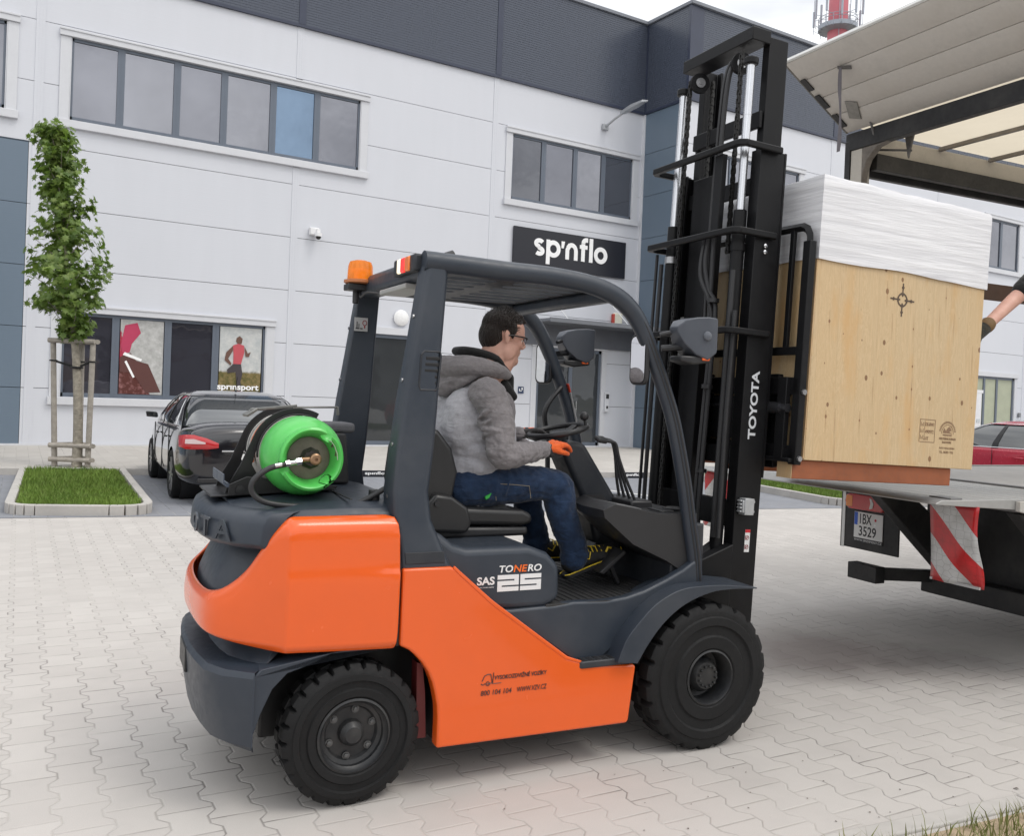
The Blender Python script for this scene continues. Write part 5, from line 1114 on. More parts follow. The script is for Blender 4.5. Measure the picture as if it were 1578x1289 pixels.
# ------------------------------------------------------------------ gas bottle in its cradle
gb = thing('gas_bottle', 'bright green gas bottle with brass valve lying in the cradle on the hood', 'gas bottle', FK, (-.15, 0, 1.13))
GN = M('green_plastic', (.075, .50, .085), .36, var=.06, vs=6, bump=.1, bs=200, coat=.15, dust=.06); BD = M('bottle_white', (.52, .50, .46), .5, var=.2, vs=9, dust=.3)
gx, gz = -.155, 1.285; AX = (0, -1, 0)
b = MB(); b.lathe([(.0005, -.33), (.08, -.32), (.13, -.28), (.150, -.22), (.150, .16), (.149, .22)], (gx, 0, gz), AX, 48, False); b.build('tank', BD, gb)
b = MB(); b.lathe([(.1525, .165), (.156, .17), (.157, .22), (.154, .265), (.146, .305), (.130, .335), (.120, .348), (.118, .372), (.122, .385), (.121, .402), (.112, .408), (.104, .403), (.097, .385), (.090, .37), (.086, .35), (.08, .335), (.0005, .325)], (gx, 0, gz), AX, 64, False)
jk = b.build('green_jacket', GN, gb, ang=50)
cs = []
for a, w_, in ((200, 26), (55, 30), (305, 26)):
    c = MB(); d = V((cos(R(a)), 0, sin(R(a)))); p = V((gx, -.378, gz))+d*.118
    c.ell(p, (.035, .032, .035)); cs.append(c)
cut(jk, cs, 50)
b = MB(); b.lathe([(.084, .337), (.082, .344), (.05, .350), (.0005, .352)], (gx, 0, gz), AX, 40, False); b.build('bottle_top', M('olive_steel', (.13, .12, .09), .5, .3, var=.3, vs=20), gb)
b = MB(); b.lathe([(.040, .34), (.043, .352), (.034, .36), (.030, .372), (.0005, .374)], (gx+.005, 0, gz), AX, 8, False); b.build('valve_base', M('valve_dark', (.05, .045, .04), .5, .5), gb)
BR = M('worn_brass', (.32, .20, .12), .38, .85, var=.25, vs=30)
b = MB(); b.lathe([(.018, .37), (.018, .39), (.022, .392), (.022, .415), (.016, .42), (.006, .42), (.005, .41), (.0005, .41)], (gx+.012, 0, gz), AX, 20, False); b.cyl((gx-.04, -.395, gz-.003), (gx+.012, -.395, gz), .010, .010, 12); b.build('valve', BR, gb)
b = MB(); 
for x0, x1, r_ in ((-.06, -.04, .014), (-.085, -.06, .010), (-.10, -.085, .013), (-.14, -.115, .009)): b.cyl((gx+x0, -.396+(x0+.04)*.15, gz+x0*.18), (gx+x1, -.396+(x1+.04)*.15, gz+x1*.18), r_, r_, 6 if r_ > .012 else 14)
b.build('hose_fitting', CH, gb)
b = MB(); b.tube(smooth_path([(gx-.10, -.40, gz-.02), (gx-.16, -.41, gz-.035), (gx-.215, -.42, gz-.075), (gx-.22, -.42, gz-.12), (gx-.18, -.42, gz-.155), (gx-.10, -.42, gz-.172), (gx+.02, -.41, gz-.178), (gx+.16, -.40, gz-.175), (gx+.22, -.40, gz-.155), (gx+.30, -.42, gz-.105), (gx+.345, -.46, gz-.075)], 6), .011, 12); b.build('gas_hose', BLK, gb)
b = MB(); b.lathe([(.014, -.012), (.014, .012)], (gx+.165, -.40, gz-.175), (1, 0, .1), 12); b.build('hose_clip', BLK, gb)
b = MB(); p0 = V((gx, 0, gz))
b.loft([[p0+V((cos(R(a))*.1005, -.402+.002, sin(R(a))*.1005)) for a in (45, 30, 12, -2)]+[p0+V((cos(R(a))*.1008, -.36, sin(R(a))*.1008)) for a in (-2, 12, 30, 45)], [p0+V((cos(R(a))*.0995, -.402+.002, sin(R(a))*.0995)) for a in (45, 30, 12, -2)]+[p0+V((cos(R(a))*.0995, -.36, sin(R(a))*.0995)) for a in (-2, 12, 30, 45)]]); b.build('label', M('label_paper', (.66, .68, .60), .5), gb)
b = MB()
for a in (34, 12):
    p = V((gx, 0, gz))+V((cos(R(a))*.099, 0, sin(R(a))*.099)); b.box(p.x-.004, p.x+.0005, -.388, -.372, p.z-.010, p.z+.010)
b.build('label_print', INK, gb)
# cradle: a forklift part
cr2 = bpy.data.objects.new('bottle_cradle', None); C.objects.link(cr2); cr2.parent = fk; cr2.location = V((-.2, 0, 1.13))-OFF[fk.name]; OFF[cr2.name] = V((-.2, 0, 1.13))
def arcband(y0, y1, r0_, r1_, a0, a1, tail):
    A = [R(a0+(a1-a0)*k/20) for k in range(21)]
    P = [(gx+r1_*cos(a), gz+r1_*sin(a)) for a in A]+tail+[(gx+r0_*cos(a), gz+r0_*sin(a)) for a in reversed(A)]
    b = MB(); b.prism(P, y0, y1); return b
arcband(-.125, -.118, .158, .186, 62, 158, [(-.375, 1.24), (-.425, 1.15), (-.43, 1.12), (-.0, 1.12), (.02, 1.15), (-.05, 1.16), (-.20, 1.14), (-.29, 1.17), (-.33, 1.24)]).build('side_plate', BK, cr2, bev=.002)
arcband(.143, .150, .158, .186, 62, 158, [(-.375, 1.24), (-.425, 1.15), (-.43, 1.12), (-.0, 1.12), (.02, 1.15), (-.05, 1.16), (-.20, 1.14), (-.29, 1.17), (-.33, 1.24)]).build('side_plate', BK, cr2, bev=.002)
for y in (-.147, .147):
    b = MB(); A = [R(50+135*k/20) for k in range(21)]; b.prism([(gx+.163*cos(a), gz+.163*sin(a)) for a in A]+[(gx+.157*cos(a), gz+.157*sin(a)) for a in reversed(A)], y-.010, y+.010); b.build('clamp_band', BK, cr2, bev=.002)
b = MB(); b.loft([[(-.49, -.19, 1.118), (-.49, .20, 1.118), (-.49, .20, 1.124), (-.49, -.19, 1.124)], [(-.02, -.19, 1.142), (-.02, .20, 1.142), (-.02, .20, 1.149), (-.02, -.19, 1.149)]]); b.build('base_plate', BK, cr2, bev=.002)
b = MB(); b.prism([(-.43, 1.125), (-.425, 1.17), (-.36, 1.20), (-.05, 1.165), (-.0, 1.145)], -.205, -.198); q = b.build('side_bracket', BK, cr2, bev=.002)
b = MB(); b.lathe([(.017, 0), (.017, .008), (.0005, .009)], (-.385, -.206, 1.15), (0, -1, 0), 16, False); b.build('pivot_bolt', BK, q)
b = MB(); b.cyl((-.43, -.19, 1.165), (-.43, .18, 1.165), .009, .009, 10); b.bar((-.445, -.19, 1.19), (-.445, .12, 1.19), .004, .035); b.build('latch_bar', M('latch_grey', srgb(82, 90, 104), .4, .4), cr2)
b = MB(); b.bar((-.32, .02, 1.455), (-.14, -.03, 1.478), .035, .012); b.bar((-.14, .03, 1.470), (.05, .05, 1.475), .03, .008); b.bar((.05, .05, 1.478), (.055, .05, 1.44), .03, .008, (1, 0, 0)); b.bar((-.345, .0, 1.43), (-.30, .01, 1.46), .05, .012); b.build('buckle', M('worn_plate', (.20, .20, .19), .45, .6, var=.25, vs=25), cr2, bev=.003)
b = MB(); A = [R(120+75*k/12) for k in range(13)]; b.prism([(gx+.168*cos(a), gz+.168*sin(a)) for a in A]+[(gx+.158*cos(a), gz+.158*sin(a)) for a in reversed(A)], -.045, .0); b.build('orange_strap', M('strap_orange', (.55, .14, .05), .7, var=.2, vs=30), cr2)

# ------------------------------------------------------------------ lorry with its tail lift
lr = thing('lorry', 'curtain-sided lorry with open sides, raised rear flap and lowered tail lift', 'lorry', FK, (4.55, .4, 0))
AL = M('lift_aluminium', (.42, .42, .41), .45, .45, var=.14, vs=4, bump=.3, bs=40, dust=.35); LB = M('lorry_black', (.009, .009, .010), .55, var=.3, vs=4, bump=.15, bs=60, dust=.06)
OWH = M('weathered_cream', (.46, .43, .38), .6, var=.18, vs=5, dust=.5, bump=.2, bs=40)
xr, YN, YF, LX = 4.55, -.92, 1.60, 11.8
b = MB(); b.prism([(3.12, 1.074), (3.16, 1.088), (xr-.03, 1.082), (xr-.03, 1.0), (4.2, 1.0), (3.12, 1.066)], -.50, YF-.03)
tl = b.build('tail_lift', AL, lr, bev=.003)
b = MB()
for k in range(10): x = 3.2+k*.13; b.box(x, x+.002, -.49, YF-.04, 1.0862-(x-3.16)*.0045, 1.0885-(x-3.16)*.0045)
b.build('plank_joint', M('groove_grey', (.14, .14, .14), .6), tl, ang=0)
b = MB(); b.prism([(3.75, 1.02), (3.75, 1.0765), (xr-.03, 1.0765), (xr-.03, .99), (3.9, .99)], -.53, -.5005); b.build('side_edge', M('edge_pale', (.52, .51, .48), .5, .2, var=.15, vs=12, dust=.4), tl, bev=.003)
b = MB(); b.box(3.27, 3.36, -.47, -.33, 1.087, 1.095); b.build('roll_stop', M('stop_grey', (.2, .2, .2), .5), tl, bev=.003)
# warning flags
def flag_mat():
    n = N('warning_flag'); p = n.coord('UV'); x, y, z = n.xyz(p)[:3]; s_ = n.math('FRACT', n.math('ADD', n.math('MULTIPLY', x, .95), n.math('MULTIPLY', y, 1.35)))
    m_ = n.math('LESS_THAN', s_, .5); vo = n.new('ShaderNodeTexVoronoi'); vo.feature = 'DISTANCE_TO_EDGE'; n.put(vo.inputs['Vector'], n.comb(x, n.math('MULTIPLY', y, 1.8))); vo.inputs['Scale'].default_value = 6.5; vo.inputs['Randomness'].default_value = .45
    e = n.rng(vo.outputs['Distance'], .01, .05, 1, 0); dz = n.noise(n.coord(), 9, 4)
    w = n.mix(n.rng(dz, .35, .7, 0, .7), (.62, .62, .62), (.36, .35, .33)); w = n.mix(n.math('MULTIPLY', e, .55), w, (.22, .22, .22)); rd = n.mix(n.rng(dz, .35, .7, 0, 1), (.60, .02, .025), (.38, .02, .02)); rd = n.mix(n.math('MULTIPLY', e, .3), rd, (.2, .01, .01))
    n.col(n.mix(m_, w, rd)); n.rough(.3); n.b.inputs['Coat Weight'].default_value = .3; return n.m
FM_ = flag_mat()
def flag(x, y0, y1, z0, z1, flip=1, tilt=.0):
    nu, nv = 10, 14; b = MB(); vs = []; uv = []
    for j in range(nv+1):
        for i in range(nu+1):
            u, v = i/nu, j/nv; w = .014*sin(u*5+v*3.2)*v+.012*sin(v*6.5+u*2)*v*u
            vs.append((x+w+tilt*v, y0+(y1-y0)*u+(.012*sin(v*5.5)*u*(1 if y0 > y1 else 0)), z1+(z0-z1)*v)); uv.append((u if flip > 0 else 1-u, v))
    fs = [(j*(nu+1)+i, j*(nu+1)+i+1, (j+1)*(nu+1)+i+1, (j+1)*(nu+1)+i) for j in range(nv) for i in range(nu)]
    b.add(vs, fs); q = b.build('warning_flag', FM_, tl, ang=60, fix=False, mods=[('SOLIDIFY', dict(thickness=.003))])
    l_ = q.data.uv_layers.new(name='u')
    for lp_ in q.data.loops: l_.data[lp_.index].uv = uv[lp_.vertex_index]
    b = MB(); b.bar((x+tilt-.002, y0, z0+.006), (x+tilt+.0, y1, z0+.006), .010, .014); b.build('flag_rod', M('rod_grey', (.5, .5, .5), .4, .4), q)
flag(3.44, -.20, -.515, .60, 1.05, -1, .03)
flag(3.20, 1.55, 1.25, .66, 1.06, 1)
# body
b = MB(); b.box(xr, LX, YN, YF, .98, 1.09); b.build('load_floor', M('floor_boards', (.36, .35, .34), .7, var=.2, vs=5, bump=.3, bs=50), lr, ang=0)
b = MB(); b.box(xr+.005, LX, YN-.01, YN+.02, .93, 1.10); b.box(xr+.005, LX, YF-.02, YF+.01, .93, 1.10); b.box(xr, xr+.04, YN, YF, .92, 1.095); b.build('side_raves', M('rave_grey', (.30, .30, .30), .45, .3, dust=.3), lr, bev=.004)
b = MB(); b.prism([(xr, YF), (xr, YF-.115), (xr+.03, YF-.115), (xr+.05, YF-.05), (xr+.16, YF-.05), (xr+.16, YF)], 1.10, 3.62, 'z'); b.build('corner_post', OWH, lr, bev=.006)
b = MB(); b.box(xr-.012, xr+.06, YF+.001, YF+.055, 1.0, 3.70); b.build('post_seal', LB, lr, bev=.006)
b = MB(); b.prism([(xr, YN), (xr, YN+.115), (xr+.03, YN+.115), (xr+.05, YN+.05), (xr+.16, YN+.05), (xr+.16, YN)], 1.10, 3.62, 'z'); b.build('corner_post', OWH, lr, bev=.006)
b = MB(); b.box(xr-.01, xr+.06, YN-.03, YF+.05, 3.62, 3.76); b.build('rear_header', LB, lr, bev=.006)
b = MB(); b.box(xr+.061, xr+.16, YN, YF, 3.66, 3.74); b.build('header_inner', OWH, lr, bev=.006)
# knee gusset
b = MB(); b.prism([(YF-.116, 3.62), (YF-.116, 3.30), (YF-.13, 3.42), (YF-.17, 3.52), (YF-.26, 3.60), (YF-.36, 3.62)], xr+.0, xr+.06, 'x'); b.build('gusset', M('rust_steel', (.16, .14, .12), .6, .2, var=.4, vs=20), lr, bev=.004)
for y, s in ((YF, 1), (YN, -1)):
    b = MB(); b.box(xr+.06, LX, min(y, y-s*.06), max(y, y-s*.06), 3.60, 3.76); b.build('roof_rail', OWH, lr, bev=.006)
    b = MB(); b.box(xr+.16, LX, min(y-s*.061, y-s*.12), max(y-s*.061, y-s*.12), 3.47, 3.60); b.box(xr+.16, LX, min(y+s*.001, y+s*.05), max(y+s*.001, y+s*.05), 3.44, 3.72); b.build('curtain_track', LB, lr, bev=.004)
TARP = N('roof_tarpaulin'); c_ = TARP.coord(); TARP.col(TARP.mix(TARP.rng(TARP.noise(c_, 3, 5, .6), .35, .7, 0, 1), (.62, .59, .53), (.50, .47, .42))); TARP.rough(.7); TARP.b.inputs['Transmission Weight'].default_value = 0
# thin translucent sheet: daylight comes through it
tr = TARP.new('ShaderNodeBsdfTranslucent'); TARP.put(tr.inputs[0], (.74, .66, .52)); ms = TARP.new('ShaderNodeMixShader'); ms.inputs[0].default_value = .55
TARP.t.links.new(TARP.b.outputs[0], ms.inputs[1]); TARP.t.links.new(tr.outputs[0], ms.inputs[2]); TARP.t.links.new(ms.outputs[0], TARP.t.nodes['Material Output'].inputs[0])
b = MB(); nx, ny = 48, 12; vs = []
for i in range(nx+1):
    for j in range(ny+1):
        x = xr-.0+(LX-xr-.0)*i/nx; y = YN+.03+(YF-YN-.06)*j/ny; ph = ((x-xr-.1) % .62)/.62; vs.append((x, y, 3.80-.035*sin(ph*pi)*(1-abs(j/ny*2-1)**4)))
b.add(vs, [(i*(ny+1)+j, (i+1)*(ny+1)+j, (i+1)*(ny+1)+j+1, i*(ny+1)+j+1) for i in range(nx) for j in range(ny)]); b.build('roof_sheet', TARP.m, lr, ang=70)
BOW = M('roof_bow', (.21, .19, .17), .5, .4, var=.25, vs=9)
for k in range(11):
    x = xr+.30+k*.62; b = MB(); b.box(x, x+.035, YN+.06, YF-.06, 3.745, 3.775); b.box(x+.045, x+.062, YN+.06, YF-.06, 3.755, 3.772); b.build('roof_bow', BOW, lr, ang=0)
b = MB(); b.prism([(YF-.45, 3.70), (YF-.36, 3.70), (YF-.40, 3.50)], xr+.18, xr+.20, 'x'); b.bar((xr+.12, YF-.12, 3.62), (xr+.20, YF-.42, 3.56), .016, .016); b.bar((xr-.05, YF-.22, 3.83), (xr+.03, YF-.24, 3.60), .016, .016); b.build('flap_hinge', M('hinge_steel', (.13, .125, .12), .55, .4, var=.4, vs=25), lr, bev=.003)
# raised rear flap: slatted aluminium
dv = V((-.70, 0, .44)).normalized(); nv_ = V((.44, 0, .70)).normalized(); h0 = V((xr-.005, 0, 3.77)); FL_ = .80; FP = M('flap_panel', (.52, .49, .45), .55, .1, var=.16, vs=3.5, bump=.2, bs=30, dust=.5)
b = MB(); yf0, yf1 = YN-.02, YF+.03; k = 4
for i in range(k):
    a = FL_*i/k+.004; c = FL_*(i+1)/k-.002; P0 = h0+dv*a; P1 = h0+dv*c
    prof = [P0, P0+dv*.012-nv_*.004, P1-dv*.012-nv_*.004, P1, P1+nv_*.028, P0+nv_*.028]
    b.loft([[V((p.x, y, p.z)) for p in prof] for y in (yf0, yf1)])
fp = b.build('rear_flap', FP, lr, ang=20, fix=True)
b = MB(); e0 = h0+dv*FL_; prof = [e0, e0+dv*.02, e0+dv*.02+nv_*.034, e0+nv_*.034]; b.loft([[V((p.x, y, p.z)) for p in prof] for y in (yf0, yf1)]); b.build('flap_edge', M('edge_white', (.62, .62, .60), .45), fp, bev=.003)
b = MB(); prof = [h0-nv_*.006, e0-nv_*.006, e0+nv_*.034, h0+nv_*.034]; b.loft([[V((p.x, y, p.z)) for p in prof] for y in (yf1+.001, yf1+.02)]); b.build('flap_side_seal', M('seal_dark', (.10, .095, .085), .6, dust=.4), fp, bev=.003)
for a0, a1 in ((.08, .22), (.30, .44), (.50, .62)): 
    b = MB(); P0 = h0+dv*a0-nv_*.012; P1 = h0+dv*a1-nv_*.012; b.bar((P0.x, yf1-.03, P0.z), (P1.x, yf1-.03, P1.z), .05, .010, tuple(nv_)); b.build('seal_patch', LB, fp)
b = MB(); P0 = h0+dv*.12-nv_*.01; b.bar((P0.x, YF-.14, P0.z), (P0.x+dv.x*.16, YF-.22, P0.z+dv.z*.16), .10, .008, tuple(nv_)); b.build('hinge_plate', M('plate_grey', (.23, .22, .20), .5, .4, var=.3, vs=20), fp, bev=.003)
P0 = h0+dv*.60-nv_*.012
b = MB(); b.bar((P0.x-.015, 1.24, P0.z-.004), (P0.x+.03, 1.15, P0.z-.022), .028, .008, tuple(nv_)); b.build('strap_hook', M('hinge_steel', 0), fp)
stp = MB(); sv = []; n_ = 16
for k in range(n_+1):
    t = k/n_; z = P0.z-.012-.62*t; sv.append((V((P0.x-.012+.012*sin(t*7), 1.205+.022*sin(t*6+.5), z)), .013+.006*sin(t*9)))
stp.loft([[p+V((-.001, -w, 0)), p+V((-.001, w, 0)), p+V((.001, w, 0)), p+V((.001, -w, 0))] for p, w in sv]); stp.build('pull_strap', M('strap_grey', (.13, .12, .13), .8, var=.3, vs=12), fp)
stp = MB(); stp.loft([[p+V((.03-.001, -w*.3+.02, 0)), p+V((.03-.001, w*.3+.02, 0)), p+V((.031, w*.3+.02, 0)), p+V((.031, -w*.3+.02, 0))] for p, w in sv[2:-2]]); stp.build('strap_tail', M('strap_grey', 0), fp)
# side lath, chassis, wheels
b = MB(); b.box(xr+.2, LX, YF-.045, YF-.02, 2.555, 2.70); b.build('side_lath', M('dark_lath', (.085, .045, .03), .6, var=.3, vs=6), lr, bev=.003)
b = MB(); b.box(LX-.04, LX, YN, YF, 1.1, 3.7); b.build('front_wall', OWH, lr, ang=0)
for y in (-.10, .78): b = MB(); b.box(xr+.1, 13.4, y-.04, y+.04, .68, .93); b.build('chassis_rail', LB, lr, bev=.006)
for k in range(7): b = MB(); b.box(xr+.35+k*1.0, xr+.43+k*1.0, YN+.05, YF-.05, .93, .979); b.build('floor_bearer', LB, lr, bev=.004)
b = MB(); b.box(xr+.02, xr+.14, YN, .78, .255, .40); b.build('underrun_bar', LB, lr, bev=.008)
b = MB(); b.box(xr-.42, xr-.33, .79, 1.05, .325, .44) ; b.bar((xr-.36, .85, .385), (xr+.08, .70, .375), .06, .085); b.build('lift_arm_end', LB, lr, bev=.005)
for y in (-.45, .55):
    b = MB(); b.prism([(xr+.12, .42), (xr+.20, .36), (xr+.55, .70), (xr+.45, .80)], y-.05, y+.05); b.prism([(xr-.75, 1.0), (xr-.45, 1.0), (xr+.24, .55), (xr+.14, .40), (xr-.05, .42)], y-.045, y+.045); b.build('lift_arm', LB, lr, bev=.006)
b = MB(); b.box(xr+.16, xr+.24, YN+.02, .66, .38, .975); b.build('underside_shade_panel', LB, lr, bev=.006)  # black panel standing in for the darkness under the load floor
b = MB(); b.box(xr+.15, xr+.16, YN+.05, YN+.6, .46, .475); b.box(xr+.15, xr+.16, YN+.3, YN+.5, .62, .64); b.build('reflective_strip', M('reflector_white', (.6, .6, .6), .4), lr, ang=0)
# lamp and plate carrier
b = MB(); b.box(xr+.03, xr+.045, 1.00, 1.555, .455, 1.0); b.box(xr+.03, xr+.30, 1.555, 1.57, .45, .97); ct = b.build('lamp_carrier', LB, lr, bev=.003)
b = MB(); b.box(xr+.026, xr+.029, 1.525, 1.555, .45, .93); b.build('carrier_edge', M('edge_white', 0), ct, ang=0)
tsec = ((1.47, .79), (1.49, .82), (1.48, .875), (1.45, .888), (1.13, .888), (1.11, .85), (1.11, .785), (1.13, .772), (1.45, .768))
b = MB(); b.loft([[(xr-.02, y, z) for y, z in tsec], [(xr+.029, y, z) for y, z in tsec]]); tlm = b.build('tail_light', M('tail_red', (.50, .02, .02), .15, coat=.6), ct, bev=.008)
b = MB(); b.box(xr-.022, xr+.0, 1.41, 1.478, .785, .875); b.build('amber_section', M('tail_amber', (.75, .22, .03), .15, coat=.6), tlm, bev=.006)
b = MB(); b.prism([(1.24, .785), (1.21, .795), (1.20, .83), (1.22, .865), (1.24, .87), (1.23, .83)], xr-.024, xr-.0201, 'x'); b.build('clear_section', M('tail_clear', (.6, .58, .55), .2, coat=.6), tlm)
pz0, pz1, py0, py1 = .545, .748, 1.425, 1.145; X_ = xr+.0285
b = MB(); b.box(X_-.006, X_-.001, py1, py0, pz0, pz1); pl_ = b.build('number_plate', M('plate_white', (.72, .72, .71), .35, dust=.15), ct, bev=.001)
b = MB(); b.box(X_-.0072, X_-.0061, py0-.035, py0-.003, pz0+.10, pz1-.003); b.build('country_band', M('plate_blue', (.02, .10, .50), .35), pl_, ang=0)
b = MB(); b.box(X_-.0055, X_, py1-.004, py0+.004, pz0-.030, pz0-.001); b.build('plate_holder', BLK, pl_, bev=.001)
PT = M('plate_black', (.015, .015, .017), .4)
def ptx(s_, y, z, w, h, m, bold=.0): return text('plate_lettering', s_, (X_-.0062, y, z), (0, -1, 0), (0, 0, 1), w, h, m, pl_, .0012, bold)
ptx('1BX', py0-.058, pz0+.113, .115, .078, PT, .012); ptx('3529', py0-.05, pz0+.018, .17, .078, PT, .012); ptx('CZ', py0-.032, pz0+.106, .026, .013, mdw)
text('plate_lettering', 'WWW.SPEDIMENT.CZ', (X_-.0056, py0-.005, pz0-.024), (0, -1, 0), (0, 0, 1), .27, .016, mdw, pl_, .001, .0)
b = MB(); b.lathe([(.010, 0), (.010, .0012), (.0005, .0012)], (X_-.006, py0-.21, pz0+.155), (-1, 0, 0), 16, False); b.build('red_seal', M('sticker_red', 0), pl_); b = MB(); b.lathe([(.010, 0), (.010, .0012), (.0005, .0012)], (X_-.006, py0-.205, pz0+.118), (-1, 0, 0), 16, False); b.build('seal', M('seal_grey', (.85, .85, .85), .4), pl_)
# lorry wheels and cab, mostly outside the picture
def lwheel(x, y, s):
    w = bpy.data.objects.new('wheel', None); C.objects.link(w); w.parent = lr; w.location = V((x, y, .48))-OFF[lr.name]; OFF[w.name] = V((x, y, .48))
    b = MB(); b.lathe([(.28, 0), (.30, -.01), (.44, -.005), (.475, .02), (.48, .06), (.48, .24), (.46, .28), (.28, .28)], (x, y, .48), (0, -s, 0), 40, False); b.build('tyre', RB, w)
    b = MB(); b.lathe([(.285, .0), (.27, .02), (.25, .09), (.12, .10), (.10, .02), (.0005, .02)], (x, y, .48), (0, -s, 0), 32, False); b.build('rim', M('lorry_rim', (.4, .4, .4), .4, .6), w)
for x in (8.0, 12.7):
    lwheel(x, YN+.03, -1); lwheel(x, YF-.03, 1)
b = MB(); b.loft([[(12.1, YN+.05, z0), (12.1, YF-.05, z0), (13.9+dx, YF-.05, z0), (13.9+dx, YN+.05, z0)] for z0, dx in ((.55, 0), (1.6, .02), (2.9, -.25), (3.0, -.35))]); b.build('cab', M('cab_white', (.6, .6, .6), .3, coat=.4), lr, bev=.05)
# ------------------------------------------------------------------ people
SKIN = N('skin'); c_ = SKIN.coord(); SKIN.col(SKIN.mix(SKIN.rng(SKIN.noise(c_, 14, 4, .6), .35, .7, 0, 1), (.66, .39, .31), (.55, .30, .23))); SKIN.rough(.5); SKIN.b.inputs['Subsurface Weight'].default_value = .12; SKIN.b.inputs['Subsurface Radius'].default_value = (.01, .004, .002); SKIN.bump(SKIN.noise(c_, 380, 2), .12, .001); SKIN = SKIN.m
def cloth(name, a, b_, scale=60, weave=900, rough=.85, fold=.6, fs=12, stretch=(1, 1, 2.2)):
    n = N(name); c = n.coord(); w = n.noise(c, scale, 4, .6); ww = n.noise(c, weave, 2); f = n.noise(n.mapping(c, stretch), fs, 4, .55, .6)
    n.col(n.mix(n.rng(n.math('ADD', n.math('MULTIPLY', w, .6), n.math('MULTIPLY', f, .4)), .35, .68, 0, 1), a, b_)); n.rough(rough); n.b.inputs['Specular IOR Level'].default_value = .25
    n.bump(n.math('ADD', n.math('MULTIPLY', f, 1.0), n.math('MULTIPLY', ww, .05)), fold, .02); n.b.inputs['Sheen Weight'].default_value = .15
    return n.m
HOOD = cloth('hoodie_mauve_grey', (.235, .218, .224), (.165, .153, .158)); HOODL = cloth('hoodie_light_grey', (.45, .445, .475), (.34, .335, .36)); JEAN = cloth('blue_denim', (.020, .042, .092), (.009, .017, .040), 22, 1200, .9)
HAIR = cloth('dark_hair', (.020, .012, .009), (.008, .005, .004), 90, 400, .55, .8, 90, (1, 1, .25)); BLKC = cloth('black_fabric', (.013, .013, .014), (.02, .02, .02)); GLO = cloth('orange_glove', (.85, .15, .03), (.65, .10, .02), 60, 900, .8, .3, 40); GLB = cloth('dark_glove', (.03, .03, .032), (.05, .045, .045), 60, 900, .7, .3, 40)
def remesh(b, name, mat, parent, vox=.006, it=6, disp=0.0, ds=.06, ang=180):
    o = b.build(name, mat, parent, ang=0)
    q = o.modifiers.new('r', 'REMESH'); q.mode = 'VOXEL'; q.voxel_size = vox; q.use_smooth_shade = True
    q = o.modifiers.new('sm', 'SMOOTH'); q.factor = .5; q.iterations = it
    if disp:
        t = bpy.data.textures.get('folds%g' % ds) or bpy.data.textures.new('folds%g' % ds, 'CLOUDS'); t.noise_scale = ds; t.noise_depth = 2
        q = o.modifiers.new('d', 'DISPLACE'); q.texture = t; q.strength = disp; q.mid_level = .5; q.texture_coords = 'LOCAL'
    return bake(o, ang)
def empt(name, parent, at):
    e = bpy.data.objects.new(name, None); C.objects.link(e); e.parent = parent; e.location = V(at)-OFF[parent.name]; OFF[e.name] = V(at); return e
def limb(b, pts, rs, seg=18):
    for i in range(len(pts)-1): b.cap(pts[i], rs[i], pts[i+1], rs[i+1], seg)
def chain_pts(b, pts, rs, n=5, seg=16): 
    p = smooth_path(pts, n); m = []
    for i in range(len(p)):
        t = i/(len(p)-1)*(len(rs)-1); k = min(int(t), len(rs)-2); m.append(rs[k]+(rs[k+1]-rs[k])*(t-k))
    for i in range(len(p)-1): b.cap(p[i], m[i], p[i+1], m[i+1], seg)
def head_mesh(b, c, fwd, upv, sc=1.0):
    """skull, jaw, brow, nose, lips, ears and neck stub; c = centre of the skull between the ears"""
    fwd = V(fwd).normalized(); upv = V(upv); sd_ = upv.cross(fwd).normalized(); upv = fwd.cross(sd_).normalized()
    m = Matrix((fwd, sd_, upv)).transposed(); Q = lambda x, y, z: V(c)+m @ V((x, y, z))*sc
    def E(x, y, z, a, b_, d, tilt=0): b.ell(Q(x, y, z), (a*sc, b_*sc, d*sc), m @ Matrix.Rotation(tilt, 3, 'Y'), 20, 14)
    E(-.008, 0, .040, .098, .077, .088); E(.030, 0, .030, .068, .068, .078)      # cranium, forehead
    E(.034, 0, -.035, .058, .060, .068); E(.040, 0, -.078, .046, .047, .042); E(.066, 0, -.092, .029, .033, .026); E(.076, 0, -.086, .018, .022, .018); E(.018, 0, -.088, .055, .050, .038); E(-.010, 0, -.075, .055, .056, .05)     # mid face, chin
    for s in (-1, 1):
        E(.012, s*.050, -.058, .044, .018, .044, .4); E(.062, s*.036, -.020, .026, .022, .020)   # jaw angle, cheekbone
        E(.076, s*.028, .022, .020, .022, .008)                                                 # brow
        E(-.012, s*.078, -.004, .014, .006, .027, -.15); E(-.020, s*.084, .004, .009, .005, .018, -.15); E(-.006, s*.077, -.024, .006, .005, .008)   # ear
    b.cap(Q(.091, 0, .014), .0075*sc, Q(.111, 0, -.016), .0095*sc, 12); b.cap(Q(.098, 0, -.022), .011*sc, Q(.106, 0, -.022), .009*sc, 12)
    for s in (-1, 1): b.cap(Q(.098, s*.011, -.026), .008*sc, Q(.102, s*.009, -.026), .008*sc, 8)
    b.cap(Q(.088, -.015, -.050), .007*sc, Q(.088, .015, -.050), .007*sc, 10); b.cap(Q(.085, -.013, -.062), .0075*sc, Q(.085, .013, -.062), .0075*sc, 10)
    return Q, m
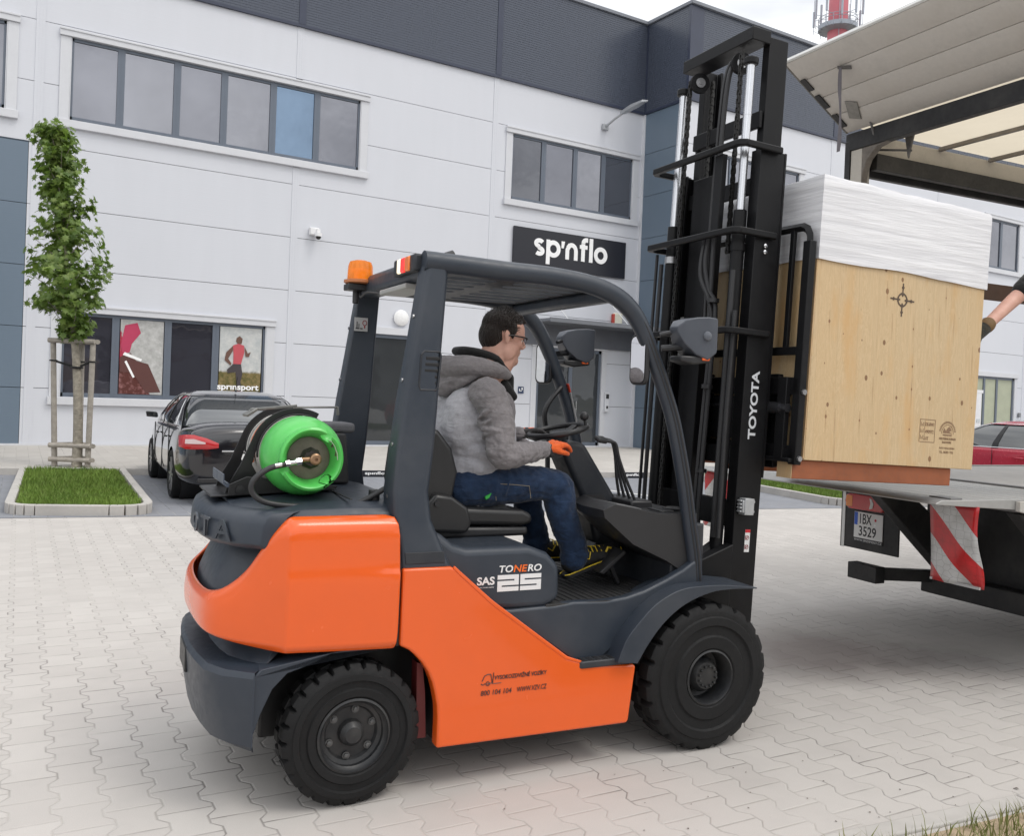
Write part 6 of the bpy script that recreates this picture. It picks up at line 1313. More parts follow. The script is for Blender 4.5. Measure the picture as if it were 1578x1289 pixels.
def hand(b, wrist, d, palm_n, side, curl=.5, sc=1.0, thumb_out=1.0, spread=.14, lens=(.072, .080, .074, .058)):
    """palm and five separate fingers. d = direction wrist to knuckles, palm_n = out of the palm, side=+1 if thumb lies toward d x palm_n"""
    d = V(d).normalized(); n = V(palm_n).normalized(); t = d.cross(n).normalized()*side; n = (n-d*n.dot(d)).normalized()
    W_ = V(wrist); P = lambda a, b_, c: W_+d*a*sc+t*b_*sc+n*c*sc
    b.cap(P(0, 0, 0), .024*sc, P(.03, .0, 0), .026*sc)
    for q in (-.030, -.010, .010, .030): b.cap(P(.012, q*.55, 0), .017*sc, P(.080-abs(q-.01)*.25, q, 0), .0135*sc, 12)
    for k, (q, L) in enumerate(zip((.030, .010, -.010, -.029), lens)):
        a = 0.25+curl*.25; p = P(.083-abs(q-.01)*.2, q, 0); dr = (d+t*(q*spread*20)*.25).normalized(); r_ = (.0105, .0108, .0102, .0090)[k]*sc
        for j, f_ in enumerate((.46, .30, .24)):
            dd = (dr*cos(a)+n*sin(a)).normalized(); p2 = p+dd*L*f_*sc; b.cap(p, r_, p2, r_*.93, 12); p = p2; r_ *= .93; a += curl*(.75 if j == 0 else .55)
    p = P(.022, .022, .004); q1 = P(.050, .046*thumb_out, .020); q2 = P(.078, .052*thumb_out, .034); q3 = P(.098, .048*thumb_out, .046)
    b.cap(p, .016*sc, q1, .0135*sc); b.cap(q1, .0125*sc, q2, .0115*sc); b.cap(q2, .0115*sc, q3, .0095*sc)
# ---- the driver
dr = thing('person', 'man with glasses in grey hooded jacket and jeans driving the forklift', 'person', FK, (.62, 0, 1.06))
fwd = V((.985, -.02, -.17)); upv = V((.17, 0, .985)); hc = V((.806, .0, 1.822))
neck0 = V((.690, 0, 1.60)); RS = -.215; LS = .205
sh_r, el_r, wr_r = V((.655, RS, 1.545)), V((.705, -.275, 1.30)), V((.935, -.205, 1.318))
sh_l, el_l, wr_l = V((.665, LS, 1.545)), V((.74, .275, 1.31)), V((.975, .135, 1.365))
hip_r, kn_r, an_r = V((.60, -.105, 1.135)), V((1.03, -.165, 1.150)), V((1.135, -.185, .835))
hip_l, kn_l, an_l = V((.60, .105, 1.135)), V((1.02, .14, 1.14)), V((1.10, .14, .84))
b = MB(); Q, hm_ = head_mesh(b, hc, fwd, upv, 1.03)
b.cap(hc+V((-.02, 0, -.04)), .064, neck0, .070); b.cap(hc+V((.025, 0, -.085)), .052, neck0+V((.06, 0, .02)), .062)
limb(b, [neck0, V((.65, 0, 1.42)), V((.63, 0, 1.15))], [.07, .085, .085]); limb(b, [sh_r, el_r, wr_r], [.045, .036, .026]); limb(b, [sh_l, el_l, wr_l], [.045, .036, .026]); limb(b, [neck0, sh_r], [.06, .045]); limb(b, [neck0, sh_l], [.06, .045])
limb(b, [hip_r, kn_r, an_r], [.07, .05, .035]); limb(b, [hip_l, kn_l, an_l], [.07, .05, .035])
body = remesh(b, 'body', SKIN, dr, .0045, 3)
# eyes, mouth line
EW = M('eye_white', (.7, .68, .65), .2); EI = M('iris', (.05, .035, .025), .1)
for s in (-1, 1):
    b = MB(); b.ell(Q(.071, s*.032, .003), (.0135, .0135, .0135)); e_ = b.build('eye', EW, body, ang=180)
    b = MB(); b.ell(Q(.0800, s*.033, .001), (.0062, .0062, .0062)); b.build('iris', EI, e_, ang=180)
    b = MB(); b.tube([Q(.074, s*.014, .026), Q(.088-.004, s*.028, .031), Q(.068, s*.048, .026)], [.003, .0045, .002], 8); b.build('eyebrow', HAIR, body)
b = MB(); b.tube([Q(.084, -.021, -.056), Q(.0925, -.01, -.0555), Q(.094, 0, -.056), Q(.0925, .01, -.0555), Q(.084, .021, -.056)], .0022, 6); b.build('mouth_line', M('lip_line', (.22, .08, .07), .5), body)
# hair: cap over the cranium, short at the nape, quiff at the front
b = MB()
def HE(x, y, z, a, c, d, t=0): b.ell(Q(x, y, z), (a, c, d), hm_ @ Matrix.Rotation(t, 3, 'Y'), 20, 14)
HE(-.020, 0, .050, .094, .0815, .084); HE(.006, 0, .070, .076, .073, .060, .0); HE(-.055, 0, .005, .062, .074, .078, 0); HE(-.050, 0, -.030, .046, .060, .050)
HE(.050, .0, .106, .030, .052, .016, .3); HE(.076, -.01, .088, .012, .040, .012, .8)
for s in (-1, 1): HE(.006, s*.066, .038, .030, .016, .034); HE(.016, s*.073, .010, .008, .006, .018)
hair = remesh(b, 'hair', HAIR, dr, .0045, 3)
rd = random.Random(3); b = MB(); vs = []
for k in range(1900):
    a = rd.uniform(0, 2*pi); t = rd.uniform(.0, 1.9); d = V((sin(t)*cos(a), sin(t)*sin(a), cos(t)))
    x = -.014+d.x*.094; y = d.y*.080; z = .050+d.z*.084
    if x > .04 and z < .090: continue
    if z < .0 and x > -.03: continue
    p = Q(x, y, z); dirv = (hm_ @ V((.5+.3*d.x, .25*d.y, .15+d.z*.3-(.9 if z < .03 else 0)))+V((rd.uniform(-.3, .3), rd.uniform(-.3, .3), rd.uniform(-.2, .3)))).normalized(); L = rd.uniform(.008, .018)
    w = (hm_ @ d).cross(dirv).normalized()*.0016; k0 = p-(hm_ @ d)*.003; b.add([k0-w, k0+w, k0+dirv*L+(hm_ @ d)*.006], [(0, 1, 2)])
b.build('hair_strands', HAIR, hair, ang=0, fix=False)
# glasses
GF = M('glasses_frame', (.012, .012, .014), .3); b = MB()
for s in (-1, 1):
    o_ = [Q(.104-abs(y)*.16-.004, s*y, z) for y, z in ((.006, .012), (.012, .019), (.035, .022), (.056, .018), (.060, .006), (.054, -.010), (.035, -.016), (.014, -.013), (.006, .0), (.006, .012))]
    b.tube(o_[0:5], .0027, 6); b.tube(o_[4:], .0013, 6)
    b.tube([Q(.094, s*.060, .014), Q(.075, s*.074, .014), Q(.01, s*.081, .010), Q(-.012, s*.082, .004)], .0036, 6)
b.tube([Q(.102, -.008, .010), Q(.104, 0, .013), Q(.102, .008, .010)], .002, 6)
gl_ = b.build('glasses', GF, dr)
LM = N('spectacle_lens'); LM.col((.9, .95, .97)); LM.rough(.02); LM.b.inputs['Alpha'].default_value = .18; LM = LM.m
for s in (-1, 1):
    b = MB(); b.add([Q(.104-abs(y)*.16-.004, s*y, z) for y, z in ((.006, .012), (.012, .019), (.035, .022), (.056, .018), (.060, .006), (.054, -.010), (.035, -.016), (.014, -.013), (.006, .0))], [list(range(9))]); b.build('lens', LM, gl_, ang=0, fix=False)
# jacket torso (light grey) with mauve sleeves, yoke and hood
b = MB()
def tor(x, z, rx, ry, ty=0): b.ell((x, 0, z), (rx, ry, .085), Matrix.Rotation(ty, 3, 'Y'), 24, 12)
for x, z, rx, ry in ((.635, 1.10, .135, .19), (.640, 1.16, .150, .198), (.655, 1.23, .158, .20), (.665, 1.30, .158, .202), (.668, 1.37, .158, .206), (.665, 1.44, .150, .208), (.662, 1.50, .135, .200), (.668, 1.545, .115, .175)): tor(x, z, rx, ry, .12)
b.ell((.60, -.09, 1.42), (.115, .10, .17)); b.ell((.60, .09, 1.42), (.115, .10, .17)); b.ell((.60, 0, 1.34), (.125, .15, .2)); b.ell((.60, 0, 1.2), (.12, .17, .15)); b.ell((.80, 0, 1.35), (.075, .13, .15))
jt = remesh(b, 'jacket', HOODL, dr, .006, 4, .014, .06)
b = MB()
for s, sh_, el_, wr_ in ((-1, sh_r, el_r, wr_r), (1, sh_l, el_l, wr_l)):
    c = MB(); chain_pts(c, [sh_+V((-.01, -s*.035, .012)), sh_, sh_.lerp(el_, .5)+V((.012, s*.012, 0)), el_+V((-.012, 0, 0)), el_.lerp(wr_, .45)+V((0, s*.006, -.006)), wr_], [.074, .077, .066, .061, .052, .039]); 
    c.cap(el_+V((-.012, 0, -.004)), .058, el_+V((.02, 0, -.004)), .058)
    # ridges where the sleeve bunches
    for k in range(7):
        t = k/7; p = sh_.lerp(el_, .25+t*.75); d = (el_-sh_).normalized(); o1 = d.orthogonal().normalized(); c.tube([p+Matrix.Rotation(R(g), 3, d) @ (o1*(.070-.006*t))+d*(.018*sin(g/40+k)) for g in range(-60+40*(k % 3), 130+40*(k % 3), 20)], [.002, .006, .009, .010, .010, .009, .007, .005, .003, .002][:len(range(-60, 130, 20))], 8)
    for k in range(6):
        t = k/6; p = el_.lerp(wr_, .12+t*.75); d = (wr_-el_).normalized(); o1 = d.orthogonal().normalized(); c.tube([p+Matrix.Rotation(R(g), 3, d) @ (o1*(.059-.016*t))+d*(.010*sin(g/30+k*2)) for g in range(60*(k % 3), 170+60*(k % 3), 20)], [.002, .005, .007, .008, .008, .007, .006, .004, .002], 8)
    q = remesh(c, 'sleeve', HOOD, jt, .005, 2, .014, .035)
    c = MB(); c.cap(wr_-(wr_-el_).normalized()*.035, .040, wr_, .036); remesh(c, 'cuff', HOOD, q, .005, 2)
# yoke and chest front
c = MB(); c.ell((.690, 0, 1.565), (.105, .150, .060), Matrix.Rotation(.25, 3, 'Y')); c.ell((.665, -.155, 1.555), (.085, .085, .055)); c.ell((.665, .155, 1.555), (.085, .085, .055)); c.ell((.775, 0, 1.45), (.082, .158, .14), Matrix.Rotation(.2, 3, 'Y')); c.ell((.80, 0, 1.29), (.062, .16, .16))
c.ell((.70, -.13, 1.46), (.10, .083, .10)); c.ell((.70, .13, 1.46), (.10, .083, .10)); remesh(c, 'front_panel', HOOD, jt, .006, 4, .006, .05)
# hood lying on the back
c = MB(); HP = [(.80, -.070, 1.650), (.73, -.112, 1.665), (.64, -.125, 1.675), (.56, -.095, 1.675), (.525, 0, 1.670), (.56, .095, 1.675), (.64, .125, 1.675), (.73, .112, 1.665), (.80, .070, 1.650)]
chain_pts(c, HP, [.024, .036, .046, .052, .055, .052, .046, .036, .024], 4); c.ell((.565, 0, 1.625), (.075, .115, .058), Matrix.Rotation(-.5, 3, 'Y')); c.ell((.535, 0, 1.590), (.060, .085, .045), Matrix.Rotation(-.9, 3, 'Y')); chain_pts(c, [(.53, -.08, 1.615), (.505, 0, 1.580), (.53, .08, 1.615)], [.02, .03, .02], 4)
chain_pts(c, [(.62, -.13, 1.640), (.57, -.11, 1.610), (.54, -.05, 1.575)], [.018, .022, .018], 4)
remesh(c, 'hood', HOOD, jt, .005, 3, .008, .04)
c = MB(); chain_pts(c, [(.795, -.058, 1.673), (.74, -.088, 1.719), (.66, -.096, 1.741), (.60, -.06, 1.749), (.585, 0, 1.749), (.60, .06, 1.749), (.66, .096, 1.741), (.74, .088, 1.719), (.795, .058, 1.673)], [.012, .016, .018, .020, .020, .020, .018, .016, .012], 4)
c.ell((.655, 0, 1.719), (.075, .08, .022)); chain_pts(c, [(.79, -.055, 1.683), (.835, -.035, 1.633), (.85, -.02, 1.528)], [.014, .016, .012], 4); c.cap((.84, .0, 1.633), .03, (.85, 0, 1.508), .022); c.cap((.80, -.045, 1.60), .028, (.86, -.02, 1.55), .022); c.cap((.80, .045, 1.60), .028, (.86, .02, 1.55), .022); remesh(c, 'hood_lining', BLKC, jt, .005, 3)
# jeans
b = MB(); b.ell((.60, 0, 1.12), (.135, .185, .10)); 
for s, hp, kn, an in ((-1, hip_r, kn_r, an_r), (1, hip_l, kn_l, an_l)):
    c = MB(); chain_pts(b, [hp, hp.lerp(kn, .5)+V((0, 0, .010)), kn+V((-.02, 0, .004)), kn+V((.012, 0, -.035)), kn.lerp(an, .45)+V((-.012, 0, 0)), an+V((-.005, 0, .02)), an+V((-.01, 0, -.02))], [.102, .088, .074, .075, .071, .062, .066], 5)
    for k, (t, r_) in enumerate(((.55, .060), (.7, .058), (.85, .058), (.97, .060))):
        p = kn.lerp(an, t); b.tube([p+V((cos(R(g))*(r_+.004), sin(R(g))*(r_+.002), .010*sin(g/35+k))) for g in range(60*k, 60*k+220, 22)], [.002, .004, .007, .008, .008, .008, .007, .006, .004, .002], 8)
    for k in range(3):
        p = hp.lerp(kn, .12+.12*k); b.tube([p+V((.02*sin(g/50), s*cos(R(g))*.094, sin(R(g))*.094)) for g in range(-20, 160, 20)], [.002, .005, .008, .009, .009, .008, .006, .004, .002], 8)
jn = remesh(b, 'jeans', JEAN, dr, .006, 2, .014, .045)
ST = M('stitching', (.30, .25, .17), .8); b = MB(); b.tube([V((.70, -.208, 1.165)), V((.78, -.222, 1.162)), V((.86, -.228, 1.155)), V((.87, -.226, 1.10))], .0012, 5); b.tube([V((.70, -.205, 1.165)), V((.71, -.206, 1.09))], .0012, 5); b.build('pocket_stitch', ST, jn)
b = MB(); b.prism([(.652, 1.108), (.682, 1.124), (.672, 1.104), (.658, 1.096)], -.215, -.195); b.build('green_label', M('green_tag', (.03, .35, .05), .6), jn)
# shoes with yellow laces and sole line
SY = M('shoe_yellow', (.70, .50, .03), .5); SB = M('shoe_black', (.016, .016, .017), .6, bump=.3, bs=80)
for s, an in ((-1, an_r), (1, an_l)):
    d = V((.945, -.02 if s < 0 else .03, .325 if s < 0 else .0)).normalized(); u = V((0, 1, 0)).cross(d)*-1; u = d.cross(V((0, 1, 0))); u = -u if u.z < 0 else u; y = V((0, 1, 0)); o = an+V((-.015, 0, -.088))
    P = lambda a, b_, c: o+d*a*1.08+y*b_+u*c
    foot = empt('shoe', dr, o)
    c = MB(); c.cap(P(.0, 0, .045), .042, P(.06, 0, .05), .045); c.cap(P(.05, 0, .05), .045, P(.15, .0, .035), .040); c.cap(P(.15, 0, .034), .042, P(.215, 0, .026), .032); c.cap(P(.01, 0, .05), .040, P(.02, 0, .10), .042); c.ell(P(.16, 0, .02), (.085, .046, .03)); remesh(c, 'upper', SB, foot, .005, 3)
    c = MB(); sole = [(x, w) for x, w in ((-.045, .02), (-.03, .034), (.02, .037), (.08, .036), (.15, .046), (.21, .043), (.245, .025), (.255, .0))]; out = [(x, w) for x, w in sole]+[(x, -w) for x, w in reversed(sole[:-1])]
    c.loft([[P(x, w, z+(.012 if x > .2 else 0)*(x-.2)/.05) for x, w in out] for z in (-.012, .008)]); c.build('sole', SB, foot, bev=.004)
    c = MB(); c.tube([P(x, -w-.002, .010+(.012 if x > .2 else 0)*(x-.2)/.05) for x, w in sole], .003, 6, up=(0, 0, 1)); c.tube([P(x, w+.002, .010) for x, w in sole], .003, 6); c.build('sole_line', SY, foot)
    c = MB()
    for k in range(5): x = .085+k*.020; zt = .092-k*.007; c.tube([P(x, -.036, zt-.018), P(x+.006, -.012, zt+.002), P(x-.002, .012, zt+.002), P(x+.006, .036, zt-.018)], .003, 6)
    c.tube([P(.05, -.043, .06), P(.075, -.045, .045), P(.09, -.044, .075)], .003, 6); c.tube([P(.16, -.044, .045), P(.175, -.044, .062), P(.19, -.040, .052)], .005, 6); c.build('laces', SY, foot)
# gloves on the wheel
g = empt('glove', dr, wr_r)
c = MB(); hand(c, wr_r+V((.015, 0, .006)), (.90, .24, .26), (.25, .30, -.9), -1, .62, .98, .9, spread=.05); rg = remesh(c, 'glove_shell', GLO, g, .0032, 2)
c = MB(); c.cap(wr_r+V((-.012, 0, 0)), .030, wr_r+V((.022, 0, .003)), .029); remesh(c, 'glove_cuff', GLB, g, .004, 2)
c = MB(); c.cap(wr_r+V((.04, .004, -.018)), .020, wr_r+V((.09, .01, -.014)), .022); c.cap(wr_r+V((.03, .02, -.02)), .018, wr_r+V((.07, .035, -.028)), .014); remesh(c, 'glove_palm', GLB, g, .004, 2)
g = empt('glove', dr, wr_l)
c = MB(); hand(c, wr_l+V((.012, 0, .008)), (.95, -.10, .18), (.1, -.2, -1), 1, .55, .98, .9, spread=.05); remesh(c, 'glove_shell', GLB, g, .0032, 2)
c = MB(); c.cap(wr_l+V((.02, .0, .016)), .020, wr_l+V((.07, -.014, .022)), .017); remesh(c, 'glove_back', GLO, g, .004, 2)
c = MB(); c.cap(wr_l+V((-.02, .01, 0)), .031, wr_l+V((.012, 0, .004)), .029); remesh(c, 'glove_cuff', GLO, g, .004, 2)

# ---- the helper standing on the lorry, steadying the crate; only a forearm reaches the picture
hp_ = thing('person', 'worker in a black shirt reaching a gloved hand to the crate from the lorry', 'person', FK, (4.55, -.55, 1.09))
gw, ge, gs = V((3.53, -.40, 2.01)), V((3.80, -.395, 2.205)), V((4.06, -.45, 2.42))
top = V((4.28, -.56, 2.50)); pel = V((4.70, -.52, 2.0))
b = MB(); Q2, hm2 = head_mesh(b, V((4.20, -.60, 2.74)), (-.95, .25, -.15), (-.12, 0, .99), 1.0); b.cap(V((4.21, -.60, 2.70)), .058, V((4.30, -.57, 2.54)), .06)
limb(b, [V((4.30, -.57, 2.50)), V((4.5, -.54, 2.25)), pel], [.06, .07, .07]); limb(b, [V((4.25, -.52, 2.50)), gs, ge, gw], [.055, .050, .040, .029]); limb(b, [V((4.30, -.62, 2.50)), V((4.42, -.78, 2.44)), V((4.40, -.83, 2.16)), V((4.28, -.70, 1.98))], [.055, .05, .04, .028])
for s in (-1, 1): limb(b, [pel+V((0, s*.1, 0)), V((4.62, -.52+s*.12, 1.60)), V((4.74, -.52+s*.13, 1.18))], [.08, .055, .038])
hb = remesh(b, 'body', SKIN, hp_, .006, 3)
b = MB(); b.ell(Q2(-.02, 0, .055), (.10, .083, .088), hm2); b.ell(Q2(-.05, 0, .0), (.06, .073, .07), hm2); remesh(b, 'hair', HAIR, hp_, .006, 3)
b = MB()
for t in range(12): q_ = V((4.30, -.57, 2.50)).lerp(pel, t/11)+V((.03*sin(t/11*pi), 0, .03*sin(t/11*pi))); b.ell(q_, (.135, .185, .10))
chain_pts(b, [V((4.28, -.52, 2.50)), gs, gs.lerp(ge, .72)], [.085, .075, .066], 4); chain_pts(b, [V((4.32, -.64, 2.50)), V((4.42, -.78, 2.44)), V((4.41, -.81, 2.30))], [.085, .075, .066], 4); remesh(b, 'shirt', BLKC, hp_, .007, 4, .010, .05)
b = MB(); b.ell(pel, (.13, .18, .11))
for s in (-1, 1): chain_pts(b, [pel+V((0, s*.09, -.02)), V((4.62, -.52+s*.12, 1.60)), V((4.74, -.52+s*.13, 1.18))], [.10, .078, .065], 5)
remesh(b, 'trousers', BLKC, hp_, .008, 3, .010, .05)
for s in (-1, 1): b = MB(); o = V((4.74, -.52+s*.13, 1.13)); b.cap(o, .042, o+V((-.14, 0, -.008)), .036); b.cap(o+V((.03, 0, 0)), .04, o, .042); remesh(b, 'shoe', SB, hp_, .007, 3)
GG = cloth('work_glove', (.018, .022, .018), (.045, .035, .022), 30, 900, .8, .4, 30); g = empt('glove', hp_, gw)
c = MB(); c.cap(gw+V((.05, 0, .035)), .040, gw+V((-.015, 0, -.012)), .038); hand(c, gw+V((-.01, 0, -.01)), (-.60, -.05, -.66), (-.66, 0, .55), 1, .22, 1.05, .7); remesh(c, 'glove_shell', GG, g, .004, 2)
c = MB(); c.cap(gw+V((.062, 0, .044)), .0425, gw+V((.045, 0, .032)), .0425); remesh(c, 'glove_cuff', M('glove_cuff', (.16, .095, .04), .8), g, .005, 2)
hand_b = MB(); hand(hand_b, V((4.28, -.70, 1.98)), (-.3, .1, -.9), (.5, -.8, 0), 1, .4); remesh(hand_b, 'glove', GG, hp_, .005, 2)

# ------------------------------------------------------------------ young street tree with its stakes
tr_ = thing('maple_tree', 'slim young maple tree with a narrow crown tied between stakes', 'tree', WF, (1.84, 16.12, 0))
BRK = M('bark', (.30, .27, .22), .9, var=.4, vs=14, bump=.9, bs=30, bd=.02)
tp = smooth_path([(1.80, 16.14, 0), (1.80, 16.14, .8), (1.73, 16.18, 2.0), (1.57, 16.26, 3.1), (1.49, 16.30, 4.4), (1.34, 16.38, 5.5)], 5)
b = MB(); b.tube(tp, [.085-.065*i/(len(tp)-1) for i in range(len(tp))], 14); b.build('trunk', BRK, tr_)
def axis(z):
    for a, c in zip(tp, tp[1:]):
        if a.z <= z <= c.z: return a.lerp(c, (z-a.z)/(c.z-a.z))
    return tp[-1]
rd = random.Random(11); prof = [(2.15, .16), (2.35, .26), (2.55, .40), (2.8, .56), (3.05, .64), (3.3, .60), (3.6, .52), (3.9, .46), (4.2, .42), (4.5, .37), (4.8, .32), (5.1, .31), (5.4, .31), (5.6, .24), (5.75, .08)]
def crad(z):
    for (a, r0_), (c, r1_) in zip(prof, prof[1:]):
        if a <= z <= c: return r0_+(r1_-r0_)*(z-a)/(c-a)
    return 0
b = MB(); tips = []
for k in range(46):
    z = 2.3+3.3*k/46; a = k*2.4; r_ = crad(min(z+.2, 5.7))*rd.uniform(.6, .95); p = axis(z-.12); e = axis(z+.12)+V((cos(a)*r_, sin(a)*r_, .14)); b.tube([p, p.lerp(e, .5)+V((0, 0, -.02)), e], [.014, .009, .003], 6); tips.append((p, e))
b.build('limbs', BRK, tr_)
leaf = [(0, -.5), (.07, -.26), (.40, -.40), (.30, -.10), (.56, .12), (.26, .12), (.24, .38), (.07, .22), (0, .58)]; leaf = leaf+[(-x, y) for x, y in reversed(leaf[1:-1])]
def leaf_mat(name, a, b_, c_):
    n = N(name); g_ = n.new('ShaderNodeNewGeometry'); rv = g_.outputs['Random Per Island']; p = n.coord(); big = n.noise(p, 5, 2)
    cl = n.mix(rv, a, b_); cl = n.mix(n.rng(big, .5, .75, 0, .7), cl, c_); n.col(cl); n.rough(.42); n.b.inputs['Specular IOR Level'].default_value = .4
    t_ = n.new('ShaderNodeBsdfTranslucent'); n.put(t_.inputs[0], (.22, .36, .05)); m_ = n.new('ShaderNodeMixShader'); m_.inputs[0].default_value = .3
    n.t.links.new(n.b.outputs[0], m_.inputs[1]); n.t.links.new(t_.outputs[0], m_.inputs[2]); n.t.links.new(m_.outputs[0], n.t.nodes['Material Output'].inputs[0]); return n.m
LF = leaf_mat('maple_leaf', (.060, .11, .022), (.17, .25, .05), (.27, .31, .10))
vs = []; fs = []
def addleaf(p, s, nrm, spin):
    nrm = nrm.normalized(); t = nrm.orthogonal().normalized(); t = Matrix.Rotation(spin, 3, nrm) @ t; u = nrm.cross(t); k = len(vs)
    for x, y in leaf: vs.append(p+t*x*s+u*y*s+nrm*(-(x*x+y*y)*.30*s))
    vs.append(p); m = len(leaf)
    for i in range(m): fs.append((k+i, k+(i+1) % m, k+m))
cnt = 0
clumps = []
for k in range(330):
    z = 2.2+3.5*rd.random()**1.1; a = rd.uniform(0, 2*pi); r_ = crad(z)*rd.uniform(.1, 1.0)*(.72+1.0*(noise.noise(V((cos(a)*1.3, sin(a)*1.3, z*2.1)))+.35)); clumps.append((axis(z)+V((cos(a)*r_, sin(a)*r_, 0)), a, rd.uniform(.10, .20)))
for cpos, a, cr_s in clumps:
    for j in range(rd.randint(6, 19)):
        p = cpos+V((rd.gauss(0, cr_s*.55), rd.gauss(0, cr_s*.55), rd.gauss(0, cr_s*.40))); ax = axis(max(min(p.z, 5.5), 0)); rr2 = math.hypot(p.x-ax.x, p.y-ax.y)
        if rr2 > crad(min(max(p.z, 2.2), 5.7))*1.30 or p.z < 2.12 or p.z > 5.8: continue
        out_ = V((cos(a), sin(a), 0)); addleaf(p, rd.uniform(.07, .15), out_*rd.uniform(.2, 1)+V((rd.gauss(0, .4), rd.gauss(0, .4), rd.uniform(.2, 1.0))), rd.uniform(0, 6.3))
b = MB(); b.add(vs, fs); b.build('crown', LF, tr_, ang=0, fix=False)
WDN = M('weathered_stake', (.34, .31, .27), .9, var=.3, vs=10, bump=.6, bs=40, bd=.01)
sk = thing('tree_stakes', 'weathered round timber stakes with crossbars around the young maple', 'tree stake', WF, (1.75, 16.2, 0))
posts = [((1.50, 16.34, 0), (1.42, 16.39, 2.17)), ((1.95, 16.05, 0), (1.97, 16.04, 2.17)), ((1.88, 16.48, 0), (1.86, 16.52, 2.17))]
for p, q in posts: b = MB(); b.cyl(p, q, .045, .043, 14); b.build('post', WDN, sk)
for z, ex in ((2.15, .05), (.45, .06), (.22, .06)):
    for i, j in ((0, 1), (1, 2), (2, 0)):
        if z > 2 and j == 2 and i == 1: pass
        a_ = V(posts[i][0]).lerp(V(posts[i][1]), z/2.17); c_ = V(posts[j][0]).lerp(V(posts[j][1]), z/2.17); d = (c_-a_).normalized(); nn = V((0, 0, 1)).cross(d)*-.055
        b = MB(); b.cyl(a_-d*ex+nn, c_+d*ex+nn, .038, .038, 12); b.build('crossbar', WDN, sk)
b = MB()
for p, q in posts:
    a_ = V(p).lerp(V(q), .84); m_ = axis(1.72); b.bar(a_, m_, .008, .035)
    b.tube([a_+V((cos(k*pi/4)*.05, sin(k*pi/4)*.05, 0)) for k in range(9)], .014, 6, False)
b.tube([axis(1.72)+V((cos(k*pi/4)*.085, sin(k*pi/4)*.085, 0)) for k in range(9)], .02, 6, False); b.build('tie_strap', BLKC, sk)
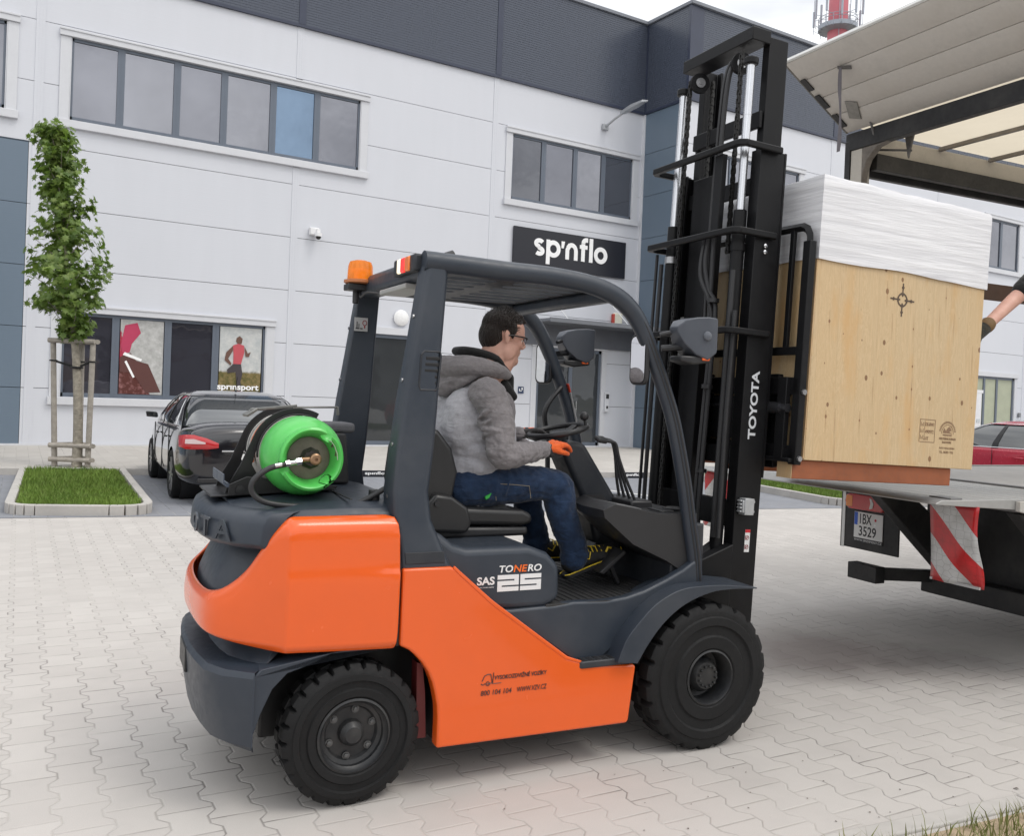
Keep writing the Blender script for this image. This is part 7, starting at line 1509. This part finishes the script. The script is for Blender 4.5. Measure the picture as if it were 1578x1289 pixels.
# ------------------------------------------------------------------ parked cars
CG_ = N('car_glass'); CG_.col((.02, .024, .026)); CG_.rough(.03); CG_.b.inputs['Specular IOR Level'].default_value = .9; CG_.b.inputs['Coat Weight'].default_value = 1; CG_.b.inputs['Coat Roughness'].default_value = .02; CG_ = CG_.m
CRM = M('bright_trim', (.62, .62, .63), .18, .9, var=.03); ALY = M('alloy_grey', (.36, .36, .37), .32, .8, var=.1)
def car(name, label, fr, paint, hatch=False):
    t = thing(name, label, 'car', fr, (0, 0, 0))
    ST_ = [(-1.00, .56, .44, .68, .70), (-.985, .72, .30, .84, .90), (-.91, .83, .25, .93, 1.015), (-.72, .885, .23, .965, 1.055), (-.35, .905, .21, .975, 1.06), (.0, .912, .20, .975, 1.03), (.6, .912, .19, .97, .985), (1.6, .91, .19, .955, .975), (2.4, .905, .19, .94, .975), (2.9, .89, .20, .90, .945), (3.3, .84, .22, .82, .87), (3.56, .73, .26, .68, .73), (3.66, .55, .32, .56, .60)]
    rings = []
    for x, w, zb, zl, zt in ST_:
        h = [(0, zb), (w-.10, zb), (w-.015, zb+.10), (w, .50), (w-.004, .68 if zl > .8 else zl-.06), (w-.03, zl-.03), (w-.10, zl+.012), (w-.30, zt), (0, zt+.012)]
        rings.append([(x, y, z) for y, z in h]+[(x, -y, z) for y, z in reversed(h[1:-1])])
    b = MB(); b.loft(rings); body = b.build('body', paint, t, ang=60, mods=[('SUBSURF', dict(levels=2, render_levels=2))])
    bake(body, 60); cs = []
    for x in (0, 2.72):
        for s in (-1, 1): c = MB(); c.cyl((x, s*.62, .33), (x, s*1.1, .33), .365, .365, 40); cs.append(c)
    cut(body, cs, 50)
    for x in (0, 2.72): 
        b = MB(); b.cyl((x, -.80, .34), (x, .80, .34), .362, .362, 32); b.build('wheel_well', BLK, body)
    # greenhouse
    LV = [(.93, -.52, 2.42, .845), (1.05, -.36, 2.22, .815), (1.20, -.06, 1.92, .755), (1.33, .22, 1.62, .675), (1.40, .42, 1.42, .60), (1.435, .62, 1.25, .52), (1.45, .78, 1.1, .42)]
    if hatch: LV = [(z-.01, x0-.25, x1-.1, w) for z, x0, x1, w in LV]
    def rr2(x0, x1, w, z, e=0):
        o = []; r_ = .20
        for cx, cy, a0 in ((x1-r_, w-r_, 0), (x0+r_, w-r_, 90), (x0+r_, -w+r_, 180), (x1-r_, -w+r_, 270)):
            for k in range(7): a = R(a0+15*k); o.append((cx+(r_+e)*cos(a)*1.0, cy+(r_+e)*sin(a), z))
        # long sides get extra points
        return o
    def ringL(i, e=0): z, x0, x1, w = LV[i]; return rr2(x0, x1, w, z, e)
    b = MB(); b.loft([ringL(i) for i in range(6)]); gh = b.build('windows', CG_, t, ang=50)
    b = MB(); b.loft([ringL(4, .004), ringL(5, .006), ringL(6, .004)]); 
    lv = LV[:]; z, x0, x1, w = LV[3]; top_ = [ (1.372, (LV[3][1]+LV[4][1])/2+.01, (LV[3][2]+LV[4][2])/2, (LV[3][3]+LV[4][3])/2+.004)]
    b.loft([rr2(top_[0][1], top_[0][2], top_[0][3], top_[0][0], .003), ringL(4, .0041)], cap=False); b.build('roof', paint, t, ang=50)
    # pillars: strips along the side of the greenhouse
    def side_pt(x, i, s, e=.006):
        z, x0, x1, w = LV[i]; return V((min(max(x, x0+.05), x1-.05), s*(w+e), z))
    for s in (-1, 1):
        def strip(xs0, xs1, nm, m):
            b = MB(); k = range(0, 5); L0 = [side_pt(xs0[j], j, s) for j in k]; L1 = [side_pt(xs1[j], j, s) for j in k]
            vs_ = L0+L1; b.add(vs_, [(j, j+1, j+6, j+5) for j in range(4)]); return b.build(nm, m, gh, ang=0, fix=False, mods=[('SOLIDIFY', dict(thickness=.006, offset=0))])
        strip([1.02, 1.02, .98, .95, .93], [1.14, 1.12, 1.06, 1.01, .99], 'centre_pillar', BLK)
        strip([-.55, -.42, -.10, .12, .30], [-.08, -.02, .14, .34, .46], 'rear_pillar', paint); strip([1.98, 1.98, 1.74, 1.5, 1.32], [2.40, 2.25, 1.95, 1.64, 1.44], 'front_pillar', paint)
        b = MB(); b.tube([side_pt(-.05, 0, s, .012)+V((0, 0, .045)), side_pt(1.0, 0, s, .012)+V((0, 0, .04)), side_pt(2.0, 0, s, .012)+V((0, 0, .035))], .008, 6); b.tube([side_pt(-.0, 0, s, .012)+V((0, 0, .045)), side_pt(.08, 1, s, .01), side_pt(.20, 2, s, .01), side_pt(.40, 3, s, .01), side_pt(.60, 4, s, .005), side_pt(1.2, 4, s, .006), side_pt(1.60, 3, s, .008), side_pt(1.86, 2, s, .01)], .007, 6); b.build('window_trim', CRM, gh)
        b = MB(); b.loft([[(1.88, s*.90, 1.0), (1.88, s*1.06, 1.01), (1.88, s*1.08, 1.10), (1.88, s*.92, 1.09)], [(1.98, s*.88, 1.0), (1.98, s*1.03, 1.02), (1.98, s*1.04, 1.09), (1.98, s*.89, 1.08)]]); mm = b.build('mirror', paint, t, bev=.02, seg=3)
        b = MB(); b.box(1.873, 1.879, min(s*.93, s*1.06), max(s*.93, s*1.06), 1.015, 1.085); b.build('mirror_glass', CG_, mm)
        for x in (.52, 1.52): b = MB(); b.tube([(x, s*.912, .80), (x+.03, s*.935, .802), (x+.15, s*.935, .805), (x+.18, s*.914, .803)], .012, 8); b.build('door_handle', paint, t)
        for x in (.30, 1.08, 2.10): b = MB(); b.box(x, x+.005, min(s*.90, s*.9145), max(s*.90, s*.9145), .32, .93); b.build('door_gap', BLK, body, ang=0)
    for x in (0, 2.72):
        for s in (-1, 1):
            w = bpy.data.objects.new('wheel', None); C.objects.link(w); w.parent = t; w.location = (x, s*.85, .33); OFF[w.name] = V((x, s*.85, .33)); o = (x, s*.905, .33)
            b = MB(); b.lathe([(.235, .02), (.245, .0), (.30, -.008), (.318, .012), (.325, .03), (.325, .19), (.30, .21), (.235, .2)], o, (0, -s, 0), 40, False); b.build('tyre', RB, w)
            b = MB(); b.lathe([(.24, .012), (.232, .008), (.222, .03), (.215, .10), (.0005, .10)], o, (0, -s, 0), 40, False); rm = b.build('rim', M('rim_dark', (.08, .08, .085), .4, .5), w)
            for k in range(10): a = k*pi/5; b = MB(); b.bar((x+.04*cos(a), s*.893, .33+.04*sin(a)), (x+.228*cos(a), s*.895, .33+.228*sin(a)), .028, .014, (0, 1, 0)); b.build('spoke', ALY, rm)
            b = MB(); b.lathe([(.05, 0.012), (.04, .006), (.0005, .006)], o, (0, -s, 0), 20, False); b.build('hub_cap', ALY, rm)
    # rear: lamps, chrome bar, bumper line, plate
    TR = M('car_lamp_red', (.42, .015, .02), .12, coat=.8, emit=(1, .02, .02), es=.06); TC = M('car_lamp_clear', (.55, .42, .42), .15, coat=.8)
    for s in (-1, 1):
        b = MB(); b.loft([[(-.74, s*.905, .74), (-.74, s*.908, .83), (-.70, s*.905, .88), (-.68, s*.905, .80)], [(-.90, s*.868, .735), (-.90, s*.862, .86), (-.90, s*.84, .90), (-.90, s*.85, .72)], [(-.965, s*.79, .73), (-.97, s*.77, .87), (-.955, s*.75, .90), (-.96, s*.77, .72)], [(-1.002, s*.60, .735), (-1.0, s*.60, .83), (-.99, s*.60, .86), (-.99, s*.60, .72)], [(-1.012, s*.46, .745), (-1.01, s*.46, .79), (-1.0, s*.46, .80), (-1.0, s*.46, .74)]]); q = b.build('tail_lamp', TR, t, ang=60)
        b = MB(); b.loft([[(-.93, s*.855, .79), (-.925, s*.85, .845), (-.92, s*.84, .79)], [(-.985, s*.765, .79), (-.98, s*.755, .85), (-.97, s*.75, .79)], [(-1.012, s*.62, .79), (-1.008, s*.62, .81), (-1.0, s*.62, .79)]]); b.build('reversing_lens', TC, q)
    b = MB(); b.box(-1.022, -1.0, -.42, .42, .69, .712); b.build('boot_trim', CRM, t, bev=.004)
    b = MB(); b.box(-1.018, -1.0, -.26, .26, .56, .67); b.build('number_plate', M('plate_white', 0), t, bev=.003)
    b = MB(); b.box(-1.012, -.93, -.70, .70, .30, .36); b.build('bumper_insert', BLK, t, bev=.01)
    b = MB(); b.tube([(.55, 0, 1.45), (.46, 0, 1.66)], .004, 6); b.ell((.55, 0, 1.455), (.04, .02, .015)); b.build('aerial', BLK, t)
    return t
PB = M('black_car_paint', (.010, .010, .014), .16, .2, var=.1, coat=1.0); PR = M('red_car_paint', (.42, .012, .035), .25, .2, var=.05, coat=1.0)
car('black_sedan', 'black sedan parked nose-in against the pale building behind the gas bottle', Frame((3.44, 12.49, 0), R(85.1)), PB)
car('red_hatchback', 'red car parked on the far side of the lorry at the right edge', Frame((16.65, 7.95, 0), R(90)), PR, True)
